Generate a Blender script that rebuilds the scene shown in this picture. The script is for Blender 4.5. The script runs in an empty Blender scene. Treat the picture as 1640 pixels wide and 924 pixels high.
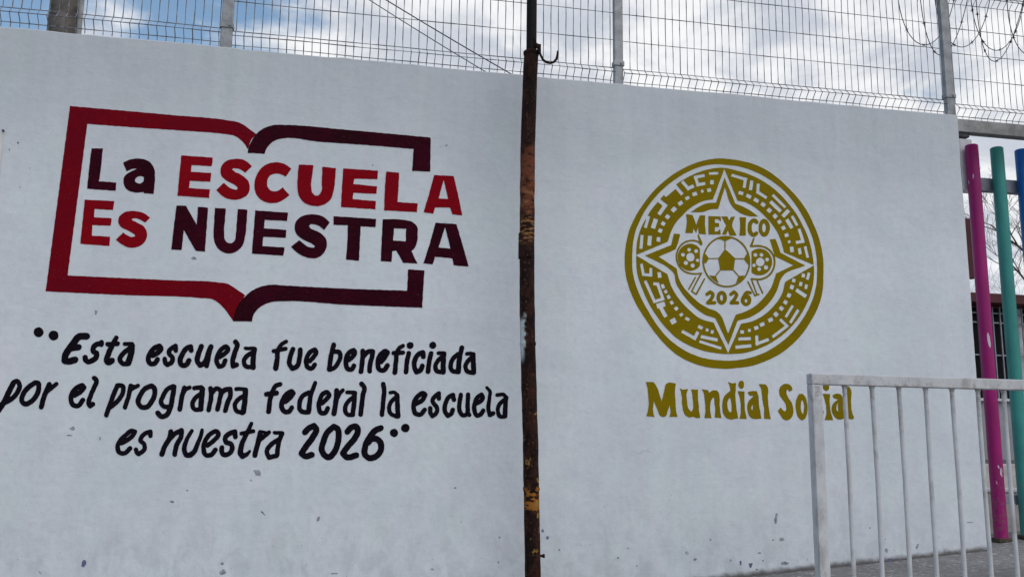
import bpy, bmesh, math, random
import numpy as np
from mathutils import Vector, Matrix, noise
from mathutils.geometry import delaunay_2d_cdt
random.seed(7)
S = bpy.context.scene
COL = S.collection

# ------------------------------------------------------------------ camera
YAW, PITCH, ROLL, FOC = 0.20122197, 0.17415545, 0.01163500, 0.91750131
def camera():
    cd = bpy.data.cameras.new('camera'); cd.sensor_width = 36.0
    cd.lens = FOC * 36.0; cd.clip_start = .05; cd.clip_end = 2000
    o = bpy.data.objects.new('camera', cd); COL.objects.link(o)
    sy, cy, sp, cp = math.sin(YAW), math.cos(YAW), math.sin(PITCH), math.cos(PITCH)
    f = Vector((sy*cp, cy*cp, sp)); r = Vector((cy, -sy, 0)); u = r.cross(f)
    c, s = math.cos(ROLL), math.sin(ROLL)
    r2 = c*r + s*u; u2 = -s*r + c*u
    m = Matrix((r2, u2, -f)).transposed().to_4x4(); m.translation = (0, -5.5, 0)
    o.matrix_world = m; S.camera = o
camera()
S.render.resolution_x, S.render.resolution_y = 1024, 576

# ------------------------------------------------------------------ node helper
class N:
    """small wrapper: every method returns an output socket"""
    def __init__(s, tree): s.t = tree; s.n = tree.nodes; s.l = tree.links
    def put(s, sock, v):
        if isinstance(v, bpy.types.NodeSocket): s.l.new(v, sock)
        elif v is not None:
            if hasattr(sock.default_value, '__len__') and not hasattr(v, '__len__'): v = [v]*len(sock.default_value)
            if hasattr(v, '__len__') and len(sock.default_value) == 4 and len(v) == 3: v = (*v, 1)
            sock.default_value = v
    def math(s, op, a, b=None, c=None, clamp=False):
        n = s.n.new('ShaderNodeMath'); n.operation = op; n.use_clamp = clamp
        for i, v in enumerate((a, b, c)): s.put(n.inputs[i], v)
        return n.outputs[0]
    def add(s, a, b): return s.math('ADD', a, b)
    def mul(s, a, b): return s.math('MULTIPLY', a, b)
    def sub(s, a, b): return s.math('SUBTRACT', a, b)
    def step(s, v, lo, hi, olo=0., ohi=1.):
        n = s.n.new('ShaderNodeMapRange'); n.interpolation_type = 'SMOOTHSTEP'
        s.put(n.inputs[0], v); n.inputs[1].default_value = lo; n.inputs[2].default_value = hi
        n.inputs[3].default_value = olo; n.inputs[4].default_value = ohi
        return n.outputs[0]
    def mix(s, f, a, b, mode='MIX'):
        n = s.n.new('ShaderNodeMix'); n.data_type = 'RGBA'; n.blend_type = mode
        s.put(n.inputs[0], f); s.put(n.inputs[6], a); s.put(n.inputs[7], b)
        return n.outputs[2]
    def scale(s, v, k):
        n = s.n.new('ShaderNodeMapping'); s.put(n.inputs[0], v); n.inputs[3].default_value = k
        return n.outputs[0]
    def noise(s, v, sc, det=3, rough=.55, dist=0):
        n = s.n.new('ShaderNodeTexNoise'); s.put(n.inputs['Vector'], v)
        n.inputs['Scale'].default_value = sc; n.inputs['Detail'].default_value = det
        n.inputs['Roughness'].default_value = rough; n.inputs['Distortion'].default_value = dist
        return n.outputs['Fac']
    def obj(s):
        return s.n.new('ShaderNodeTexCoord').outputs['Object']
    def pos(s):
        return s.n.new('ShaderNodeNewGeometry').outputs['Position']
    def xyz(s, v):
        n = s.n.new('ShaderNodeSeparateXYZ'); s.put(n.inputs[0], v); return n.outputs
    def comb(s, x, y, z):
        n = s.n.new('ShaderNodeCombineXYZ')
        for i, v in enumerate((x, y, z)): s.put(n.inputs[i], v)
        return n.outputs[0]
    def bump(s, h, st, dist, nrm=None):
        n = s.n.new('ShaderNodeBump'); s.put(n.inputs['Height'], h)
        n.inputs['Strength'].default_value = st; n.inputs['Distance'].default_value = dist
        if nrm is not None: s.l.new(nrm, n.inputs['Normal'])
        return n.outputs[0]

# ------------------------------------------------------------------ world: broken cloud over a pale blue sky
SUN_EL, SUN_AZ = math.radians(48), math.radians(158)     # behind the camera, a little to the right; azimuth from +Y towards +X
def world():
    w = bpy.data.worlds.new('World'); S.world = w; w.use_nodes = True
    t = w.node_tree; t.nodes.clear(); g = N(t)
    sky = t.nodes.new('ShaderNodeTexSky'); sky.sky_type = 'NISHITA'; sky.sun_disc = False
    sky.sun_elevation = SUN_EL; sky.sun_rotation = SUN_AZ; sky.air_density = 1.2; sky.dust_density = 1.5
    d = t.nodes.new('ShaderNodeTexCoord').outputs['Generated']
    x, y, z = g.xyz(d)
    zz = g.add(g.math('MAXIMUM', z, 0.0), .22)
    p = g.comb(g.math('DIVIDE', x, zz), g.math('DIVIDE', y, zz), 0.0)
    p = g.scale(p, (1.5, 1.5, 1.5)); p.node.inputs[1].default_value = (9.7, 5.1, 0)
    big = g.noise(p, 1.9, 5, .52, .3)
    fine = g.noise(p, 4.6, 6, .55, .2)
    cover = g.add(g.mul(big, .72), g.mul(fine, .28))
    # the cloud deck is thinner towards the left of the street
    west = g.step(x, -.12, .20, -.055, .16)
    cover = g.step(g.add(cover, west), .43, .56)
    shade = g.noise(p, 3.1, 6, .58, .4)
    cl = g.mix(g.step(shade, .37, .60), (.59, .63, .71), (.96, .965, .98))
    blue = g.mix(1.0, sky.outputs[0], (.135, .146, .145), 'MULTIPLY')
    col = g.mix(cover, blue, cl)
    # hazy ground colour below the horizon
    col = g.mix(g.step(z, -.06, .0), (.20, .20, .21), col)
    bg = t.nodes.new('ShaderNodeBackground'); g.l.new(col, bg.inputs[0]); bg.inputs[1].default_value = 1.0
    out = t.nodes.new('ShaderNodeOutputWorld'); g.l.new(bg.outputs[0], out.inputs[0])
world()

def sun():
    l = bpy.data.lights.new('sun', 'SUN'); l.energy = 0.85; l.angle = math.radians(50); l.color = (1, .97, .93)
    o = bpy.data.objects.new('sun', l); COL.objects.link(o)
    d = Vector((math.sin(SUN_AZ)*math.cos(SUN_EL), math.cos(SUN_AZ)*math.cos(SUN_EL), math.sin(SUN_EL)))
    o.rotation_euler = d.to_track_quat('Z', 'Y').to_euler()
sun()
S.view_settings.view_transform = 'Standard'; S.view_settings.look = 'None'
S.view_settings.exposure = 0; S.view_settings.gamma = 1
S.view_settings.use_curve_mapping = False

# ------------------------------------------------------------------ materials
def material(name):
    m = bpy.data.materials.new(name); m.use_nodes = True
    b = m.node_tree.nodes['Principled BSDF']
    return m, N(m.node_tree), b

def plaster_bump(g, k=1.0):
    p = g.pos()
    lump = g.noise(g.scale(p, (1, 1, 1)), 7.0, 4, .6)
    grit = g.noise(p, 95.0, 3, .65)
    trowel = g.noise(g.scale(p, (.8, 1, 3.2)), 6.0, 5, .6, .6)
    h = g.add(g.add(g.mul(lump, .9), g.mul(trowel, .28)), g.mul(grit, .08))
    return g.bump(h, .42*k, .012)

def mat_wall():
    m, g, b = material('white_wall_paint')
    p = g.pos(); x, y, z = g.xyz(p)
    c = g.mix(g.step(g.noise(p, 1.1, 4, .6), .35, .65), (.69, .71, .75), (.745, .76, .805))
    c = g.mix(g.mul(g.step(g.noise(g.scale(p, (1, 1, .8)), 2.4, 3, .5), .46, .64), .55), c, (.69, .755, .755))
    c = g.mix(g.mul(g.step(g.noise(p, 3.3, 2, .5), .55, .72), .4), c, (.77, .74, .795))
    # cooler patches where the wall was touched up, hairline cracks
    c = g.mix(g.mul(g.step(g.noise(g.scale(p, (1, 1, 1.5)), .9, 3, .5, .8), .50, .62), .38), c, (.60, .645, .68))
    ridge = g.math('ABSOLUTE', g.sub(g.noise(g.scale(p, (1, 1, .7)), 1.7, 6, .55, 1.2), .5))
    c = g.mix(g.mul(g.step(ridge, .0016, .0004), g.mul(g.step(g.noise(p, .8, 2), .5, .6), .35)), c, (.34, .35, .38))
    c = g.mix(g.mul(g.step(g.noise(g.scale(p, (1, 1, .75)), 6.5, 4, .6, .5), .48, .66), .30), c, (.61, .63, .70))
    c = g.mix(g.mul(g.step(g.noise(g.scale(p, (1, 1, .75)), 4.1, 3, .55, .3), .52, .68), .35), c, (.72, .80, .80))
    # roller laps: broad upright bands that overlap slightly
    lap = g.noise(g.scale(p, (5.5, 1, .35)), 1.0, 3, .55)
    c = g.mix(g.mul(g.step(lap, .44, .60), .16), c, (.82, .84, .88))
    # splash dirt that thickens towards the paving
    c = g.mix(g.mul(g.mul(g.step(z, -.05, -.85), g.step(g.noise(g.scale(p, (1, 1, .7)), 9, 5, .7, .4), .40, .66)), .42), c, (.38, .385, .40))
    # fine mottling and roller texture
    c = g.mix(g.mul(g.step(g.noise(p, 26, 4, .7), .42, .70), .24), c, (.50, .53, .58))
    c = g.mix(g.mul(g.step(g.noise(p, 80, 3, .7), .50, .72), .16), c, (.74, .76, .79))
    # rain grime in vertical runs; also an even darkening towards the top
    run = g.noise(g.scale(p, (9, 1, .55)), 1.6, 5, .62)
    top = g.step(z, 1.35, 2.36)
    c = g.mix(g.mul(g.mul(top, g.step(run, .30, .75)), .15), c, (.36, .375, .40))
    c = g.mix(g.mul(g.step(z, 1.2, 2.37), .34), c, (.34, .355, .38))
    low = g.step(z, .35, -.6)
    run2 = g.noise(g.scale(p, (14, 1, 1.6)), 1.3, 5, .65)
    c = g.mix(g.mul(g.mul(low, g.step(run2, .50, .78)), .16), c, (.40, .41, .44))
    # scattered scuffs, denser near the ground
    sp = g.noise(g.scale(p, (1, 1, .8)), 17, 5, .72, .5)
    c = g.mix(g.mul(g.step(sp, .69, .75), g.add(.12, g.mul(low, .5))), c, (.27, .28, .33))
    # dirt line with a shadow painted into it where the plaster meets the paving
    base = g.sub(z, g.add(-.576 - .0835*4.29, g.mul(x, .0835)))
    edge = g.add(base, g.mul(g.noise(p, 14, 4, .6), -.05))
    c = g.mix(g.step(edge, .02, -.02), c, (.13, .12, .12))
    g.put(b.inputs['Base Color'], c); b.inputs['Roughness'].default_value = .62
    b.inputs['Specular IOR Level'].default_value = .35
    g.put(b.inputs['Normal'], plaster_bump(g))
    return m

def mat_paint(name, col, dark, rough=.45, streak=.85):
    m, g, b = material(name); p = g.pos()
    f = g.add(g.mul(g.noise(g.scale(p, (1.2, 1, 1.6)), 2.2, 4, .6), .6), g.mul(g.noise(g.scale(p, (3, 1, 9)), 6.0, 5, .62), .4))
    c = g.mix(g.mul(g.step(f, .40, .60), streak), col, dark)
    grit = g.noise(p, 85, 3, .7)
    c = g.mix(g.mul(g.step(grit, .60, .78), .10), c, (.4, .42, .45))
    g.put(b.inputs['Base Color'], c); b.inputs['Roughness'].default_value = rough
    b.inputs['Specular IOR Level'].default_value = .06
    g.put(b.inputs['Normal'], plaster_bump(g, .8))
    return m

def mat_plain(name, col, var=.15, sc=12, rough=.55, metal=0, bump=.15, dirt=None, dirt_amt=.5, spec=.4):
    m, g, b = material(name); p = g.pos()
    f = g.noise(p, sc, 5, .62)
    dk = tuple(v*(1-var*2) for v in col); lt = tuple(min(1, v*(1+var)) for v in col)
    c = g.mix(g.step(f, .3, .7), dk, lt)
    if dirt:
        c = g.mix(g.mul(g.step(g.noise(g.scale(p, (1, 1, .6)), sc*.8, 5, .7, .4), .52, .68), dirt_amt), c, dirt)
    g.put(b.inputs['Base Color'], c); b.inputs['Roughness'].default_value = rough
    b.inputs['Metallic'].default_value = metal; b.inputs['Specular IOR Level'].default_value = spec
    g.put(b.inputs['Normal'], g.bump(g.noise(p, sc*4, 4, .6), bump, .004))
    return m

def mat_rust():
    m, g, b = material('rusty_brown_pole_paint')
    p = g.pos(); x, y, z = g.xyz(p)
    c = g.mix(g.step(g.noise(g.scale(p, (1, 1, .5)), 22, 5, .7), .38, .66), (.009, .0035, .003), (.042, .014, .009))
    def zone(lo, hi, soft=.05):
        w = g.mul(g.sub(g.noise(p, 9, 4, .6), .5), .16)
        zz = g.add(z, w)
        return g.mul(g.step(zz, lo-soft, lo+soft), g.step(zz, hi+soft, hi-soft))
    blotch = g.noise(g.scale(p, (1.2, 1.2, 2.2)), 16, 5, .68)
    # bare orange metal at head height
    c = g.mix(g.mul(zone(1.40, 1.76), g.step(blotch, .36, .52)), c, (.15, .045, .022))
    c = g.mix(g.mul(zone(1.40, 1.60), g.step(blotch, .52, .62)), c, (.26, .11, .05))
    c = g.mix(g.mul(zone(1.20, 1.36, .03), g.step(g.noise(g.scale(p, (1, 1, 3)), 24, 4, .6), .48, .58)), c, (.26, .12, .045))
    c = g.mix(g.mul(zone(-.30, -.18, .02), g.step(g.noise(g.scale(p, (1, 1, 2)), 20, 4, .6), .46, .54)), c, (.33, .12, .02))
    c = g.mix(g.mul(zone(-.75, .35, .08), g.step(g.noise(g.scale(p, (1, 1, .7)), 15, 4, .65, .5), .60, .66)), c, (.30, .17, .04))
    # tan flakes along the length
    fl = g.noise(g.scale(p, (1, 1, .8)), 70, 4, .7)
    c = g.mix(g.mul(g.step(fl, .60, .68), g.mul(g.step(z, 2.42, 2.0), .8)), c, (.19, .105, .045))
    # wall paint brushed onto the left side
    side = g.step(g.add(x, g.mul(g.sub(g.noise(p, 18, 5, .7), .5), .07)), 1.138, 1.124)
    c = g.mix(g.mul(side, zone(.54, .76, .03)), c, (.56, .60, .62))
    g.put(b.inputs['Base Color'], c); b.inputs['Roughness'].default_value = .8; b.inputs['Specular IOR Level'].default_value = .15
    g.put(b.inputs['Normal'], g.bump(g.noise(g.scale(p, (1, 1, .7)), 60, 5, .7), .7, .006))
    return m

def mat_ground():
    m, g, b = material('grey_paving')
    p = g.pos(); x, y, z = g.xyz(p)
    c = g.mix(g.step(g.noise(p, 1.4, 5, .6), .3, .7), (.155, .148, .15), (.25, .24, .24))
    c = g.mix(g.mul(g.step(g.noise(p, 30, 5, .7), .42, .66), .55), c, (.085, .082, .085))
    near = g.step(y, -.9, -.05)
    spl = g.noise(p, 24, 5, .74, .6)
    c = g.mix(g.mul(g.step(spl, .57, .62), g.mul(near, .8)), c, (.50, .50, .50))
    g.put(b.inputs['Base Color'], c); b.inputs['Roughness'].default_value = .85
    g.put(b.inputs['Normal'], g.bump(g.noise(p, 45, 5, .7), .5, .008))
    return m

M = {}
M['wall'] = mat_wall()
M['bookred'] = mat_paint('crimson_mural_paint', (.185, .001, .007), (.130, .001, .011), .75, .55)
M['red'] = mat_paint('red_mural_paint', (.265, .001, .006), (.19, .001, .011), .75, .55)
M['dark'] = mat_paint('maroon_mural_paint', (.024, .001, .005), (.048, .001, .010),.75)
M['black'] = mat_paint('black_mural_paint', (.0045, .003, .007), (.008, .005, .011),.75)
M['gold'] = mat_paint('old_gold_mural_paint', (.245, .170, .001), (.195, .142, .003), .75, .6)
M['chip'] = mat_plain('chipped_plaster', (.34, .355, .40), .3, 30, .8)
M['chipblue'] = mat_plain('blue_smear', (.16, .18, .30), .3, 30, .8)
M['rust'] = mat_rust()
M['galv'] = mat_plain('weathered_galvanised_steel', (.30, .305, .32), .14, 14, .5, .35, .2, (.20, .19, .18), .5)
M['wire'] = mat_plain('mesh_wire', (.24, .235, .25), .3, 40, .5, .3, .0)
M['barb'] = mat_plain('dark_barbed_wire', (.07, .07, .08), .3, 60, .6, .5, .0)
M['beam'] = mat_plain('grimy_beam_paint', (.33, .32, .315), .2, 9, .7, 0, .4, (.20, .17, .15), .6)
M['white'] = mat_plain('grimy_white_gate_paint', (.55, .555, .57), .12, 9, .5, 0, .2, (.36, .34, .33), .5)
M['barrier'] = mat_plain('dull_white_barrier_paint', (.52, .51, .53), .10, 11, .45, 0, .3, (.27, .235, .22), .65)
def mat_barrier():
    m, g, b = material('dull_white_barrier_paint'); p = g.pos(); x, y, z = g.xyz(p)
    c = g.mix(g.step(g.noise(p, 11, 5, .62), .3, .7), (.54, .535, .55), (.65, .645, .655))
    c = g.mix(g.mul(g.step(g.noise(g.scale(p, (1, 1, .5)), 9, 5, .7, .4), .50, .66), .5), c, (.30, .265, .25))
    joint = g.mul(g.step(z, .16, .35), g.step(z, .40, .33))
    c = g.mix(g.mul(g.mul(joint, g.step(g.noise(p, 34, 5, .7), .46, .66)), .6), c, (.22, .17, .15))
    c = g.mix(g.step(g.noise(p, 48, 5, .7, .3), .68, .71), c, (.12, .06, .04))
    g.put(b.inputs['Base Color'], c); b.inputs['Roughness'].default_value = .5; b.inputs['Specular IOR Level'].default_value = .35
    g.put(b.inputs['Normal'], g.bump(g.noise(p, 40, 4, .6), .35, .004))
    return m
M['barrier'] = mat_barrier()
M['greyrail'] = mat_plain('grey_rail_paint', (.30, .31, .36), .12, 9, .5, 0, .2)
M['maroon'] = mat_plain('maroon_enamel', (.075, .006, .010), .15, 8, .5)
M['concrete_pole'] = mat_plain('old_pole_concrete', (.135, .118, .105), .3, 7, .85, 0, .6, (.07, .06, .055), .6)
M['cream'] = mat_plain('cream_step_paint', (.48, .45, .42), .12, 8, .75, 0, .4, (.22, .20, .19), .6)
M['bwall'] = mat_plain('pale_grey_school_paint', (.30, .30, .325), .08, 3, .7, 0, .2, (.32, .31, .31), .4)
M['dado'] = mat_plain('dark_grey_dado_paint', (.15, .14, .15), .1, 3, .7)
M['glass'] = mat_plain('dark_window_glass', (.006, .006, .009), .3, 2, .4, 0, 0, spec=.12)
M['ground'] = mat_ground()
M['asphalt'] = mat_plain('asphalt', (.06, .06, .062), .25, 22, .9, 0, .6)
M['bark'] = mat_plain('grey_brown_bark', (.13, .11, .105), .3, 14, .85, 0, .6)
M['blackpipe'] = mat_plain('black_pipe_paint', (.007, .004, .005), .3, 18, .7, 0, .3, spec=.2)
M['cable'] = mat_plain('black_cable', (.03, .03, .035), .1, 10, .6)
M['cleanwhite'] = mat_plain('white_post_paint', (.80, .80, .81), .05, 9, .5, 0, .2, (.55, .54, .52), .4)
M['paper'] = mat_plain('white_notice_sheet', (.72, .71, .68), .03, 6, .5)
M['spot_shade'] = mat_plain('dark_spots_and_shade', (.09, .07, .05), .3, 20, .9)  # dark brown for the step spots and the painted shade under the tubes

def mat_tube(name, col, scuff, marks=()):
    m, g, b = material(name); p = g.pos()
    f = g.noise(g.scale(p, (1, 1, .35)), 8, 5, .6)
    c = g.mix(g.step(f, .3, .7), tuple(v*.80 for v in col), tuple(v*1.12 for v in col))
    s = g.noise(g.scale(p, (1.3, 1.3, .35)), 11, 4, .6, .3)
    c = g.mix(g.step(s, .70, .715), c, scuff)
    x, y, z = g.xyz(p)
    for mx, mz, rx, rz in marks:                      # long scrapes down to the primer
        dx = g.math('DIVIDE', g.sub(g.add(x, g.mul(g.sub(z, mz), .08)), mx), rx); dz = g.math('DIVIDE', g.sub(z, mz), rz)
        q = g.add(g.add(g.mul(dx, dx), g.mul(dz, dz)), g.mul(g.noise(p, 60, 4, .7), .9))
        c = g.mix(g.step(q, 1.35, 1.15), c, scuff)
    foot = g.mul(g.step(z, .1, -.5), g.step(g.noise(p, 30, 5, .7), .42, .66))
    c = g.mix(g.mul(foot, .55), c, (.16, .10, .09))
    g.put(b.inputs['Base Color'], c); b.inputs['Roughness'].default_value = .42; b.inputs['Specular IOR Level'].default_value = .3
    g.put(b.inputs['Normal'], g.bump(g.noise(g.scale(p, (1, 1, .4)), 20, 4, .6), .25, .006))
    return m
M['pink'] = mat_tube('magenta_enamel', (.32, .006, .140), (.62, .55, .60), ((4.554, 1.588, 0.01, 0.06), (4.6, 0.825, 0.01, 0.06), (4.553, -0.052, 0.006, 0.035), (4.541, -0.353, 0.005, 0.02)))
M['teal'] = mat_tube('sea_green_enamel', (.045, .285, .255), (.20, .45, .42))
M['blue'] = mat_tube('blue_enamel', (.004, .115, .42), (.15, .3, .5))

# ------------------------------------------------------------------ mesh helpers
def link(name, me, mat, parent=None, **props):
    o = bpy.data.objects.new(name, me); COL.objects.link(o)
    if mat and me and not me.materials: me.materials.append(M[mat])
    if parent: o.parent = parent
    for k, v in props.items(): o[k] = v
    return o
def bm_obj(name, bm, mat, parent=None, smooth=False, **props):
    me = bpy.data.meshes.new(name); bmesh.ops.recalc_face_normals(bm, faces=bm.faces)
    if smooth:
        for f in bm.faces: f.smooth = True
    bm.to_mesh(me); bm.free()
    if smooth:
        try: me.set_sharp_from_angle(angle=math.radians(40))
        except Exception: pass
    return link(name, me, mat, parent, **props)
def empty(name, loc, label, cat, group=None):
    o = bpy.data.objects.new(name, None); COL.objects.link(o); o.location = loc
    o.empty_display_size = .2
    o['label'] = label; o['category'] = cat
    if group: o['group'] = group
    return o
def parented(o, root):
    """the part's mesh is written in world metres: parent without moving it"""
    o.parent = root; o.matrix_parent_inverse = Matrix.Translation(-root.location)
    return o
def add_box(bm, x0, x1, y0, y1, z0, z1, bev=0.0):
    r = bmesh.ops.create_cube(bm, size=1.0)
    vs = r['verts']
    for v in vs:
        v.co = Vector((x0 if v.co.x < 0 else x1, y0 if v.co.y < 0 else y1, z0 if v.co.z < 0 else z1))
    if bev:
        es = list({e for v in vs for e in v.link_edges})
        bmesh.ops.bevel(bm, geom=es, offset=bev, segments=2, affect='EDGES', profile=.6)
def box(name, b, mat, root=None, bev=.004, **props):
    bm = bmesh.new(); add_box(bm, *b, bev=bev)
    o = bm_obj(name, bm, mat, None, **props)
    if root: parented(o, root)
    return o
def add_tube(bm, pts, rad, seg=8, cap=True, flat=1.0):
    pts = [Vector(p) for p in pts]; n = len(pts)
    rad = [rad]*n if not hasattr(rad, '__len__') else rad
    rings = []; ref = None
    for i, p in enumerate(pts):
        t = (pts[min(i+1, n-1)] - pts[max(i-1, 0)]).normalized()
        if ref is None:
            ref = Vector((0, 1, 0)) if abs(t.y) < .9 else Vector((1, 0, 0))
        a = (ref - t*ref.dot(t)).normalized(); b = t.cross(a); ref = a
        rings.append([bm.verts.new(p + (a*math.cos(k*2*math.pi/seg)*flat + b*math.sin(k*2*math.pi/seg))*rad[i]) for k in range(seg)])
    for i in range(n-1):
        for k in range(seg):
            bm.faces.new((rings[i][k], rings[i][(k+1) % seg], rings[i+1][(k+1) % seg], rings[i+1][k]))
    if cap:
        bm.faces.new(list(reversed(rings[0]))); bm.faces.new(rings[-1])
def tube(name, pts, rad, mat, root=None, seg=12, **props):
    bm = bmesh.new(); add_tube(bm, pts, rad, seg)
    o = bm_obj(name, bm, mat, None, smooth=True, **props)
    if root: parented(o, root)
    return o
def structure(o): o['kind'] = 'structure'; return o

# ------------------------------------------------------------------ ground: the whole street climbs to the right
def gz(x, y=0.0):
    xs = max(-14, min(14, x))
    z = -.576 + .0835*(xs - 4.29) + .048*max(-8, min(0, y))
    return z
def sheet(name, xs, ys, fz, mat):
    bm = bmesh.new()
    g = [[bm.verts.new((x, y, fz(x, y))) for y in ys] for x in xs]
    for i in range(len(xs)-1):
        for j in range(len(ys)-1): bm.faces.new((g[i][j], g[i+1][j], g[i+1][j+1], g[i][j+1]))
    return structure(bm_obj(name, bm, mat))
far = [-400, -60, -14] + [-13 + i*.5 for i in range(53)] + [14, 60, 400]
sheet('ground', far, [-400, -60, -8, -2.4], lambda x, y: gz(x, y) - .13, 'asphalt')
sheet('ground_behind_wall', far, [.16, 1, 3, 60, 400], lambda x, y: gz(x, 0) - .002, 'ground')
sheet('pavement', far[2:-2], [-2.28, -1.6, -.8, -.3, 0, .08, .16], lambda x, y: gz(x, y) + .004*noise.noise(Vector((x*2, y*2, 0))), 'ground')
bm = bmesh.new()
for k in range(28):
    xa = -14 + k*1.0; xb = xa + .985
    for f in [(xa, xb)]:
        vs = [bm.verts.new((x, y, gz(x, -2.3) + dz)) for x in (xa, xb) for y, dz in ((-2.41, -.14), (-2.41, -.012), (-2.39, .004), (-2.283, .004), (-2.283, -.14))]
        a, b_ = vs[:5], vs[5:]
        for i in range(4): bm.faces.new((a[i], a[i+1], b_[i+1], b_[i]))
        bm.faces.new(a); bm.faces.new(b_)
structure(bm_obj('kerb', bm, 'ground'))

# ------------------------------------------------------------------ the painted wall
WT, WX0, WX1, WTH = 2.363, -9.0, 4.282, .16
wall = empty('painted_school_wall', (0, 0, gz(0)), 'long white plastered school wall with red book logo, black slogan and gold emblem', 'wall')
def wall_body():
    bm = bmesh.new()
    def jx(z): return WX1 + .004*noise.noise(Vector((3.1, z*2.3, 0))) + .0025*noise.noise(Vector((7, z*11, 2)))
    def jz(x): return WT + .007*noise.noise(Vector((x*1.7, 5, 0))) + .006*noise.noise(Vector((x*9, 1, 4)))
    xs = [WX0, -6, -4] + [-3 + i*.06 for i in range(121)] + [WX1]
    zs = [-1.9, -1.4, -1] + [-.9 + i*.06 for i in range(54)] + [WT]
    R = .006
    F = {}
    for i, x in enumerate(xs):
        for j, z in enumerate(zs):
            X = x if i < len(xs)-1 else jx(z) - R
            Z = z if j < len(zs)-1 else jz(x) - R
            F[i, j] = bm.verts.new((X, 0, Z))
    nx, nz = len(xs), len(zs)
    for i in range(nx-1):
        for j in range(nz-1): bm.faces.new((F[i, j], F[i+1, j], F[i+1, j+1], F[i, j+1]))
    # rounded arris, top and end faces, back
    prev = [F[i, nz-1] for i in range(nx)]
    for dy, dz in ((R*.35, R*.75), (R, R), (WTH-R, R), (WTH, 0), (WTH, -3.9)):
        cur = [bm.verts.new((v.co.x, dy, F[i, nz-1].co.z + dz)) for i, v in enumerate([F[i, nz-1] for i in range(nx)])]
        for i in range(nx-1): bm.faces.new((prev[i], prev[i+1], cur[i+1], cur[i]))
        prev = cur
    prev = [F[nx-1, j] for j in range(nz)]
    for dy, dx in ((R*.35, R*.75), (R, R), (WTH-R, R), (WTH, 0)):
        cur = [bm.verts.new((F[nx-1, j].co.x + dx, dy, F[nx-1, j].co.z)) for j in range(nz)]
        for j in range(nz-1): bm.faces.new((prev[j], prev[j+1], cur[j+1], cur[j]))
        prev = cur
    return bm_obj('plastered_wall', bm, 'wall')
parented(wall_body(), wall)

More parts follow.
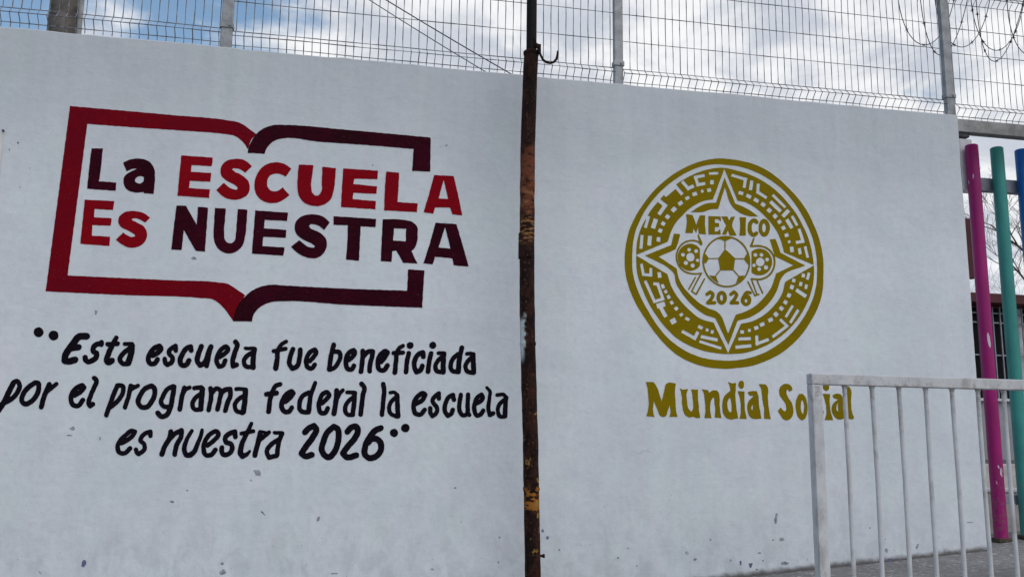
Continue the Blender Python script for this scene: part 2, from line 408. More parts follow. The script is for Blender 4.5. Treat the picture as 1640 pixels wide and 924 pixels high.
PAINT = [
    ('book_logo', 'book_outline', 'bookred', '-7298 9608 -4 -3 -1 -8 -2 -30 5 -89 -4 -45 -6 -105 2 -67 -6 -60 -2 -97 2 -66 -5 -53 1 -60 -5 -103 -7 -60 4 -66 1 -89 -9 -74 -3 -104 1 -58 -3 -52 2 -66 -6 -103 -4 -45 2 -70 -4 -47 -4 -103 4 -73 -13 -147 3 -69 -2 -48 1 -57 -4 -51 -1 -59 -7 -65 3 -153 -7 -58 -1 -159 -7 -58 -1 -101 3 -65 -5 -43 -1 -65 -10 -144 6 -86 -5 -86 -7 -58 2 -57 -3 -50 1 -50 -4 -58 2 -56 -9 -150 1 -64 -5 -58 2 -148 -8 -65 -5 -84 5 -78 -3 -43 -1 -56 -4 -50 0 -49 -6 -57 2 -56 -1 -98 -6 -57 2 -63 -4 -91 -6 -57 3 -63 0 -90 -6 -57 -1 -55 -5 -56 -1 -77 2 -2 32 3 82 1 58 -4 45 3 51 -5 45 1 45 -3 45 3 51 -2 45 4 51 -2 45 2 45 -4 52 3 51 -5 84 -2 58 5 58 -3 78 1 51 4 66 -8 78 0 51 4 59 -6 129 9 66 -8 130 4 60 -8 123 8 66 -5 53 5 72 0 73 -8 45 5 86 2 59 -3 52 6 86 1 53 -3 53 4 139 -2 53 6 46 0 40 3 53 -1 46 5 54 -3 46 2 47 -3 47 4 53 -2 47 4 53 -1 40 4 54 -1 47 3 53 -3 47 0 54 -4 47 3 54 -3 88 0 60 5 143 -12 60 1 69 -10 81 2 54 6 61 -7 62 -2 62 -14 35 -14 63 -33 38 -24 83 -61 22 -18 51 -57 66 -62 73 -89 60 -86 56 -68 48 -73 24 76 10 57 16 44 11 44 12 36 12 51 19 44 10 34 17 39 13 42 25 41 51 101 30 39 48 88 -92 71 -79 44 -174 115 -126 71 -35 13 -117 20 -48 -1 -90 4 -76 12 -68 -1 -144 13 -47 -4 -150 1 -54 -7 -142 3 -54 -5 -54 2 -88 -3 -53 -7 -142 0 -47 -4 -54 5 -53 -1 -48 2 -46 -4 -54 3 -47 -4 -53 1 -40 -2 -54 3 -53 -2 -61 5 -86 -1 -47 -4 -60 3 -132 -6 -67 7 -132 -4 -60 6 -46 -5 -86 -4 -60 6 -52 -4 -79 1 -66 7 -52 -6 -79 -2 -59 4 -59 -6 -79 3 -59 6 -52 -5 -137 4 -58 -7 -137 6 -52 -4 -52 5 -91 1 -45 -4 -52 1 -45 -3 -52 3 -45 -2 -52 4 -51 -2 -33 3 -5 8 1 148 3 49 -2 57 14 142 -7 84 5 93 6 50 -1 63 5 50 -1 50 2 57 -1 50 6 64 2 150 7 58 -4 157 9 65 5 100 -2 51 3 57 -2 65 6 94 6 51 -3 72 3 94 5 58 -3 72 6 94 6 51 -2 58 2 56 -2 53 4 51 1 59 8 66 1 87 -5 73 7 59 5 94 -1 60 5 59 2 110 -2 58 6 52 0 59 4 52 1 51 5 52 -5 88 3 82 9 67 1 103 -2 59 5 53 -1 66 10 150 -2 74 4 52 3 97 -1 38 3 8 20 1 53 -4 54 2 47 -4 46 2 54 -3 53 3 47 -3 54 5 94 1 60 -6 61 5 135 -7 67 8 135 -4 60 6 69 -7 74 -1 61 6 68 -3 88 3 47 4 62 -6 48 2 54 -2 48 3 55 -1 47 4 55 -1 48 4 55 -1 41 2 69 -7 47 5 90 1 62 -3 68 8 76 -1 63 -6 61 6 139 -6 69 9 139 -3 62 7 63 -7 90 1 56 6 63 -3 146 5 63 -5 56 0 57 -6 49 3 98 -1 71 -8 70 2 142 -17 71 -4 36 -12 89 -40 25 -13 104 -84 40 -37 68 -78 54 -86 24 -31 7 5 12 31 10 60 19 86 17 45 14 50 43 70 30 36 23 38 34 43 -2 8 -67 53 -88 51 -171 128 -154 73 -29 9 -57 10 -72 17 -64 0 -57 5 -56 2 -107 10 -71 12 -56 -2 -64 8 -85 2 -69 -5 -64 8 -147 -2 -71 8 -139 -9 -63 3 -55 -4 -161 5 -48 -3 -56 2 -55 -5 -97 -1 -55 5 -56 -4 -145 9 -69 -7 -69 5 -83 1 -54 -5 -77 11 -89 -1 -41 -3 -68 5 -48 -4 -96 0 -55 5 -61 0 -55 5 -47 -4 -96 -1 -61 4 -61 -5 -143 11 -61 -6 -61 5 -81 -1 -60 -7 -68 9 -88 1 -47 -3 -61 6 -147 -6 -54 4 -60 -2 -54 6 -140 -1 -54 4 -66 -7 -80 2 -61 6 -59 -5 -54 6'),
    ('book_logo', 'book_outline', 'dark', '-1649 9512 -49 -14 -42 -18 -50 -15 -150 -78 -126 -105 -100 -121 -84 -157 -18 -52 -19 -40 -32 -79 -22 -109 -9 -107 0 -16 3 -2 35 -2 127 12 72 -5 127 8 79 -8 35 3 12 48 11 64 39 85 46 73 26 28 33 45 48 48 35 21 41 31 70 34 50 13 42 17 136 24 42 14 152 2 65 5 58 -5 58 0 176 -24 65 -2 74 -14 146 -2 88 -12 58 4 154 -5 66 7 51 -2 52 2 59 -2 51 3 59 -5 52 3 66 -2 44 3 59 0 59 6 60 -4 96 0 59 4 74 -8 141 11 82 -6 52 5 82 2 90 -11 60 6 82 1 83 -4 59 7 98 -3 68 -6 60 3 60 -5 166 4 60 -3 61 4 76 -8 91 -2 60 5 76 -7 129 8 8 -3 1 -6 -15 -151 4 -87 -3 -111 -5 -63 2 -71 -6 -64 -5 -110 2 -34 23 -2 53 6 98 6 68 -4 54 4 60 -1 54 4 60 0 77 6 3 8 -2 95 3 63 -7 79 -3 110 7 88 -11 198 4 72 -4 79 2 184 -10 95 -3 3 -77 11 -69 -4 -92 2 -62 6 -83 -8 -92 3 -69 6 -61 -4 -68 7 -107 2 -53 -4 -61 3 -60 -3 -61 5 -106 4 -68 -2 -68 7 -151 -8 -75 9 -75 -4 -83 4 -75 7 -68 -7 -157 5 -60 -4 -67 6 -112 4 -52 -3 -60 2 -52 -4 -170 4 -52 -2 -82 9 -148 -7 -67 7 -66 -4 -81 2 -81 11 -66 -5 -162 5 -59 -4 -58 5 -52 -1 -58 5 -52 -1 -58 3 -58 -5 -66 3 -94 -3 -51 -5 -80 7 -87 -4 -51 -6 -65 3 -137 -18 -79 4 -94 -8 -43 -7 -50 -1 -22 -3'),
    ('book_logo', 'book_outline', 'dark', '2507 5369 -51 -7 -6 -4 -4 -31 -4 -121 8 -90 -13 -159 6 -90 -5 -144 -73 -7 -74 8 -89 -1 -59 -6 -73 6 -81 -6 -58 -6 -74 5 -139 -6 -73 7 -138 -10 -66 4 -145 -9 -73 7 -145 -5 -66 3 -50 -5 -94 -3 -58 4 -57 -3 -58 3 -51 -1 -57 3 -43 -3 -58 1 -50 -4 -58 1 -50 -2 -50 4 -64 -2 -151 7 -57 -6 -157 3 -56 -5 -150 10 -64 -6 -64 5 -78 0 -63 -7 -78 8 -78 1 -56 -4 -71 9 -140 -8 -57 6 -56 -2 -91 4 -78 9 -91 -4 -48 -7 -56 -4 -82 -19 -35 -12 -48 -7 -68 -23 -48 -25 -40 -16 -61 -32 -33 -26 -44 -23 -50 -39 -32 -34 -27 -21 -13 -13 -39 -45 -25 -35 -35 -33 -43 -54 -23 -36 -26 -30 -39 -69 -18 -41 -19 -32 -30 -86 -7 -36 -17 -51 -6 -58 -16 -86 -12 -44 -8 -57 5 -6 55 -2 48 3 55 0 47 5 48 -1 48 5 48 -1 48 3 55 -3 69 3 4 29 4 58 22 101 32 64 25 36 18 33 46 55 33 28 33 34 53 37 41 21 33 24 75 31 41 13 41 19 83 19 41 1 49 8 49 2 41 5 63 -1 42 6 56 2 42 5 56 1 42 7 56 0 49 4 56 -4 43 3 56 -2 42 2 71 -8 50 4 92 -1 71 -6 56 4 93 -8 57 -9 71 4 57 -6 93 -4 57 5 64 -9 94 -7 64 2 65 -6 42 2 58 -1 50 3 50 -4 58 2 57 -4 51 1 58 -3 50 3 58 -4 43 4 108 4 58 -5 51 3 101 -1 66 -7 51 6 94 3 66 -4 65 6 80 -1 74 -7 58 6 154 -4 66 8 80 -1 67 -5 66 7 140 -8 66 8 155 -3 59 7 67 -6 52 -1 4 2 2 8 2 30 -7 67 0 30 16 151 -6 90 4 106 6 53 -2 75 6 61 3 113 -3 76 12 167 1 99 -3 2 -44 -4 -142 6 -67 -5 -67 7'),
    ('book_logo', 'letter', 'dark', '-6619 8402 -4 -5 1 -30 -11 -148 0 -59 -5 -52 3 -66 -1 -96 -6 -64 2 -61 -2 -103 -5 -59 7 -87 -1 -88 -7 -59 2 -110 3 -58 -1 -36 5 -6 26 1 53 -3 53 3 66 -8 80 1 52 4 67 -5 119 6 77 -10 123 4 33 -2 3 9 3 29 -4 66 -1 102 3 30 -3 4 -40 -1 -67 3 -73 9 -53 -6 -140 5 -53 -6 -35 3 -3 7 2 22 11 67 3 147 5 59 -1 66 4 45 0 59 4 44 -3 74 2 59 -5 170 7 67 0 81 -4 3 -112 -13 -60 2 -46 -6'),
    ('book_logo', 'letter', 'dark', '-5421 8194 -46 -15 -40 -9 -86 -25 -58 -33 -32 -23 -38 -22 -28 -25 36 -94 42 -78 31 -71 32 17 32 23 33 14 32 20 20 8 59 13 71 -1 -10 -4 -25 -18 -104 -56 -32 -25 -32 -21 -63 -50 -51 -63 -17 -46 -6 -22 -1 -23 6 -88 4 -29 8 -29 14 -35 20 -43 27 -42 24 -23 63 -41 28 -14 28 -8 54 -7 61 -14 27 -1 60 5 47 12 53 6 46 10 3 -1 1 -8 -5 -22 1 -7 3 -1 108 6 68 -7 54 3 33 -1 4 3 1 8 -3 58 5 60 -2 170 7 74 -5 89 -13 88 0 67 -7 44 -11 44 -25 63 -22 45 -25 37 -58 68 -34 28 -39 19 -91 34 -34 9 -54 0 -62 6|-5259 7686 18 1 14 -2 63 -22 5 -74 -4 -52 -30 -35 -32 -28 -19 -11 -13 -3 -21 1 -27 5 -27 9 -22 12 -35 27 -6 44 6 38 12 22 50 45 20 11'),
    ('book_logo', 'letter', 'red', '-4187 8380 -4 -7 -8 -76 5 -74 -1 -91 -6 -67 1 -68 -4 -52 0 -60 -3 -45 3 -82 -3 -53 -2 -171 -5 -60 6 -170 -8 -67 1 -60 49 -2 62 5 55 -5 143 4 56 -6 54 1 56 -4 55 2 48 -2 48 3 62 -3 55 3 90 -2 35 -5 4 3 0 8 -6 89 6 52 7 106 -7 3 -48 -4 -49 2 -48 -3 -56 2 -48 -4 -55 2 -48 -2 -55 4 -55 0 -49 4 -55 -5 -7 5 0 15 8 194 5 6 110 4 55 -3 55 5 146 -2 61 8 132 1 6 7 -3 67 7 68 4 98 -3 23 -159 -9 -56 4 -55 -3 -56 4 -48 -3 -55 1 -49 -4 -55 2 -27 -4 -2 8 3 38 -2 59 3 98 4 6 70 -2 82 4 55 5 70 -7 83 2 49 5 69 -6 76 8 3 12 4 61 7 53 -3 68 1 57 -6 3 -92 4 -69 -6 -56 6 -90 2 -62 -6 -56 3 -152 -5 -49 5 -55 -2 -62 4'),
    ('book_logo', 'letter', 'red', '-2640 8400 -77 -12 -48 -15 -49 -7 -62 -21 -21 -11 -73 -56 -46 -49 -37 -65 -7 -16 -17 -62 -4 -22 2 -98 5 -38 14 -44 21 -43 21 -27 96 -78 29 -21 208 -95 51 -31 30 -25 36 -44 0 -7 -18 -39 -5 -9 -49 1 -64 11 -57 18 -36 20 -36 24 -62 49 -64 54 -7 3 -39 -39 -71 -91 -33 -32 -23 -32 -27 -32 -1 -7 68 -63 65 -67 30 -21 65 -40 43 -22 49 -16 120 -22 112 0 76 17 82 31 41 26 34 19 53 38 14 13 45 73 22 59 6 31 3 98 -2 30 -5 30 -17 59 -12 30 -17 33 -23 32 -77 70 -46 34 -119 70 -22 8 -57 13 -29 13 -95 70 -4 7 22 32 7 7 7 3 35 -3 56 1 64 -10 36 -11 36 -19 52 -33 51 -39 13 9 47 54 24 34 29 27 53 63 16 24 -3 7 -43 35 -55 51 -29 23 -88 50 -43 15 -43 10 -99 5'),
    ('book_logo', 'letter', 'red', '-1579 8365 -21 -6 -64 -10 -63 -22 -42 -25 -34 -15 -68 -50 -28 -31 -33 -29 -45 -62 -19 -40 -30 -48 -29 -71 -13 -46 -19 -46 -18 -108 -3 -121 17 -127 38 -111 17 -36 15 -22 60 -71 24 -25 30 -23 58 -35 37 -19 29 -11 49 -8 58 -15 29 -4 77 3 56 11 50 4 83 33 77 42 88 73 29 19 91 97 -127 128 -60 71 -14 14 -7 2 -48 -51 -61 -50 -63 -29 -28 -6 -92 4 -22 6 -22 10 -22 15 -19 20 -28 36 -22 36 -11 30 -5 22 -4 113 2 23 14 62 8 23 35 58 13 15 62 39 77 27 21 4 65 2 43 -6 102 -30 22 -10 51 -30 7 5 7 9 26 45 20 29 25 53 22 32 45 80 -3 7 -33 21 -76 54 -96 51 -29 12 -152 23 -78 -5'),
    ('book_logo', 'letter', 'red', '-868 8352 -2 -3 -6 -38 -2 -62 -7 -62 -6 -108 6 -91 -4 -100 -5 -69 7 -76 2 -60 21 -144 25 -104 12 -30 16 -29 65 -95 25 -26 28 -23 47 -35 42 -20 76 -28 36 -10 80 -12 65 1 51 -5 28 3 57 14 50 21 50 15 64 37 35 31 38 28 52 62 44 74 24 86 7 61 17 63 16 101 4 49 8 51 -3 85 5 108 6 54 -4 85 7 171 -7 4 -65 -5 -88 4 -66 8 -59 -1 -66 6 -43 -2 -4 -5 -5 -55 9 -91 0 -101 -7 -69 5 -69 -2 -54 8 -122 10 -61 4 -38 -10 -62 -16 -47 -34 -61 -41 -52 -22 -3 -72 -4 -7 3 -61 61 -23 31 -14 52 -25 174 -2 39 7 54 2 69 6 54 3 47 9 61 1 62 6 54 3 62 7 54 1 39 -7 3 -51 6 -87 -4 -50 -5 -73 5 -122 -11'),
    ('book_logo', 'letter', 'red', '427 8330 -5 -7 -1 -8 -1 -78 -4 -47 2 -77 -3 -62 1 -61 -5 -55 0 -77 -6 -62 2 -107 5 -77 -8 -70 -3 -92 8 -91 -5 -62 0 -114 1 -31 4 -7 127 -8 65 8 147 -5 66 7 73 -9 81 -2 66 5 74 -5 96 3 51 5 67 -7 96 -1 4 5 -5 77 6 62 1 109 -8 4 -96 6 -59 -6 -156 7 -66 -5 -81 10 -81 4 -66 -5 -67 7 -4 1 -2 7 0 62 10 62 4 46 1 8 6 5 95 4 66 -3 52 4 52 -3 51 3 59 -1 52 4 59 0 52 5 52 0 52 4 29 -1 4 2 0 8 -2 77 10 71 0 69 -5 4 -52 2 -67 -3 -60 6 -66 -1 -52 5 -52 1 -60 6 -59 0 -59 7 -66 -4 -96 2 -7 4 11 109 11 49 147 18 74 -4 141 13 74 -6 140 17 68 -3 37 6 3 6 3 70 -2 62 5 63 -3 62 -46 4 -74 -8 -157 8 -59 -6 -59 4 -97 -2 -66 -7 -52 3 -52 -1 -59 3 -51 -3 -60 4 -58 -3 -59 2'),
    ('book_logo', 'letter', 'red', '1702 8326 -5 -8 0 -39 -8 -71 -4 -94 5 -85 -9 -63 -9 -102 6 -85 -6 -178 3 -77 -4 -63 3 -115 7 -77 -5 -70 1 -76 67 -4 59 9 157 -2 66 7 60 -6 98 -2 59 5 68 -3 52 3 53 0 52 5 60 -4 53 3 60 -4 20 1 -1 62 8 102 7 55 -1 46 -3 4 -46 5 -97 0 -68 -6 -60 4 -98 0 -60 -4 -75 9 -90 -1 -6 4 -2 46 4 70 -1 62 6 63 1 62 5 55 -2 69 4 71 -4 70 3 109 7 71 -8 156 -29 5 -98 3 -67 -3 -68 8'),
    ('book_logo', 'letter', 'red', '3150 8319 -5 -27 -15 -48 -23 -96 -10 -64 -18 -56 -31 -152 -18 -56 -29 -150 -17 -48 -12 -56 -27 -95 -18 -48 -12 -63 -22 -95 -18 -48 -12 -67 3 -3 80 -18 76 -2 122 -12 7 2 13 33 35 150 8 15 45 -2 144 16 77 -2 53 7 99 6 31 -3 7 -5 74 -202 76 0 69 -7 100 -4 46 3 7 5 -10 78 -34 107 -15 106 -21 80 -18 93 -30 101 -18 108 -30 101 -43 170 -21 94 -32 108 -12 55 -3 3 -8 1 -100 4 -61 -8 -69 4 -92 -3 -61 -8 -77 5 -84 0 -38 -3|3443 8187 1 5 8 -20 13 -62 27 -93 21 -101 32 -108 18 -85 29 -115 -4 -7 -61 -1 -69 3 -61 -6 -83 3 -8 1 -2 3 36 128 11 71 36 136 12 72 13 40 12 56 12 40'),
    ('book_logo', 'letter', 'red', '-6680 6890 -3 -39 4 -65 0 -101 -4 -58 1 -65 -3 -51 6 -172 -7 -58 -2 -87 6 -85 -4 -51 -2 -93 3 -72 -6 -57 0 -100 4 -64 -3 -43 6 -4 39 3 65 -9 85 -2 46 3 59 -4 39 2 53 -2 45 2 53 -5 53 1 59 -7 131 3 27 -1 6 2 -2 90 3 65 -5 100 -3 5 -46 -2 -54 5 -52 -3 -53 5 -86 2 -58 -6 -53 3 -46 -1 -26 3 -3 4 -1 21 -2 65 -5 64 2 65 -8 79 5 3 26 -1 46 4 138 -3 59 8 138 0 72 7 4 26 6 108 -2 44 2 29 -7 6 -26 -1 -60 5 -73 -3 -52 -6 -60 5 -85 0 -53 -3 -46 6 -4 5 -4 51 1 57 -4 65 2 51 2 5 40 5 59 -5 80 -1 59 5 60 -6 85 4 46 6 54 -5 4 2 0 58 5 95 7 59 -2 43 -2 3 -7 2 -13 0 -66 -7 -46 3 -100 1 -46 -4 -60 4 -46 -3 -46 1 -46 -5 -53 1 -46 -4 -53 2 -46 -2 -52 2 -46 -2'),
    ('book_logo', 'letter', 'red', '-5431 6649 -52 -12 -46 -7 -58 -23 -13 -8 -63 -50 -43 -50 -31 -44 -8 -44 -5 -59 1 -36 12 -35 23 -42 33 -52 22 -21 41 -24 161 -69 130 -71 48 -34 12 -50 -34 -7 -38 -13 -27 0 -20 4 -35 13 -82 38 -91 59 -60 -81 -31 -30 -66 -88 -17 -18 22 -20 104 -78 134 -74 52 -20 34 -10 27 -3 79 -2 86 16 77 32 58 33 52 52 50 68 28 74 15 81 0 36 -16 86 -14 43 -28 49 -49 64 -22 19 -28 17 -48 20 -146 73 -82 31 -6 44 2 3 26 4 40 11 13 2 27 -2 68 -12 27 -11 91 -47 63 -42 75 91 23 38 21 23 4 8 -50 30 -54 44 -24 16 -63 31 -34 13 -89 16 -60 5 -54 8 -21 0'),
    ('book_logo', 'letter', 'dark', '-4212 6885 -4 -3 -6 -39 -2 -58 -5 -51 -1 -59 -6 -52 3 -66 -3 -88 -12 -74 -1 -96 3 -65 -7 -59 -4 -161 -6 -51 3 -73 -3 -51 0 -58 -4 -51 1 -58 -7 -66 3 -7 20 -1 47 2 47 -2 48 3 61 -3 47 3 5 6 6 36 2 161 7 58 -1 168 6 59 0 59 3 30 7 -6 26 -37 66 -106 56 -106 50 -70 121 -198 40 -54 76 -10 129 1 42 -6 6 5 0 15 -6 80 1 102 5 59 -3 66 1 110 3 51 -7 81 5 96 6 59 -9 88 0 96 5 67 -2 58 2 52 -2 60 2 59 -5 81 -4 5 -159 13 -62 -5 -48 2 -2 -18 -1 -104 5 -73 -3 -52 2 -59 -3 -59 0 -59 -4 -52 4 -51 -4 -8 -31 66 -116 183 -49 85 -50 72 -73 134 -5 4 -40 -3 -62 4'),
    ('book_logo', 'letter', 'dark', '-3165 6886 4 -157 -6 -75 3 -103 7 -74 -4 -52 2 -66 -3 -59 3 -59 -1 -59 5 -58 4 -81 27 -131 17 -50 58 -107 29 -42 21 -21 49 -41 28 -21 30 -17 36 -15 63 -22 35 -8 28 -3 103 10 74 27 33 21 43 25 50 45 25 32 27 28 39 64 35 94 13 94 3 59 13 60 10 104 2 104 -5 81 11 157 -6 82 0 112 3 52 -6 67 -4 4 -70 9 -84 -2 -49 -5 -56 6 -4 -7 1 -59 -2 -105 -5 -67 6 -81 -4 -90 -7 -67 7 -74 2 -96 -9 -74 -1 -163 -8 -30 -23 -53 -13 -13 -59 -47 -83 4 -29 12 -16 11 -23 20 -26 36 -22 43 -6 21 -10 103 -4 73 -10 81 2 111 6 60 5 96 -7 89 4 104 5 52 -4 97 -81 7 -55 -6 -83 -3 -62 6'),
    ('book_logo', 'letter', 'dark', '-2038 6886 -2 -3 -1 -7 3 -45 -1 -105 -7 -67 1 -60 -3 -52 4 -67 -2 -52 1 -60 -7 -67 -2 -89 6 -89 -6 -60 -3 -96 2 -81 -6 -60 0 -96 5 -73 -6 -52 5 -7 44 1 63 -5 49 2 56 -3 49 4 49 -2 48 2 57 -6 63 3 91 -4 64 -6 56 6 92 -1 56 -4 35 3 6 6 11 60 12 97 3 74 -2 3 -71 8 -141 -8 -64 8 -147 -1 -64 5 -56 -4 -77 0 -3 6 3 37 0 171 7 52 6 8 28 3 105 3 64 -2 56 5 49 -1 42 1 64 -4 50 2 49 -3 57 4 56 -1 6 7 6 83 -2 82 4 60 -5 7 -56 -2 -57 5 -57 0 -64 6 -148 -3 -64 4 -56 -4 -85 2 -42 6 -3 8 6 75 -2 74 5 45 0 45 8 4 99 -1 64 -5 63 6 149 0 56 6 156 -5 36 3 7 122 9 68 1 53 -9 4 -57 6 -99 -1 -50 -4 -64 5 -50 -3 -92 -2 -78 11 -49 -4 -85 -1 -71 6 -70 -7 -71 1 -56 7'),
    ('book_logo', 'letter', 'dark', '-454 6866 -29 -7 -50 -7 -92 -23 -77 -36 -55 -36 -14 -12 -20 -23 -34 -33 -37 -53 -10 -21 -27 -94 1 -98 13 -66 24 -66 33 -51 39 -42 113 -80 37 -22 138 -60 88 -30 37 -22 76 -58 6 -7 -20 -46 -79 -3 -64 10 -44 13 -29 16 -95 66 -75 61 -52 32 -31 -27 -30 -33 -40 -31 -75 -76 -35 -25 -9 -10 85 -90 97 -77 31 -22 115 -63 29 -11 58 -14 58 -21 28 -8 115 -8 78 4 22 5 70 28 69 41 58 63 45 61 39 93 23 84 0 45 -9 97 -17 59 -12 28 -13 23 -25 29 -83 78 -37 27 -66 35 -198 73 -22 12 -29 28 -25 51 34 48 7 9 7 3 93 -4 22 -4 87 -21 34 -14 70 -49 82 -65 7 4 41 65 22 43 30 40 48 86 -83 81 -45 37 -52 36 -37 17 -95 28 -80 10 -36 3 -50 -1 -44 2'),
    ('book_logo', 'letter', 'dark', '204 6853 1 -130 7 -75 -4 -53 8 -5 43 3 58 -5 109 6 43 4 59 -2 65 5 29 0 5 -4 1 -45 -3 -61 7 -75 -1 -61 4 -68 -1 -60 3 -61 -6 -68 1 -60 -2 -61 3 -67 -4 -46 -1 -68 -7 -60 -4 -98 4 -67 8 -5 43 -6 145 0 81 -12 58 3 36 0 4 2 1 8 0 52 6 61 -9 97 3 91 8 68 -5 76 -2 98 6 68 -3 76 8 167 -5 84 2 83 2 8 17 2 59 -3 65 5 89 -2 59 -5 66 8 73 -1 5 7 5 69 -1 77 6 54 -1 40 -8 5 -7 0 -74 -4 -74 9 -147 -4 -67 4 -51 -4 -102 -2 -59 5 -59 -2 -59 6 -51 -3 -58 2 -51 -3 -59 3 -58 -6 -95 2 -58 6 -58 -5'),
    ('book_logo', 'letter', 'dark', '1896 6867 -30 -5 -52 -2 -51 -6 -52 -1 -59 -7 -3 -3 -6 -46 1 -176 -6 -70 5 -76 0 -99 -10 -84 7 -175 -6 -76 0 -61 -3 -61 2 -60 -3 -53 5 -84 -5 -146 81 -6 66 4 59 -4 111 -1 4 4 1 45 7 54 2 182 4 38 23 4 46 15 42 9 46 -80 57 -81 44 -81 72 -122 7 -2 134 9 74 -8 149 4 52 -5 8 3 1 3 -7 15 -43 74 -61 118 -43 97 -35 59 17 24 41 33 45 64 36 86 26 116 12 93 -11 107 6 154 -3 23 -9 30 -18 38 -32 44 -25 23 -92 65 -38 16 -225 31 -67 1 -53 5 -59 -3 -67 2 -90 -4|1991 6588 3 6 8 0 52 -4 156 9 67 -3 52 5 15 0 7 -7 1 -38 -5 -54 0 -115 7 -92 -2 -76 -3 -5 -38 -3 -149 8 -66 -4 -60 4 -52 -3 -7 4 0 115 11 77'),
    ('book_logo', 'letter', 'dark', '3234 6839 -6 -8 -25 -110 -16 -48 -11 -70 -22 -86 -16 -47 -10 -63 -38 -139 -10 -71 -26 -86 -17 -47 -12 -54 -18 -47 -25 -86 -12 -69 -14 -39 -12 -47 -16 -46 -14 -54 -18 -39 3 -6 67 -3 166 -18 30 0 15 3 6 23 16 39 25 86 11 61 8 24 3 2 53 -6 83 1 52 3 76 -9 60 0 99 -4 61 -8 30 -2 4 -3 30 -106 16 -91 4 -7 4 -1 45 2 84 -11 98 0 46 3 69 -6 60 2 39 -2 4 5 -67 235 -39 114 -28 106 -34 99 -24 91 -31 91 -23 84 -45 114 -22 107 -39 99 -45 137 -69 2 -77 9 -68 -6 -84 -1 -68 5 -69 -7 -98 3 -61 6|3522 6709 3 5 20 -73 29 -92 24 -114 40 -114 40 -160 20 -91 -43 -4 -69 7 -91 4 -75 -4 -68 10 -8 2 -2 4 15 62 20 47 34 141 20 55 10 47 26 94 19 48 14 63 18 57'),
    ('slogan_lettering', 'quotation_mark', 'black', '-7580 3246 -18 -7 -12 -8 -34 -36 -8 -14 -5 -21 -2 -41 3 -27 7 -21 13 -26 16 -20 24 -20 21 -13 19 -7 19 -3 32 0 18 4 12 6 12 10 28 29 9 14 11 28 6 28 0 20 -5 21 -12 27 -19 27 -24 26 -22 17 -20 10 -19 5 -19 -1'),
    ('slogan_lettering', 'quotation_mark', 'black', '-7203 3168 -36 -29 -11 -13 -9 -16 -14 -34 -4 -14 -1 -21 4 -20 11 -27 17 -27 23 -27 23 -17 19 -11 26 -7 19 1 37 10 19 8 12 9 29 33 10 22 2 28 -2 41 -6 27 -8 21 -10 18 -15 17 -20 15 -20 10 -26 6 -32 4 -19 -1'),
    ('slogan_lettering', 'letter', 'black', '-6476 3137 -37 -6 -21 -10 -57 -43 -36 -42 -54 -106 -23 -35 -17 -35 -22 -29 -36 -56 -18 -42 -19 -28 -37 -69 -14 -42 -13 -28 -7 -27 -7 -62 4 -68 -2 -48 7 -27 12 -20 18 -20 27 -19 26 -7 96 -12 76 8 42 19 38 12 49 21 13 10 12 21 14 41 -1 28 -11 28 -9 12 -15 13 -30 15 -26 2 -63 -13 -36 -16 -50 -17 -19 -3 -3 5 0 13 16 62 37 77 23 30 107 23 50 5 19 4 31 14 12 9 9 12 11 35 4 28 -4 20 -11 21 -19 19 -22 11 -19 3 -46 -3 6 21 22 35 17 36 11 15 24 19 19 6 128 0 13 1 12 4 31 20 13 12 10 21 3 28 -3 27 -5 14 -9 15 -23 25 -18 12 -14 6 -26 5 -38 1 -45 -6 -58 -1'),
    ('slogan_lettering', 'letter', 'black', '-5927 2968 -18 -9 -23 -34 -26 0 -19 -3 -50 -20 -12 -7 -27 -23 -28 -20 -16 -23 -20 -36 -15 -90 1 -27 6 -27 12 -34 22 -30 35 -26 30 -17 -1 -22 -6 -13 -6 -7 -29 -29 -37 -19 -31 -21 -12 -5 -8 2 -14 13 -14 61 -14 21 -17 11 -13 5 -19 3 -26 -3 -18 -14 -19 -27 -6 -13 0 -21 11 -55 8 -27 11 -20 17 -19 28 -24 23 -16 37 -20 33 -7 19 3 56 19 74 37 24 21 31 24 39 49 8 28 13 69 -5 48 -7 34 -12 26 -15 19 -27 17 -42 17 -3 14 2 14 7 14 20 28 14 12 26 8 32 0 26 -10 26 -1 13 5 8 5 14 21 13 35 2 14 -4 55 -6 21 -12 20 -18 16 -20 9'),
    ('slogan_lettering', 'letter', 'black', '-5563 3097 -18 -11 -10 -11 -13 -37 -19 -34 -16 -42 -16 -35 -4 -5 -32 -6 -46 1 -25 -3 -19 -9 -12 -9 -7 -9 -6 -14 -1 -14 2 -21 7 -20 10 -14 23 -17 20 -7 21 -1 4 -7 -9 -28 -20 -42 -21 -77 -7 -41 -18 -49 -17 -70 -1 -55 8 -41 9 -20 13 -20 32 -35 21 -14 20 -9 45 -4 26 6 50 27 47 44 10 13 7 28 1 34 -9 28 -8 13 -11 11 -20 10 -33 3 -25 -4 -13 -6 -12 -11 -6 0 10 29 10 42 11 34 10 55 24 72 17 40 15 56 6 7 25 1 52 6 19 6 12 10 6 8 14 36 2 14 -1 14 -6 13 -10 15 -14 12 -13 6 -13 3 -20 -1 -4 5 14 28 17 49 2 14 -2 14 -9 20 -17 19 -20 10 -20 1'),
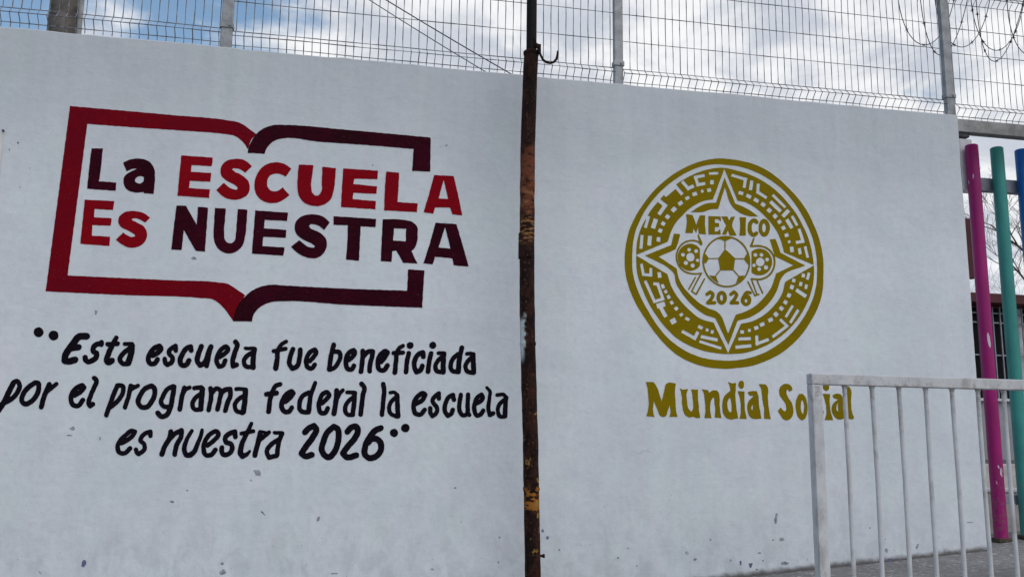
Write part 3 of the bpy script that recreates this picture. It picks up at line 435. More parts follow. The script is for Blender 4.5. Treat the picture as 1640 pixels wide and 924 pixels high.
    ('slogan_lettering', 'letter', 'black', '-5312 2930 -12 -4 -13 -9 -10 -10 -8 -14 -2 -14 3 -21 6 -14 10 -13 16 -11 13 -4 71 5 20 -1 8 -6 -19 -21 -49 -43 -37 -27 -18 -24 -24 -25 -23 -33 -25 -27 -42 -78 -14 -48 -2 -28 2 -21 7 -27 10 -27 15 -27 40 -47 31 -27 33 -18 40 -11 110 3 51 19 11 8 7 8 15 34 16 74 12 37 7 56 25 139 1 97 -5 56 1 48 -1 14 -11 28 -27 40 -15 14 -15 7 -13 2 -39 -4 -53 1 -39 -4|-5206 2634 2 3 3 -3 -9 -83 -19 -77 -13 -42 -5 -34 -3 -6 -13 -2 -19 1 -14 4 -16 15 -16 27 -6 20 4 21 41 64 36 49 34 29'),
    ('slogan_lettering', 'letter', 'black', '-4428 2913 -45 -22 -39 -14 -50 -32 -12 -11 -18 -25 -28 -30 -39 -57 -16 -43 -21 -42 -23 -63 -4 -21 -3 -83 8 -48 15 -42 21 -34 29 -33 34 -26 27 -11 33 -6 78 11 19 5 32 22 18 19 17 32 18 27 28 63 3 12 -1 14 -5 15 -9 19 -13 16 -14 11 -13 6 -14 3 -13 -1 -13 -5 -27 -19 -10 -16 -20 -48 -20 -31 -12 -9 -26 -4 -14 5 -10 16 -10 34 -2 21 2 24 33 -8 26 5 41 17 63 37 60 45 49 56 37 57 8 35 -6 49 -12 27 -19 28 -35 40 -17 12 -14 5 -20 2|-4441 2750 4 3 4 -2 -31 -29 -21 -25 -13 -10 -19 -9 18 26'),
    ('slogan_lettering', 'letter', 'black', '-3996 2927 -27 -23 -40 -22 -55 -44 -47 -52 -16 -34 -11 -35 -1 -21 4 -28 8 -34 11 -28 25 -34 55 -47 9 -14 1 -14 -2 -21 -5 -21 -7 -14 -8 -7 -30 -15 -7 -2 -7 5 -6 10 -12 69 -8 21 -16 20 -23 14 -24 3 -19 -6 -18 -20 -14 -29 -2 -20 8 -49 9 -41 13 -35 13 -21 21 -25 48 -35 15 -7 26 -4 20 3 38 25 32 13 19 12 31 26 11 15 30 70 5 35 -2 35 -5 28 -11 34 -16 28 -10 13 -62 54 -7 21 -1 21 3 9 10 12 34 25 11 -37 13 -18 14 -12 13 -7 21 -3 13 3 19 9 17 18 7 21 -3 84 -14 76 -5 14 -9 14 -17 15 -20 8 -20 1'),
    ('slogan_lettering', 'letter', 'black', '-3589 2922 -39 -11 -58 -27 -64 -59 -33 -50 -19 -49 -18 -30 -13 -35 -19 -43 -12 -35 -18 -42 -5 -43 0 -48 13 -56 11 -34 12 -28 16 -20 16 -17 35 -22 34 -15 34 -7 59 9 26 11 46 34 11 11 30 48 16 52 13 24 5 13 1 15 -4 21 -6 14 -9 13 -14 12 -14 8 -27 5 -13 -3 -13 -6 -19 -13 -13 -13 -11 -21 -11 -35 -13 -29 -5 -9 -12 -10 -20 -5 -14 2 -9 13 -8 35 -1 35 8 35 7 23 17 34 12 43 37 78 34 50 19 14 11 -34 14 -21 20 -14 27 -7 20 2 13 5 18 17 13 22 4 14 -2 21 -14 63 -6 42 -8 21 -20 24 -21 11 -20 2'),
    ('slogan_lettering', 'letter', 'black', '-3298 2945 -32 -21 -14 -18 -9 -43 -23 -78 -23 -57 -16 -71 -8 -48 -13 -51 0 -35 5 -49 9 -41 17 -35 19 -27 65 -81 21 -16 20 -6 27 3 52 22 32 23 3 -2 16 -27 17 -14 28 -9 26 2 13 7 17 17 11 14 5 14 6 57 24 134 2 70 12 85 9 43 0 28 7 35 14 37 14 49 1 21 -2 14 -9 21 -12 15 -14 12 -21 9 -20 0 -20 -5 -19 -9 -11 -12 -32 -67 -24 -83 -10 -42 -15 -40 -10 -60 -18 -85 -32 -70 -19 -20 -25 -19 -22 22 -8 14 -5 21 3 42 18 64 7 63 20 71 17 43 8 42 13 36 3 21 -4 21 -6 14 -10 14 -14 12 -15 8 -19 5 -14 0'),
    ('slogan_lettering', 'letter', 'black', '-2620 2960 -34 -10 -33 -14 -12 -8 -58 -51 -45 -47 -38 -69 -17 -43 -17 -35 -24 -93 -11 -92 7 -42 10 -35 19 -41 41 -62 19 -35 13 -14 20 -9 21 -1 53 7 53 19 26 17 32 31 12 20 38 135 1 21 -3 14 -7 15 -14 15 -14 8 -14 4 -20 -2 -21 -7 -13 -8 -12 -14 -23 -63 -9 -44 -6 -14 -9 -7 -25 -7 -8 6 -14 27 -12 28 -6 21 -1 31 1 11 4 5 21 0 13 4 27 22 96 63 70 75 26 24 18 35 12 36 3 21 -7 42 -9 22 -17 27 -20 21 -35 27 -28 10|-2629 2810 11 4 1 -3 -13 -22 -51 -54 -33 -20 15 29 10 15 45 40'),
    ('slogan_lettering', 'letter', 'black', '-2379 3106 -13 -7 -18 -17 -14 -21 -5 -15 0 -22 5 -21 12 -18 35 -37 4 -14 0 -14 -13 -36 -12 -43 -15 -36 -24 -83 -10 -60 -12 -42 -13 -93 7 -119 15 -84 11 -21 15 -15 21 -11 20 -3 20 3 40 22 40 13 26 14 14 11 12 14 5 15 2 14 -2 21 -4 14 -7 14 -12 14 -16 9 -20 6 -21 0 -20 -7 -7 0 -2 31 0 36 3 21 13 43 18 85 8 57 16 43 11 42 16 44 16 79 1 14 -2 14 -22 56 -19 28 -36 41 -18 14 -15 6 -20 3'),
    ('slogan_lettering', 'letter', 'black', '-2097 2910 -20 -10 -9 -14 -3 -14 2 -21 6 -14 8 -11 14 -10 15 -5 48 -5 82 1 41 6 7 -5 -91 -52 -34 -30 -27 -19 -47 -54 -22 -43 -19 -29 -6 -15 -6 -28 -5 -43 5 -35 7 -28 19 -63 16 -28 26 -27 43 -27 14 -6 35 -11 14 -1 61 2 34 -2 7 -1 21 -14 14 -4 21 1 26 9 14 7 13 14 8 21 4 22 -3 42 -12 77 3 57 0 100 -4 63 21 165 0 21 -6 21 -14 21 -19 16 -21 9 -28 6 -89 -3 -55 -9 -61 2|-1932 2637 8 3 2 -3 1 -35 -4 -57 3 -99 5 -42 -7 -5 -20 -1 -41 4 -14 6 -8 5 -14 23 -14 42 -1 28 5 15 38 57 42 47'),
    ('slogan_lettering', 'letter', 'black', '-984 3145 -41 -21 -36 -26 -38 -21 -46 -40 -53 -80 -30 -66 -6 -5 -34 -13 -48 -6 -14 -6 -16 -17 -10 -21 -2 -15 5 -21 8 -14 14 -14 14 -9 14 -4 14 1 20 5 7 -1 2 -4 -1 -50 7 -81 -23 -140 -4 -57 -9 -43 -2 -50 6 -28 10 -21 20 -20 21 -9 28 -5 14 2 13 5 14 12 14 19 8 14 5 14 5 50 8 50 1 64 6 58 1 99 -9 79 6 79 3 2 13 4 48 9 35 12 48 8 20 6 24 15 10 11 5 11 3 22 -3 14 -6 14 -10 14 -21 14 -15 3 -14 0 -48 -12 -34 -6 -5 3 17 29 13 14 47 38 34 17 20 14 13 14 10 16 3 15 -1 14 -5 14 -11 16 -14 11 -14 5 -14 0'),
    ('slogan_lettering', 'letter', 'black', '-775 2949 -24 -8 -10 -9 -9 -13 -23 -44 -28 -80 -12 -50 -17 -51 -5 -50 -9 -43 -4 -51 -5 -28 0 -29 4 -28 19 -49 49 -77 34 -49 12 -14 14 -10 22 -8 21 -3 27 6 36 18 38 16 55 36 18 23 34 58 24 79 2 79 22 137 -1 129 -2 43 -6 22 -14 21 -16 11 -29 8 -14 0 -13 -4 -16 -11 -21 -29 -6 -15 -3 -29 0 -165 -10 -50 -4 -58 -11 -79 -6 -21 -31 -45 -13 -11 -28 -11 -7 5 -15 18 -16 26 -9 28 -1 29 7 43 6 57 17 80 17 50 12 51 23 55 3 32 -7 28 -16 21 -13 8 -14 5'),
    ('slogan_lettering', 'letter', 'black', '-178 2949 -34 -12 -65 -35 -51 -39 -14 -13 -42 -66 -17 -37 -18 -33 -6 -18 -21 -87 -5 -79 3 -21 29 -114 14 -35 26 -31 36 -24 45 -20 40 -12 14 -1 21 3 34 11 31 17 45 51 19 44 18 28 5 16 -1 28 -8 21 -11 15 -9 6 -22 9 -29 1 -13 -6 -14 -10 -29 -33 -23 -53 -7 -8 -6 -2 -29 7 -12 11 -10 21 -12 36 -1 7 4 3 14 -5 21 -1 21 4 13 8 27 35 75 83 19 37 25 36 38 66 5 37 -4 43 -9 28 -13 21 -36 48 -14 12 -22 6|-200 2790 9 3 4 -3 -15 -29 -23 -30 -26 -44 -52 -57 -1 5 5 15 31 65 46 59'),
    ('slogan_lettering', 'letter', 'black', '357 3115 -14 -5 -15 -12 -14 -22 -11 -30 -11 -57 -13 -45 -6 -65 -17 -88 -13 -50 -5 -51 -8 -51 -7 -108 0 -65 -8 -50 -9 -87 5 -21 13 -21 22 -18 21 -8 36 -1 14 2 27 10 35 17 35 11 25 15 43 35 54 66 33 64 19 47 25 45 28 87 2 44 -1 50 -16 65 -20 43 -26 29 -44 22 -29 7 -56 -4 -29 3 -1 2 4 29 14 44 4 22 1 29 -4 21 -11 22 -7 9 -15 11 -22 7|395 2782 5 6 28 -7 64 1 7 -7 7 -19 7 -28 0 -22 -15 -73 -39 -78 -19 -32 -16 -36 -16 -22 -22 -22 -18 -16 -9 -4 -3 4 0 14 6 101 11 58 3 58 10 87'),
    ('slogan_lettering', 'letter', 'black', '947 2979 -14 -2 -29 -15 -42 -16 -49 -26 -20 -17 -48 -55 -37 -59 -6 -14 -27 -95 -7 -87 2 -36 11 -101 17 -57 21 -43 15 -21 12 -13 29 -21 22 -10 28 -10 29 -3 64 3 21 8 28 19 25 27 20 44 25 44 6 22 0 22 -3 14 -17 24 -15 11 -14 7 -15 3 -21 0 -21 -8 -12 -11 -48 -91 -14 -2 -15 3 -10 8 -7 14 -22 93 -1 7 7 5 21 9 41 27 63 50 20 25 34 35 38 59 9 22 13 66 -2 29 -9 29 -18 28 -31 35 -26 17|887 2795 3 2 2 -2 -15 -30 -12 -14 -23 -18 -2 3 20 36 9 11'),
    ('slogan_lettering', 'letter', 'black', '1185 2959 -21 -9 -9 -8 -12 -20 -6 -25 0 -43 8 -80 -2 -94 -7 -73 -2 -58 -6 -51 -1 -65 -9 -94 -10 -44 0 -14 4 -15 8 -14 14 -14 15 -10 22 -6 21 2 21 8 21 13 9 11 9 21 8 58 1 73 9 58 8 94 1 73 8 58 45 53 25 37 35 27 21 10 7 -6 -7 -80 -5 -22 -14 -37 -20 -81 -8 -64 -8 -45 -3 -138 7 -50 7 -14 12 -14 17 -13 22 -8 22 -2 14 3 14 9 13 14 11 14 5 15 1 14 -5 73 8 94 11 66 5 44 16 51 21 95 3 51 10 66 -1 37 -4 21 -7 15 -12 14 -22 15 -22 7 -43 3 -86 -9 -14 -4 -50 -25 -14 -10 -14 -14 -4 6 -3 15 -7 14 -16 17 -15 7 -14 2'),
    ('slogan_lettering', 'letter', 'black', '1836 2981 -29 -13 -35 -22 -29 -27 -41 -31 -42 -52 -49 -89 -20 -74 -3 -29 -4 -95 16 -130 15 -43 27 -37 30 -27 22 -15 14 -7 22 -7 65 -8 22 0 21 4 50 21 14 10 49 56 19 49 28 45 7 29 -1 22 -4 15 -8 14 -11 13 -15 9 -15 5 -29 -1 -21 -7 -17 -15 -37 -52 -19 -44 -16 -23 -15 -6 -28 -1 -15 6 -10 14 -5 22 -5 65 2 2 22 -1 21 4 14 7 13 12 18 29 76 90 18 37 24 38 37 68 16 43 3 22 -3 22 -7 14 -13 14 -44 33 -23 13 -29 9 -29 2'),
    ('slogan_lettering', 'letter', 'black', '2345 3140 -50 -31 -38 -17 -20 -16 -40 -45 -37 -67 -13 -31 -57 -6 -15 -5 -21 -20 -15 -30 -1 -15 3 -14 7 -15 11 -14 13 -10 15 -7 14 -2 15 2 4 -3 -5 -37 2 -80 -9 -88 -11 -59 2 -73 -5 -87 -12 -73 4 -22 11 -21 23 -20 22 -9 22 -1 28 11 27 22 10 22 10 95 -1 66 2 102 12 73 2 95 -4 66 2 29 1 3 8 2 29 1 36 5 51 3 14 3 19 11 17 15 12 22 1 22 -8 22 -15 19 -15 10 -15 6 -14 2 -51 -7 -22 0 -4 2 7 15 14 15 52 39 39 23 11 15 5 15 3 22 -2 15 -6 14 -8 10 -15 11 -15 4 -14 0'),
    ('slogan_lettering', 'letter', 'black', '2556 3201 -22 -9 -25 -16 -11 -8 -12 -15 -8 -22 -2 -23 0 -22 4 -22 5 -14 10 -17 15 -15 15 -9 22 -7 22 -2 22 0 22 3 15 7 9 8 26 30 9 16 5 14 2 23 -1 22 -5 22 -6 14 -10 15 -13 12 -15 8 -37 9|2534 2942 -21 -6 -21 -11 -8 -9 -6 -13 -6 -59 -17 -74 -16 -56 -12 -106 -2 -59 -5 -51 0 -66 -7 -58 -2 -66 7 -22 17 -21 19 -11 22 -5 29 4 21 13 16 24 12 29 4 37 -1 161 10 51 5 59 13 96 16 59 13 88 -1 15 -4 15 -15 23 -15 11 -15 7 -15 2'),
    ('slogan_lettering', 'letter', 'black', '2926 2978 -29 -14 -36 -11 -22 -9 -43 -27 -21 -18 -16 -23 -29 -30 -43 -68 -38 -104 -11 -66 -1 -22 17 -146 10 -31 60 -120 17 -20 30 -13 22 -2 22 5 29 16 58 20 50 35 12 17 33 59 16 59 11 30 2 15 -4 22 -16 29 -24 19 -15 5 -15 2 -15 -2 -21 -10 -15 -11 -13 -14 -24 -74 -18 -37 -14 -14 -7 -3 -2 1 -15 22 -12 21 -8 29 -6 66 3 44 28 89 28 60 10 16 43 34 4 -4 4 -37 12 -22 12 -12 15 -10 15 -6 15 -2 22 3 29 13 14 15 7 16 3 24 -2 81 -10 59 -9 22 -19 21 -28 15 -30 4'),
    ('slogan_lettering', 'letter', 'black', '3226 3235 -19 -8 -32 -23 -22 -23 -9 -23 -4 -22 -1 -23 2 -14 5 -15 10 -18 16 -15 15 -10 15 -7 22 -5 30 -1 22 2 14 6 14 9 37 43 7 25 -3 37 -7 22 -11 22 -11 15 -16 12 -16 9 -21 6 -22 1|3174 2952 -22 -11 -9 -12 -7 -15 -15 -52 -11 -59 -14 -45 -14 -96 -1 -67 -12 -58 -11 -96 -5 -96 5 -21 9 -16 15 -15 15 -8 14 -3 30 3 28 13 14 15 9 22 10 51 0 74 7 51 5 58 6 38 5 67 34 147 12 75 -1 15 -5 15 -10 14 -14 10 -15 6 -15 1'),
    ('slogan_lettering', 'letter', 'black', '3536 2968 -44 -5 -52 0 -30 -3 -14 -4 -15 -8 -15 -16 -7 -22 2 -22 7 -17 16 -16 15 -8 14 -3 66 3 -28 -26 -29 -31 -36 -29 -47 -66 -17 -35 -30 -47 -21 -74 -2 -44 6 -59 10 -36 15 -29 20 -29 29 -28 41 -18 74 -10 82 -7 22 -6 15 -1 22 6 17 14 22 30 7 22 -1 110 -8 81 9 163 -6 81 9 67 4 52 -2 14 -7 18 -9 11 -14 12 -30 11|3484 2663 6 -7 1 -74 -3 -59 4 -73 0 -30 -1 -1 -45 4 -15 8 -8 9 -10 22 -10 44 2 29 8 26 39 64'),
    ('slogan_lettering', 'letter', 'black', '4088 3154 -29 -20 -17 -21 -5 -15 -23 -134 -4 -5 -22 1 -15 -3 -15 -8 -29 -31 -30 -23 -29 -28 -36 -27 -44 -61 -21 -45 -18 -31 -9 -22 -21 -97 -4 -88 7 -37 16 -36 17 -29 28 -38 38 -28 37 -14 142 -17 22 1 30 7 18 9 13 15 10 23 8 52 5 111 -3 88 12 97 11 52 2 74 17 90 15 53 8 52 15 53 1 14 -2 15 -5 15 -10 15 -17 14 -19 9 -15 4 -15 -1|3961 2769 8 6 3 -5 -14 -75 -1 -59 -5 -52 -2 -59 -6 -74 -5 -7 -22 0 -22 3 -15 6 -8 9 -12 31 -2 29 7 89 6 22 32 68'),
    ('slogan_lettering', 'letter', 'black', '4342 2980 -45 -8 -52 -6 -17 -12 -10 -15 -6 -15 -3 -23 4 -14 11 -18 17 -11 21 -4 75 8 38 7 -129 -130 -16 -23 -17 -36 -22 -39 -26 -67 -4 -37 6 -37 16 -59 21 -56 16 -24 30 -28 38 -17 75 -18 30 -3 52 -1 30 -6 23 1 22 11 18 18 15 23 4 15 -4 66 1 67 -8 74 -2 59 -7 67 -3 67 -6 66 2 60 -2 30 -8 22 -10 14 -17 14 -15 7 -23 4 -22 -4 -23 11 -15 3|4385 2692 7 -67 -1 -82 10 -81 0 -22 -3 -8 -45 6 -15 6 -8 6 -12 17 -12 22 -7 22 -1 15 4 37 9 22 21 31 19 37'),
    ('slogan_lettering', 'letter', 'black', '-7986 1841 -47 -22 -35 -22 -17 -15 -16 -29 -20 -50 -13 -41 -21 -40 -33 -101 -17 -35 -32 -114 -15 -34 -13 -46 -25 -60 -12 -19 -17 -10 -8 -12 -7 -20 -3 -26 -22 -41 -23 -33 -15 -33 -22 -41 -4 -33 4 -26 11 -21 20 -19 26 -9 25 -2 18 3 17 11 33 43 14 36 17 28 13 27 23 35 15 38 15 27 30 19 36 16 27 20 30 18 52 40 19 24 26 28 44 53 17 35 18 27 29 61 16 54 11 27 6 47 0 47 -19 59 -24 55 -18 25 -24 25 -27 18 -25 8 -19 3|-7974 1700 14 7 6 -2 14 -31 7 -27 -2 -26 -18 -61 -28 -74 -19 -27 -19 -34 -40 -50 -23 -17 -3 5 7 34 24 67 14 34 13 53 39 95'),
    ('slogan_lettering', 'letter', 'black', '-7515 1815 -18 -7 -64 -52 -41 -25 -46 -45 -19 -24 -21 -18 -11 -14 -38 -57 -15 -27 -15 -20 -9 -21 -19 -60 -9 -47 -10 -34 -2 -33 4 -74 4 -13 14 -33 33 -46 17 -19 16 -13 28 -17 38 -9 43 -2 31 3 53 30 23 19 35 22 46 47 19 27 25 29 32 60 37 78 19 77 7 81 -7 67 -1 47 -4 27 -5 13 -10 20 -12 17 -21 21 -26 17 -26 7|-7482 1675 4 3 13 1 4 -4 6 -87 -17 -94 -26 -70 -20 -32 -20 -41 -42 -47 -24 -14 -31 -28 -27 -15 -18 -7 -6 1 -13 6 -22 20 -7 13 -2 13 10 67 30 88 28 48 29 34 23 33 39 41 31 22 27 27'),
    ('slogan_lettering', 'letter', 'black', '-7145 1781 -13 -3 -17 -11 -16 -15 -8 -13 -13 -50 -25 -72 -16 -37 -9 -45 -12 -34 -22 -74 -7 -49 -12 -45 -14 -74 -3 -61 -9 -47 -5 -47 6 -26 10 -18 14 -15 19 -9 25 -1 24 8 12 12 12 25 13 47 13 134 9 34 8 47 18 75 21 54 17 19 46 44 35 27 63 69 29 24 37 45 6 13 1 21 -3 13 -7 14 -13 15 -20 10 -19 1 -12 -4 -47 -37 -23 -27 -17 -14 -5 4 -4 20 -5 14 -14 20 -10 8 -13 7'),
    ('slogan_lettering', 'letter', 'black', '-6326 1775 -85 -37 -24 -18 -31 -18 -47 -42 -24 -34 -23 -28 -31 -54 -29 -96 -6 -47 -1 -40 19 -101 10 -33 19 -38 17 -29 26 -32 28 -21 31 -12 65 -13 25 -3 31 6 43 18 40 43 10 14 30 54 15 38 22 31 4 13 1 14 -3 20 -13 23 -22 17 -16 6 -15 2 -13 -1 -12 -5 -12 -11 -23 -27 -11 -18 -39 -84 -5 -7 -11 -8 -12 -2 -26 3 -17 5 -16 8 -17 19 -10 19 -6 21 -9 47 -2 20 1 5 32 -1 19 6 29 22 31 17 23 19 43 24 41 38 23 33 22 25 20 35 18 27 6 14 3 27 -6 27 -8 14 -45 53 -18 19 -14 8 -19 6|-6375 1596 3 0 -4 -7 -19 -20 -14 -10 -5 2 16 18'),
    ('slogan_lettering', 'letter', 'black', '-6037 1973 -20 -8 -13 -14 -7 -20 0 -28 7 -20 9 -13 49 -40 2 -14 -14 -54 -20 -42 -23 -76 -9 -39 -19 -42 -23 -72 -8 -51 -15 -41 -17 -68 -7 -88 8 -47 18 -33 47 -58 20 -13 20 -6 12 1 9 4 45 35 42 34 6 7 7 14 2 20 -3 20 -9 20 -11 14 -20 12 -19 5 -26 -1 -10 -5 -8 -7 -4 7 9 61 16 48 26 123 19 41 22 61 14 55 17 35 21 55 8 41 -3 61 -15 40 -18 29 -25 25 -37 28 -14 5 -12 2'),
    ('slogan_lettering', 'letter', 'black', '-5386 1797 -51 -13 -12 -7 -9 -10 -33 -115 -19 -43 -23 -74 -10 -41 -15 -41 -24 -125 -15 -41 -9 -44 -22 -78 -15 -41 -24 -123 -15 -54 -1 -27 7 -27 8 -13 9 -10 20 -12 20 -5 13 1 12 3 13 11 11 21 7 20 12 54 15 41 8 48 7 18 71 51 25 28 73 69 86 118 16 37 24 38 23 48 7 21 12 82 1 96 -6 34 -14 34 -25 30 -27 19 -27 12 -27 6|-5345 1668 20 1 13 -2 8 -8 2 -25 -3 -68 -3 -27 -23 -62 -27 -40 -17 -36 -36 -55 -28 -27 -29 -37 2 15 14 41 8 48 23 75 13 34 12 55 14 34 25 81'),
    ('slogan_lettering', 'letter', 'black', '-5064 1790 -19 -4 -19 -11 -9 -13 -5 -14 -12 -60 -6 -78 -6 -13 -3 -14 5 -34 -10 -55 -4 -55 -18 -75 -16 -48 -7 -41 -12 -41 -8 -41 -10 -41 1 -20 12 -27 20 -22 13 -9 14 -4 19 0 12 6 18 18 10 20 8 47 13 41 10 55 18 75 14 42 14 96 5 47 8 48 23 29 43 32 44 21 31 22 32 17 13 14 10 28 -1 21 -5 13 -12 15 -20 12 -20 2 -19 -4 -50 -28 -59 7 -7 3 -14 12 -13 7'),
    ('slogan_lettering', 'letter', 'black', '-4541 1806 -45 -14 -25 -14 -38 -16 -57 -33 -12 -10 -39 -44 -47 -63 -17 -42 -16 -28 -14 -34 -18 -35 -28 -82 -5 -28 -5 -41 1 -13 7 -34 26 -61 20 -35 47 -52 31 -27 34 -17 26 -8 13 -1 78 1 66 23 16 8 42 41 24 38 19 24 76 152 20 76 10 90 -5 103 -8 34 -15 34 -21 34 -18 20 -15 13 -63 40 -20 5|-4527 1660 9 2 10 -9 10 -13 9 -27 2 -21 4 -48 -1 -27 -17 -76 -7 -21 -27 -56 -20 -34 -17 -41 -38 -53 -12 -10 -13 -4 -45 -10 -19 1 -20 7 -21 16 -15 21 -11 27 -4 28 17 75 28 77 20 34 18 41 37 52 62 44'),
    ('slogan_lettering', 'letter', 'black', '-3972 1805 -115 -56 -55 -49 -43 -51 -23 -49 -16 -30 -25 -62 -14 -49 -22 -48 -11 -42 -6 -41 6 -41 8 -31 16 -35 15 -22 21 -25 28 -28 35 -21 27 -9 26 -6 26 -1 20 2 8 -4 -19 -62 -11 -21 -37 -35 -17 -9 -19 -6 -13 0 -12 7 -45 56 -21 20 -14 8 -26 5 -26 -3 -19 -7 -12 -14 -7 -20 -1 -28 5 -20 9 -18 39 -49 32 -34 35 -26 34 -13 39 -5 32 4 69 24 36 21 18 14 40 55 7 14 24 62 10 48 15 35 8 28 14 62 3 55 7 41 1 55 8 90 13 69 5 83 -2 62 7 69 -4 21 -5 13 -9 14 -14 13 -16 9 -41 14 -13 1|-4012 1637 12 3 1 -2 1 -49 -17 -145 -2 -55 -7 -48 -2 -55 -6 -41 -5 -5 -39 -4 -40 1 -13 2 -22 17 -16 27 -9 27 -2 14 4 27 21 44 22 60 14 49 20 35 13 28 15 21 30 35'),
    ('slogan_lettering', 'letter', 'black', '-3676 1771 -26 -22 -12 -21 -7 -48 -10 -42 -6 -44 -17 -60 -14 -76 -2 -53 -6 -44 -1 -55 -8 -89 -12 -69 1 -41 3 -14 7 -14 20 -21 14 -8 20 -6 20 0 19 8 18 23 10 27 12 111 0 61 8 49 11 145 20 71 35 74 6 8 13 9 83 39 13 17 6 28 -1 21 -10 20 -14 14 -14 6 -20 2 -20 -3 -58 -27 -7 1 -21 18 -20 10 -20 1'),
    ('slogan_lettering', 'letter', 'black', '-3217 1796 -39 -9 -60 -3 -86 -17 -12 -7 -19 -16 -7 -9 -6 -14 0 -21 10 -28 15 -17 21 -11 20 -2 46 12 46 2 40 5 5 -5 -3 -55 -23 -22 -36 -21 -47 -40 -55 -65 -35 -68 -23 -63 -5 -23 3 -49 9 -55 11 -32 7 -15 13 -21 17 -19 28 -25 34 -22 14 -6 33 -5 40 -2 59 11 34 -4 13 1 19 9 24 21 9 14 4 13 -5 62 0 83 5 69 -3 63 5 104 3 41 -3 70 4 55 -1 28 -8 28 -11 18 -14 14 -21 13 -15 19 -14 10 -13 5 -14 2|-3256 1428 3 3 3 -3 1 -7 -2 -35 2 -55 -3 -48 5 -62 -1 -35 -2 -4 -6 -3 -20 -4 -20 -2 -13 2 -7 4 -10 12 -13 35 -4 34 3 34 6 21 20 35 15 35 11 14'),
    ('slogan_lettering', 'letter', 'black', '-2973 1772 -20 -9 -13 -10 -7 -11 -5 -21 0 -14 5 -35 22 -90 4 -34 -2 -49 2 -55 -7 -91 -12 -55 -4 -56 -19 -124 3 -21 11 -20 14 -16 14 -10 14 -5 13 0 20 5 19 11 10 10 7 14 14 76 3 69 12 77 15 62 4 84 -5 76 1 7 19 21 18 35 14 20 19 23 11 7 8 1 26 -14 9 -9 8 -11 -12 -36 0 -13 6 -21 0 -7 -5 -35 -10 -42 -4 -76 -12 -70 -15 -52 -4 -45 -9 -49 -2 -28 6 -27 13 -21 21 -16 21 -5 20 1 16 8 20 21 11 21 19 105 6 48 10 42 3 69 9 63 19 63 4 38 8 11 49 51 33 14 20 5 7 -3 8 -71 -2 -35 -22 -70 -22 -42 -22 -77 -10 -49 -11 -42 -5 -55 -13 -49 -4 -28 2 -21 4 -13 11 -17 13 -10 15 -6 20 -3 20 2 13 6 21 23 14 28 26 139 16 49 8 42 31 84 13 28 7 27 9 64 0 35 -19 146 -6 21 -8 13 -21 20 -28 10 -101 -9 -20 -4 -59 -21 -12 -8 -20 -20 -7 0 -35 25 -42 24 -27 10 -27 4 -47 -2 -13 -4 -58 -45 -5 15 -8 13 -9 11 -14 10 -21 5'),
    ('slogan_lettering', 'letter', 'black', '-2270 1765 -13 -6 -13 -10 -12 -14 -7 -14 -1 -14 2 -14 6 -14 10 -13 14 -11 21 -6 60 8 75 1 41 -4 2 -4 3 -35 0 -35 -3 -7 -30 -19 -46 -24 -32 -28 -26 -19 -50 -54 -19 -35 -19 -27 -25 -64 -3 -21 1 -21 17 -104 10 -27 19 -35 21 -27 37 -34 32 -15 68 -13 62 -22 14 -2 13 2 40 16 13 8 23 31 7 14 3 14 9 105 1 48 9 56 4 98 -4 70 4 49 -1 63 3 56 -5 91 -10 21 -11 14 -16 13 -20 8 -34 1 -14 7 -13 2 -61 -3 -62 7|-2101 1412 14 7 3 -6 3 -42 -6 -84 -9 -56 -4 -62 -5 -35 -5 -4 -41 9 -14 6 -19 15 -13 20 -8 21 -4 21 -2 28 6 35 10 20 19 22 25 38 38 38'),
    ('slogan_lettering', 'letter', 'black', '-1080 1938 -61 -16 -54 -20 -14 -7 -13 -11 -32 -36 -15 -22 -29 -53 -17 -53 -25 -50 -69 -10 -54 -14 -19 -12 -8 -10 -5 -13 -3 -22 1 -21 8 -21 17 -21 17 -10 14 -4 54 5 7 0 2 -3 -17 -98 -1 -56 -8 -57 -4 -150 -8 -60 5 -20 8 -14 15 -15 21 -12 14 -4 13 0 27 9 26 17 10 21 7 77 1 63 6 49 -3 63 5 92 4 21 13 42 10 50 4 4 108 21 9 6 11 12 13 30 2 15 -2 21 -9 21 -11 13 -13 11 -14 6 -21 2 -20 -4 -7 2 -2 3 22 57 10 17 14 10 60 23 34 9 14 7 13 16 12 25 2 17 -2 14 -7 14 -10 13 -14 12 -14 7 -14 3'),
    ('slogan_lettering', 'letter', 'black', '-793 1742 -74 -46 -47 -35 -13 -12 -19 -28 -31 -34 -33 -58 -16 -49 -21 -41 -22 -93 -2 -98 10 -35 32 -70 20 -32 29 -30 36 -25 28 -16 35 -12 28 0 61 8 34 14 33 20 43 66 16 36 13 21 5 14 1 14 -3 14 -13 28 -10 10 -14 11 -21 7 -14 1 -14 -4 -13 -6 -18 -14 -10 -14 -17 -41 -10 -16 -16 -20 -20 -10 -14 -1 -13 2 -14 5 -12 8 -18 28 -16 42 -5 28 -2 21 1 14 3 2 14 -2 20 2 34 13 66 54 26 29 33 26 46 57 19 38 29 41 16 35 2 15 0 14 -8 21 -36 48 -20 21 -21 13 -28 6 -21 0'),
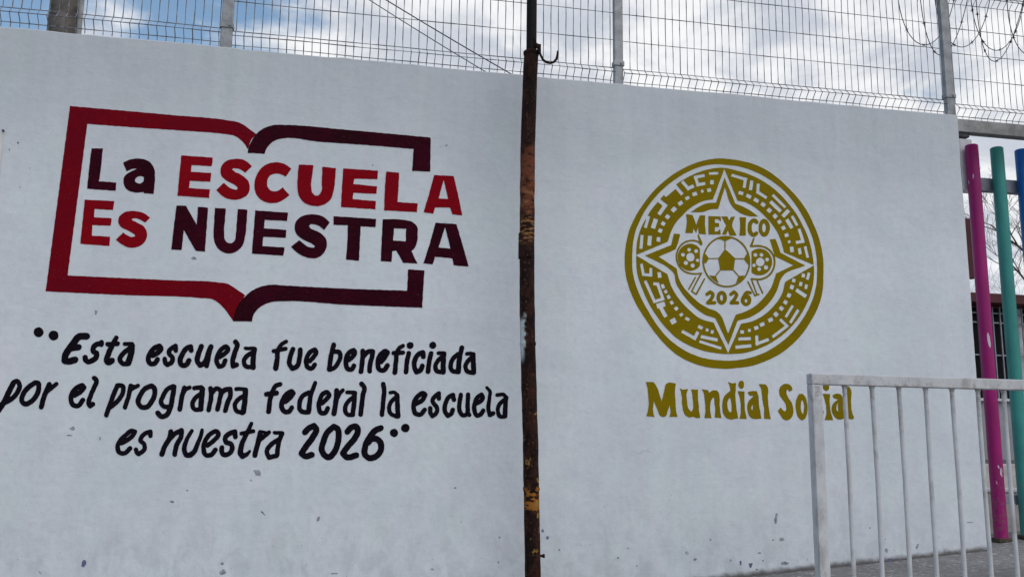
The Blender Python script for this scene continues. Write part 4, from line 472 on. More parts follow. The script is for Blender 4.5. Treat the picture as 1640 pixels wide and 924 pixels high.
    ('slogan_lettering', 'letter', 'black', '-119 1995 -14 -8 -12 -17 -23 -57 -28 -78 -13 -51 -18 -36 -9 -29 -3 -3 -14 5 -21 3 -21 -4 -38 -24 -50 -21 -59 -39 -21 -22 -25 -21 -16 -22 -29 -50 -32 -85 -9 -92 4 -78 -1 -42 4 -35 13 -35 29 -41 20 -21 25 -21 23 -14 21 -9 28 -7 84 -11 104 7 13 7 13 14 12 19 10 29 11 99 -3 70 11 142 -2 70 3 29 12 71 12 36 10 49 20 51 23 71 11 56 17 45 7 35 -5 29 -8 14 -10 11 -14 9 -14 4 -14 1|-294 1562 7 3 5 -3 0 -7 -8 -85 -1 -56 -10 -57 -9 -99 -2 -57 -5 -33 -41 2 -29 7 -21 9 -17 13 -10 14 -5 14 -2 21 3 120 18 71 38 71 15 15 47 26'),
    ('slogan_lettering', 'letter', 'black', '199 1743 -35 -11 -34 -23 -34 -19 -33 -37 -15 -21 -37 -79 -10 -50 -21 -79 -12 -35 -5 -29 1 -92 28 -126 14 -35 28 -40 32 -29 27 -14 34 -7 28 -2 28 1 62 16 27 17 33 43 19 50 20 42 7 29 -1 21 -4 14 -7 14 -11 14 -25 13 -14 3 -21 0 -20 -8 -14 -14 -22 -46 -19 -50 -10 -15 -7 -4 -13 -2 -28 3 -10 10 -6 14 -16 77 -5 36 2 2 28 0 21 10 47 38 27 30 27 23 53 58 46 62 13 23 15 44 -2 35 -12 28 -30 42 -33 35 -24 17 -21 7 -28 2|218 1607 8 5 7 -1 8 -10 0 -7 -34 -35 -21 -31 -38 -43 -21 -16 6 26 25 58 14 15'),
    ('slogan_lettering', 'letter', 'black', '491 1806 -14 -7 -15 -17 -14 -21 -6 -22 2 -64 -2 -50 2 -78 -18 -143 1 -78 -12 -85 -11 -50 -5 -57 -9 -49 5 -29 17 -27 22 -17 14 -6 14 -3 21 4 35 19 13 12 9 21 10 71 3 64 10 50 4 57 7 42 4 57 8 43 3 43 20 29 25 65 33 61 68 73 6 11 4 14 -3 22 -11 21 -15 14 -20 9 -22 0 -13 -7 -34 -30 -27 -30 -7 -2 -7 7 -11 28 -20 22 -15 9 -14 4 -21 2'),
    ('slogan_lettering', 'letter', 'black', '806 1747 -14 -5 -15 -11 -14 -14 -6 -15 -2 -14 3 -14 6 -14 10 -14 15 -10 14 -5 57 5 57 -5 28 0 7 -3 -2 -21 -31 -33 -39 -26 -51 -44 -29 -43 -24 -29 -38 -65 -27 -86 -4 -22 3 -78 8 -42 8 -27 11 -22 25 -35 31 -29 40 -26 39 -13 106 -2 42 7 21 9 11 10 8 14 4 22 4 113 12 57 10 93 -1 57 7 65 0 107 -4 64 7 57 -2 29 -8 21 -18 21 -17 10 -36 9 -14 2 -42 -6 -50 3|949 1435 4 3 2 -2 0 -15 -8 -57 -1 -71 -7 -43 -9 -128 -6 -8 -36 -1 -14 5 -12 10 -9 14 -9 28 -6 42 7 65 9 28 31 62 48 54'),
    ('slogan_lettering', 'letter', 'black', '1182 2010 -21 -15 -17 -24 -6 -22 2 -21 9 -21 9 -13 53 -50 12 -15 7 -21 1 -21 -4 -22 -15 -43 -22 -83 -1 -68 -5 -43 -2 -58 -7 -50 -2 -57 -10 -57 -6 -157 -9 -71 6 -29 8 -14 12 -14 26 -17 15 -5 14 -1 21 8 20 17 14 17 6 18 1 51 4 50 2 57 12 71 7 79 -2 72 9 57 12 143 22 66 13 72 0 21 -4 36 -18 50 -19 31 -48 61 -20 21 -22 13 -28 5'),
    ('slogan_lettering', 'letter', 'black', '1801 2015 -14 -8 -9 -9 -9 -22 -3 -22 6 -57 23 -79 5 -29 4 -93 -12 -80 -5 -93 0 -65 -8 -58 1 -57 -5 -93 -12 -72 -4 -100 2 -14 6 -14 16 -21 24 -16 22 -4 21 4 21 11 14 13 7 15 0 64 10 86 9 58 -1 64 3 101 7 58 3 64 8 58 4 108 -7 130 -36 143 -12 16 -22 15 -29 4'),
    ('slogan_lettering', 'letter', 'black', '2100 1774 -65 -12 -28 -15 -11 -12 -4 -15 0 -14 4 -14 16 -22 12 -7 15 -5 21 1 50 12 36 -2 8 -3 11 -14 6 -14 0 -7 -23 -23 -29 -22 -54 -55 -43 -55 -13 -22 -31 -79 -17 -80 1 -35 15 -100 11 -29 23 -35 19 -22 29 -29 30 -19 14 -7 66 -22 51 -26 14 -5 15 0 14 4 29 -3 21 4 22 10 14 17 13 26 4 29 -3 35 -13 72 -8 72 -2 35 3 65 -13 86 -7 108 0 65 -10 65 -9 21 -14 18 -14 10 -15 6 -28 30 -32 20 -29 12 -15 3 -21 2|2176 1465 6 5 5 -5 1 -7 2 -79 6 -64 1 -58 12 -86 6 -61 -7 0 -51 18 -22 12 -10 8 -11 14 -11 22 -7 21 -6 36 -3 43 3 28 28 80 12 22'),
    ('slogan_lettering', 'letter', 'black', '2966 1788 -58 -21 -15 -8 -35 -32 -31 -24 -55 -52 -44 -66 -40 -73 -7 -22 -17 -87 -2 -94 5 -43 21 -93 12 -36 16 -32 23 -25 22 -15 29 -12 95 -27 29 1 51 14 21 11 43 34 20 22 62 95 8 15 5 14 1 15 -4 14 -6 15 -12 14 -14 10 -15 6 -15 1 -14 -2 -29 -13 -15 -12 -50 -66 -26 -41 -15 -8 -14 0 -37 7 -22 14 -14 26 -14 43 -11 57 0 15 4 7 23 7 43 27 29 13 36 20 40 16 59 52 48 66 19 51 28 59 3 29 -4 22 -8 14 -36 43 -28 18 -30 11 -36 7|2956 1627 7 3 2 -3 -6 -15 -34 -51 -17 -15 -30 -16 -21 -16 -5 2 41 59'),
    ('slogan_lettering', 'letter', 'black', '3460 1791 -29 -8 -36 -20 -36 -33 -29 -21 -29 -30 -21 -18 -12 -14 -37 -59 -12 -36 -5 -44 1 -14 4 -22 15 -36 32 -50 23 -29 55 -56 11 -22 6 -21 0 -22 -3 -15 -18 -36 -12 -15 -20 -14 -8 -2 -5 8 -6 15 -4 21 2 65 -4 36 -10 22 -22 21 -14 8 -15 4 -15 0 -14 -4 -29 -20 -9 -12 -6 -14 0 -15 5 -50 1 -58 3 -21 9 -29 19 -36 52 -75 15 -14 22 -9 22 -1 15 4 32 26 40 22 44 37 13 15 32 59 10 29 5 43 0 36 -5 29 -14 44 -13 28 -20 29 -59 57 -25 35 -10 22 0 7 7 14 43 53 6 -7 4 -22 12 -22 16 -14 22 -9 22 -1 22 6 15 13 13 22 5 15 1 22 -7 80 0 73 -9 21 -13 15 -19 10'),
    ('slogan_lettering', 'letter', 'black', '3887 1756 -23 -3 -44 -17 -73 -33 -66 -61 -28 -45 -16 -29 -13 -44 -22 -52 -22 -80 -10 -116 7 -44 11 -43 12 -36 21 -36 69 -85 14 -12 23 -8 29 0 22 7 43 29 37 19 16 12 27 29 14 22 33 110 2 22 -2 14 -6 15 -12 14 -19 12 -15 4 -22 2 -15 -2 -21 -14 -20 -26 -12 -29 -9 -44 -8 -22 -15 -13 -14 -7 -23 26 -14 22 -8 21 -6 36 -1 37 17 102 34 94 29 53 11 14 10 9 16 7 21 -65 9 -15 8 -9 15 -11 22 -8 22 0 22 9 21 22 12 22 2 14 -2 15 -22 80 -16 79 -9 15 -14 12 -15 7'),
    ('slogan_lettering', 'letter', 'black', '4297 1771 -15 -10 -14 -20 -7 -16 -4 -22 1 -81 -3 -51 2 -66 -5 -58 -4 -102 14 -88 -8 -22 -2 -14 5 -29 -15 -16 -22 -10 -15 -2 -7 2 -12 10 -14 21 -20 44 -11 29 -5 29 -2 87 8 58 3 52 15 66 15 102 1 37 -9 29 -19 21 -15 8 -15 4 -14 1 -15 -3 -19 -11 -12 -15 -10 -23 -11 -73 -16 -59 -10 -95 -2 -65 -9 -66 6 -65 9 -58 10 -37 13 -28 16 -29 19 -27 23 -26 29 -26 31 -15 15 -5 29 -3 67 9 22 9 36 24 15 -13 15 -8 15 -4 15 1 22 10 19 16 10 14 4 15 0 15 -5 14 -39 58 -4 21 2 73 -8 73 0 59 -3 58 6 66 4 102 -2 81 -12 26 -10 10 -12 7 -31 6 -14 -1'),
    ('slogan_lettering', 'letter', 'black', '4713 1783 -15 -5 -30 -21 -44 -20 -15 -10 -44 -40 -29 -41 -19 -22 -11 -22 -22 -59 -14 -59 -19 -59 -7 -88 2 -36 10 -59 17 -65 24 -50 28 -44 29 -29 38 -17 37 1 44 9 67 30 15 9 14 14 35 47 22 44 22 30 5 15 -2 29 -6 15 -9 14 -10 10 -15 10 -16 5 -14 1 -22 -6 -16 -12 -28 -40 -19 -37 -10 -14 -16 -15 -36 -26 -8 -2 -11 12 -10 22 -6 21 -18 110 -1 36 4 22 23 7 30 15 37 13 74 49 55 60 26 59 6 23 -1 36 -9 29 -14 27 -33 53 -13 12 -15 7 -15 3|4691 1621 3 0 -3 -8 -16 -22 -18 -18 -23 -15 -1 3 36 44'),
    ('slogan_lettering', 'letter', 'black', '4874 1972 -21 -9 -12 -15 -4 -15 3 -22 20 -29 41 -43 17 -22 10 -21 3 -22 -21 -141 -5 -66 -13 -52 -6 -51 -12 -59 -2 -73 4 -44 9 -44 38 -145 11 -16 15 -14 15 -8 22 -2 23 5 44 17 67 37 14 14 8 15 7 22 1 22 -3 14 -8 15 -13 12 -15 7 -23 3 -22 -2 -15 -3 -22 -10 -8 10 -15 54 -6 43 5 59 1 59 9 59 12 162 12 74 0 44 -5 29 -6 22 -17 27 -92 92 -7 6 -15 6'),
    ('slogan_lettering', 'letter', 'black', '5297 1791 -53 -10 -52 -4 -15 -4 -18 -15 -18 -30 -2 -22 5 -15 11 -15 23 -13 23 -2 68 7 52 13 23 3 15 -1 15 -7 13 -16 7 -15 -19 -19 -38 -26 -29 -29 -38 -28 -52 -57 -41 -96 -17 -73 0 -44 16 -103 9 -36 16 -39 23 -31 38 -27 38 -13 45 -2 53 1 45 10 30 4 15 6 15 15 10 24 6 73 1 103 -3 66 7 66 -1 67 4 88 3 30 11 49 1 32 -7 22 -10 15 -15 13 -23 12 -31 37 -30 25 -31 14 -15 3|5373 1468 4 4 4 -4 0 -7 -2 -96 -6 -59 0 -66 -3 -51 2 -37 -1 -7 -5 -2 -22 -1 -16 5 -7 8 -23 47 -12 44 -3 29 1 30 6 36 35 72 15 21'),
    ('slogan_lettering', 'letter', 'black', '-4937 572 -57 -15 -61 -43 -69 -80 -38 -31 -20 -24 -21 -20 -52 -61 -60 -129 -13 -73 -1 -34 15 -73 9 -33 17 -34 26 -31 34 -24 26 -13 33 -12 26 -5 19 -1 64 9 31 10 48 37 14 21 27 27 20 34 21 22 7 11 3 20 -2 21 -4 13 -10 16 -14 13 -14 6 -13 3 -19 -1 -18 -9 -35 -36 -30 -48 -35 -35 -19 -7 -51 0 -13 3 -7 5 -7 7 -6 12 -11 34 -12 53 0 20 6 21 26 -8 19 2 55 25 25 18 30 16 31 22 31 18 24 24 30 23 50 45 41 61 33 68 9 27 3 27 -6 27 -16 20 -14 8 -33 9 -46 18|-4951 437 11 2 1 -2 -3 -7 -45 -55 -53 -47 -27 -14 3 7 16 19 24 21 24 27 24 21'),
    ('slogan_lettering', 'letter', 'black', '-4465 553 -38 -14 -45 -12 -56 -23 -14 -8 -47 -40 -42 -45 -7 -12 -32 -71 -9 -44 -2 -27 12 -40 9 -16 21 -24 17 -13 43 -26 13 -14 8 -26 5 -27 1 -20 -2 -14 -8 -13 -29 -28 -45 -32 -8 5 -19 53 -7 14 -18 18 -20 11 -19 1 -13 -6 -12 -9 -17 -20 -4 -10 -1 -13 2 -14 19 -60 19 -40 9 -13 19 -20 48 -31 13 -5 20 -2 13 2 12 6 24 24 31 18 48 39 45 52 6 14 9 34 3 27 -1 26 -11 54 -17 54 -30 40 -66 53 -2 6 29 62 10 13 42 39 43 21 5 -4 2 -27 7 -21 15 -20 17 -13 19 -7 14 1 18 8 22 19 6 14 2 20 -4 82 -8 47 -11 20 -16 16 -21 10'),
    ('slogan_lettering', 'letter', 'black', '-3681 601 -37 -26 -96 -45 -37 -29 -6 -2 -9 30 -13 20 -15 12 -21 7 -19 2 -20 -5 -18 -14 -14 -17 -6 -20 0 -68 -8 -62 -5 -17 -27 -77 -53 -90 -18 -47 -20 -41 -21 -68 -9 -47 -15 -41 -14 -54 -1 -20 6 -20 14 -20 15 -13 20 -10 26 -3 25 7 19 14 7 13 20 65 28 131 65 129 27 41 18 41 19 15 18 26 30 34 19 28 36 35 25 17 31 14 7 0 -1 -44 -5 -27 -34 -62 -21 -34 -16 -41 -18 -34 -15 -57 -5 -25 -3 -54 -8 -40 -10 -108 3 -27 9 -21 15 -16 20 -13 20 -6 20 0 19 11 16 19 7 20 2 68 8 40 19 131 29 73 19 34 14 35 21 34 8 20 13 55 8 102 -1 27 -6 61 -7 21 -9 13 -18 16 -20 8 -27 2'),
    ('slogan_lettering', 'letter', 'black', '-3110 603 -13 -3 -10 -5 -7 -7 -6 -14 -13 -55 -8 -60 -11 -33 -11 -44 -12 -34 -11 -41 -19 -41 -26 -68 -13 -48 -17 -41 -15 -48 -22 -48 -9 -13 -70 -54 -32 -8 -7 1 -12 18 -7 21 -12 47 -4 34 9 88 45 171 54 102 17 40 26 43 5 21 -2 20 -11 21 -19 13 -27 5 -13 -2 -13 -7 -9 -11 -9 -20 -23 -35 -32 -55 -18 -41 -24 -41 -25 -62 -13 -48 -18 -41 -17 -61 -12 -95 0 -20 4 -34 7 -27 9 -34 15 -40 17 -34 22 -33 13 -14 27 -20 14 -5 26 -6 53 -3 58 12 19 6 13 9 18 23 19 14 15 14 46 60 26 49 15 61 11 34 8 41 13 41 8 41 17 42 24 75 10 48 15 54 7 83 0 61 -8 21 -12 12 -13 6'),
    ('slogan_lettering', 'letter', 'black', '-2771 593 -71 -34 -57 -38 -31 -30 -32 -25 -35 -49 -19 -37 -25 -39 -26 -69 -12 -46 -13 -36 -4 -34 -3 -48 1 -27 9 -54 8 -68 10 -34 21 -39 29 -33 35 -29 34 -16 27 -4 66 1 52 11 32 12 39 40 11 13 37 55 16 35 15 20 6 14 2 14 -2 13 -13 27 -12 14 -16 11 -13 6 -14 2 -13 -2 -13 -7 -31 -28 -9 -11 -16 -34 -29 -48 -6 -8 -13 -9 -52 -13 -13 0 -13 3 -8 5 -9 14 -10 34 -18 95 1 7 14 -9 14 -4 20 -2 13 3 13 6 18 17 32 22 25 25 32 23 50 42 26 37 74 71 25 47 15 34 3 21 -4 55 -13 34 -20 29 -34 32 -29 16 -40 8|-2754 455 12 6 7 -2 10 -18 -5 -13 -18 -28 -27 -28 -22 -28 -29 -25 -26 -30 -49 -43 -45 -29 -1 2 22 62 38 61 18 21 18 27 19 18 45 29'),
    ('slogan_lettering', 'letter', 'black', '-2232 596 -33 -11 -40 -9 -65 -24 -65 -40 -63 -56 -12 -18 -24 -46 -9 -62 2 -28 14 -47 15 -34 12 -21 26 -26 21 -13 34 -13 54 -7 14 -7 9 -21 4 -27 -4 -48 -7 -20 -9 -14 -30 -28 -13 -8 -46 -11 -13 0 -13 18 -9 27 -1 34 3 55 -5 21 -12 20 -8 8 -14 8 -20 4 -20 -2 -20 -6 -11 -6 -8 -9 -8 -19 -11 -62 0 -27 5 -41 16 -47 11 -27 16 -27 22 -27 28 -19 34 -10 33 -4 27 0 13 2 72 23 58 45 42 48 12 20 23 69 1 69 -6 34 -25 61 -21 35 -30 26 -13 8 -34 14 -61 11 -10 13 -6 21 3 21 27 41 58 38 40 15 17 -72 13 -20 16 -14 28 -11 26 1 18 11 14 18 12 24 2 21 -13 68 -11 83 -10 20 -18 21 -24 11'),
    ('slogan_lettering', 'letter', 'black', '-1799 811 -24 -8 -15 -14 -14 -35 -20 -35 -13 -42 -28 -69 -26 -47 -27 -8 -47 -9 -61 -15 -11 -6 -7 -7 -8 -22 -1 -20 3 -14 7 -14 11 -12 14 -7 13 -4 14 -1 33 3 6 -5 -16 -41 -52 -104 -12 -48 -14 -42 -6 -41 -8 -34 -6 -62 -9 -48 1 -55 12 -41 16 -27 58 -74 14 -12 21 -9 33 -2 27 7 13 9 12 17 40 16 19 14 38 37 18 35 22 27 22 48 0 14 -10 18 -14 9 -13 2 -13 -3 -22 -13 -43 -42 -52 -24 -27 -2 -14 18 -5 21 0 20 5 42 3 41 10 48 9 62 22 69 18 35 16 48 28 69 17 35 3 3 39 15 101 23 14 10 9 21 1 21 -6 20 -10 15 -14 12 -14 7 -21 4 -26 -3 -20 -6 -4 4 8 21 12 47 27 71 2 21 -7 21 -16 19 -14 7'),
    ('slogan_lettering', 'letter', 'black', '-1551 586 -20 -5 -13 -9 -15 -21 -10 -28 -4 -21 -5 -55 -26 -125 -6 -62 -28 -124 -7 -50 -14 -47 -16 -82 -5 -69 4 -27 11 -20 14 -14 15 -9 13 -4 27 1 27 8 13 11 11 21 10 41 5 62 11 42 26 131 15 48 13 76 32 33 33 23 76 77 33 23 26 27 26 23 21 26 12 28 0 20 -10 21 -16 16 -20 9 -14 1 -20 -5 -40 -24 -89 20 -34 3 -28 10|-1469 477 5 7 14 -3 4 -4 -23 -17 -2 3'),
    ('slogan_lettering', 'letter', 'black', '-1181 561 -14 -15 -5 -14 -1 -14 2 -13 5 -14 18 -20 21 -8 34 -4 20 -1 55 4 13 -1 7 -2 -10 -28 -16 -35 -4 -5 -26 -22 -34 -16 -59 -36 -32 -27 -34 -22 -44 -44 -26 -35 -31 -32 -37 -63 -14 -62 -4 -34 0 -21 9 -41 15 -41 58 -103 19 -20 22 -10 27 1 47 11 40 15 40 7 81 19 20 11 24 32 11 20 3 14 4 69 -3 76 17 138 4 63 23 83 14 35 12 42 22 45 10 39 -2 27 -13 29 -15 17 -21 10 -75 4 -48 -4 -109 1|-1106 201 5 3 7 -2 1 -28 -2 -21 -8 -42 -9 -89 2 -83 -4 -3 -33 -5 -80 -25 -23 31 -16 35 -2 13 1 21 6 18 37 65 97 98'),
    ('slogan_lettering', 'letter', 'black', '-104 806 -23 -8 -38 -23 -41 -15 -61 -36 -26 -29 -32 -27 -47 -55 -14 -23 -12 -35 -2 -14 4 -21 9 -21 15 -19 14 -12 14 -8 14 -3 21 1 34 10 20 12 46 52 19 29 13 13 61 36 14 5 7 0 2 -6 -2 -21 -35 -71 -28 -42 -19 -40 -30 -52 -9 -14 -27 -28 -40 -56 -23 -39 -27 -31 -51 -98 -26 -35 -17 -36 -21 -34 -9 -21 -6 -21 -3 -21 3 -20 8 -21 15 -18 44 -37 49 -35 35 -18 42 -10 21 -2 82 12 40 18 55 17 27 13 13 10 10 13 6 21 1 35 -10 27 -10 14 -16 14 -29 15 -28 6 -27 -2 -109 -44 -13 0 -7 2 -8 6 -2 7 42 70 24 34 22 43 41 56 25 28 22 37 26 31 40 59 18 42 63 106 28 78 5 42 -8 56 -14 34 -14 22 -66 75 -17 14 -19 9 -14 3'),
    ('slogan_lettering', 'letter', 'black', '449 794 -20 -12 -67 -61 -41 -29 -47 -46 -20 -28 -26 -30 -10 -17 -29 -56 -15 -42 -20 -43 -22 -84 -8 -42 -17 -49 -9 -49 -9 -35 -5 -35 -5 -63 8 -41 19 -42 50 -97 23 -27 70 -57 43 -26 42 -14 35 -2 55 6 61 33 20 19 58 80 26 28 36 70 35 84 9 50 35 133 7 105 2 120 -13 98 -7 28 -18 42 -20 35 -11 14 -17 17 -29 19 -93 43 -28 5|485 604 7 4 7 -1 22 -15 7 -16 7 -35 4 -35 1 -98 -9 -119 -12 -42 -9 -54 -26 -80 -40 -77 -43 -57 -40 -38 -21 9 -29 21 -22 25 -18 31 -14 35 -3 20 -1 28 3 35 26 84 13 36 12 63 20 69 24 50 10 28 11 19 33 39 40 34 27 28'),
    ('slogan_lettering', 'letter', 'black', '1068 816 -28 -2 -28 -7 -28 -12 -42 -13 -13 -7 -41 -31 -14 -13 -19 -25 -27 -29 -16 -28 -26 -36 -5 -21 1 -21 4 -21 10 -21 10 -15 14 -13 15 -7 21 -6 21 0 14 3 31 18 30 29 20 36 27 31 14 13 20 11 21 7 7 -3 11 -37 -1 -21 -31 -71 -28 -42 -24 -50 -36 -47 -33 -32 -20 -28 -28 -28 -22 -29 -26 -28 -24 -41 -66 -91 -20 -38 -25 -35 -7 -21 -1 -35 10 -28 9 -14 54 -62 51 -48 31 -21 16 -6 42 -11 21 -2 35 6 35 1 20 3 70 24 41 19 55 15 21 12 20 20 8 14 4 14 1 21 -1 21 -10 28 -11 14 -9 7 -29 11 -28 4 -28 -3 -74 -21 -51 -24 -55 -14 -21 3 -8 5 -27 28 44 71 27 31 25 40 35 44 40 39 23 30 27 29 20 28 26 28 56 107 23 36 6 14 17 64 4 49 -3 71 -9 35 -17 35 -22 28 -18 19 -37 29 -14 7 -26 7'),
    ('slogan_lettering', 'letter', 'black', '1776 772 -56 -21 -56 -16 -61 -39 -64 -55 -20 -30 -20 -24 -48 -66 -23 -47 -61 -93 -16 -42 -21 -43 -24 -70 -7 -64 -13 -56 -10 -78 0 -21 11 -49 16 -42 11 -20 14 -21 19 -21 89 -69 44 -22 43 -8 56 0 21 3 77 24 63 32 73 59 36 42 14 21 14 29 19 28 13 36 15 56 1 121 -12 63 -21 52 -17 25 -24 28 -27 28 -34 28 -23 15 -58 26 -29 8 -28 2 -8 3 21 21 27 34 21 15 35 22 49 15 56 29 14 11 13 20 11 29 2 21 -7 29 -13 21 -18 15 -22 9 -21 3|1597 300 11 4 15 1 42 -4 28 -14 23 -21 19 -28 8 -21 7 -70 0 -35 -6 -22 -23 -49 -52 -64 -20 -12 -55 -26 -57 -11 -21 2 -20 10 -16 14 -15 20 -9 21 -1 21 6 73 11 85 6 19 28 7 14 8 67 85'),
    ('slogan_lettering', 'quotation_mark', 'black', '2179 680 -50 -15 -14 -9 -13 -13 -18 -21 -10 -19 -4 -17 1 -29 4 -21 8 -21 14 -21 14 -14 25 -18 22 -12 29 -9 21 -2 29 9 28 17 14 13 11 19 15 36 5 21 0 14 -5 21 -10 22 -15 21 -21 23 -22 16 -22 9 -15 3'),
    ('slogan_lettering', 'quotation_mark', 'black', '2477 824 -21 -9 -22 -16 -17 -14 -11 -15 -8 -21 -10 -43 -1 -22 5 -21 12 -21 15 -17 22 -18 22 -13 22 -7 21 -2 36 2 22 4 14 7 21 18 19 22 8 15 5 21 4 36 -1 21 -6 22 -11 21 -11 14 -20 18 -15 10 -14 6 -22 4 -36 1'),
    ('gold_caption', 'letter', 'gold', '9857 2226 -16 -4 -3 -5 41 -129 15 -61 2 -30 -2 -61 15 -99 18 -266 -3 -31 -9 -45 -7 -61 -10 -38 -6 -69 -33 -85 -21 -45 4 -5 112 -12 73 -2 64 -13 8 6 -32 107 -15 121 2 38 8 38 16 114 2 61 2 10 73 -168 44 -90 37 -106 49 -92 56 -25 16 -4 32 -3 24 4 17 6 46 28 20 41 47 143 22 46 17 61 13 31 3 23 4 -53 18 -114 5 -69 -3 -23 -18 -53 -15 -61 75 0 57 4 73 -5 49 5 -9 53 -27 91 -8 46 -2 61 -9 84 2 69 -2 122 -12 99 1 131 6 61 2 62 28 139 -7 7 -40 0 -90 15 -41 5 -40 0 -17 -4 -33 -15 -33 -19 -28 -20 -26 -70 -10 -62 -13 -46 -8 -46 -18 -54 -15 -70 -43 -131 -11 -63 -15 61 -46 138 -47 167 -42 84 -62 98 -45 49 -8 4 -32 -2 -57 1'),
    ('gold_caption', 'letter', 'gold', '10939 2056 -4 -5 28 -58 11 -33 11 -85 21 -91 1 -23 -6 -62 -3 -99 19 -100 6 -84 7 -30 37 -99 19 -33 24 -25 24 -15 56 -30 41 -12 25 1 41 14 49 7 41 -6 57 -23 32 -7 25 0 41 6 41 0 8 2 -8 63 -33 175 -1 31 5 77 -25 222 -1 131 6 62 1 69 4 39 -9 2 -41 -5 -156 6 -17 -1 -8 -3 -1 -5 29 -91 7 -39 9 -153 13 -92 -1 -85 4 -84 -7 -39 -17 -46 -10 -12 -42 -36 -8 5 -56 63 -26 38 -14 38 -12 69 -2 77 -13 91 -9 139 6 31 24 69 24 55 4 15 -25 0 -132 -18 -24 0 -33 8'),
    ('gold_caption', 'letter', 'gold', '11666 2051 -3 -5 28 -38 19 -39 24 -76 6 -39 3 -84 23 -193 1 -38 -4 -46 6 -77 -2 -38 -9 -77 -19 -62 -10 -69 5 -6 66 -2 66 4 74 -3 17 1 3 3 -38 206 0 139 9 54 5 61 7 31 29 67 33 43 18 32 9 5 33 -28 3 -8 0 -77 10 -123 18 -115 -12 -131 -13 -101 -7 -30 9 -4 25 0 57 -8 133 -5 3 5 -18 77 -22 138 -3 93 -12 92 13 155 0 31 -9 69 -5 77 -9 31 -9 16 -55 65 -107 3 -25 -3 -24 -9 -53 -32 -42 -34 -8 2 -39 69 -8 10 -141 13'),
    ('gold_caption', 'letter', 'gold', '12550 2301 -2 -8 36 -85 16 -62 10 -62 -1 -54 -3 -8 -74 -56 -36 -32 -45 -32 -40 -48 -17 -27 -38 -90 -21 -101 -7 -124 1 -31 9 -108 8 -38 24 -46 57 -83 16 -15 23 -17 41 -17 83 -17 50 -4 142 34 59 7 4 6 -17 84 -10 85 -21 93 -3 85 -20 209 2 77 -5 93 21 157 1 93 12 55 8 55 -4 5 -33 0 -25 -3 -43 -9 -33 -1 -42 9|12593 1820 7 -16 15 -46 24 -131 3 -124 -7 -69 1 -47 -22 -19 -26 -17 -55 57 -14 23 -9 23 -9 46 -7 132 5 38 29 71'),
    ('gold_caption', 'letter', 'gold', '12993 2349 -51 -18 -17 -11 -9 -10 -11 -18 -15 -40 -6 -39 2 -24 7 -23 13 -23 12 -15 19 -15 22 -13 17 -5 17 -1 17 5 17 11 24 21 12 16 9 32 5 70 -2 24 -6 23 -17 31 -26 19 -16 4|12864 2019 -2 -2 19 -77 37 -108 28 -194 -2 -124 -5 -54 4 -93 -19 -93 -18 -62 -4 -47 10 -3 33 -2 67 1 59 -3 50 2 5 2 2 7 -4 54 -27 124 -21 147 6 85 -9 202 8 70 0 78 5 78 -3 5 -9 2 -67 2 -67 6'),
    ('gold_caption', 'letter', 'gold', '13374 2039 -102 -15 -51 -24 -35 -13 65 -93 8 -3 118 -9 8 -7 -32 -32 -32 -24 -32 -30 -35 -26 -14 -16 -45 -71 -25 -78 -6 -31 -4 -101 1 -24 7 -31 44 -139 13 -22 19 -22 43 -31 48 -19 58 -12 118 4 113 18 6 8 -20 85 -10 108 -29 132 -10 62 -3 39 3 54 -5 86 1 70 -6 47 -12 47 -31 101 -7 6|13347 1602 3 2 4 -2 2 -8 0 -39 -14 -117 -7 -9 -23 24 -10 15 -6 16 -1 23 7 47 27 32'),
    ('gold_caption', 'letter', 'gold', '13612 2258 -25 -4 -9 -5 61 -101 11 -23 11 -47 6 -55 3 -70 13 -92 2 -95 24 -148 25 -109 -3 -101 -10 -86 3 -77 -6 -62 7 -3 50 3 76 -6 94 1 -31 140 -23 187 -19 124 7 86 -10 102 1 62 4 48 16 71 2 62 -3 63 -15 47 -9 17 -57 68 -9 3 -76 0 -68 4'),
    ('gold_caption', 'letter', 'gold', '14477 2293 -26 -7 -79 -41 -62 -57 -12 -19 -28 -71 -6 -24 0 -24 7 -102 10 -31 8 -18 73 -105 75 -85 24 -39 12 -31 5 -23 7 -71 8 -46 -13 -24 -40 -54 -8 0 -36 21 -31 24 -65 73 -37 -30 -70 -79 40 -70 55 -76 30 -54 19 -27 17 -15 33 -20 51 -18 42 -12 26 10 51 13 18 8 53 38 22 21 39 55 12 23 26 88 2 31 -10 141 -10 47 -15 47 -23 54 -13 23 -23 31 -41 45 -24 39 -47 102 -7 24 -4 31 6 71 19 15 27 14 8 1 4 -5 21 -54 7 -8 52 19 62 33 7 6 -11 63 -12 31 -14 24 -24 25 -31 21 -28 12 -34 10 -51 6'),
    ('gold_caption', 'letter', 'gold', '14967 1981 -18 -7 -9 -7 -45 -58 -25 -57 -27 -48 -28 -111 -8 -118 1 -31 21 -143 25 -92 19 -46 25 -34 58 -50 34 -18 34 -6 26 9 62 39 9 12 47 88 31 76 6 24 14 126 1 110 -4 31 -18 79 -16 86 -13 32 -24 37 -41 52 -17 16 -17 11 -25 7|15035 1784 9 4 9 -4 8 -9 16 -32 20 -67 10 -71 -2 -32 -12 -55 -8 -79 -23 -71 -12 -14 -8 1 -17 15 -23 52 -14 55 -6 62 1 38 10 57 6 79 8 23'),
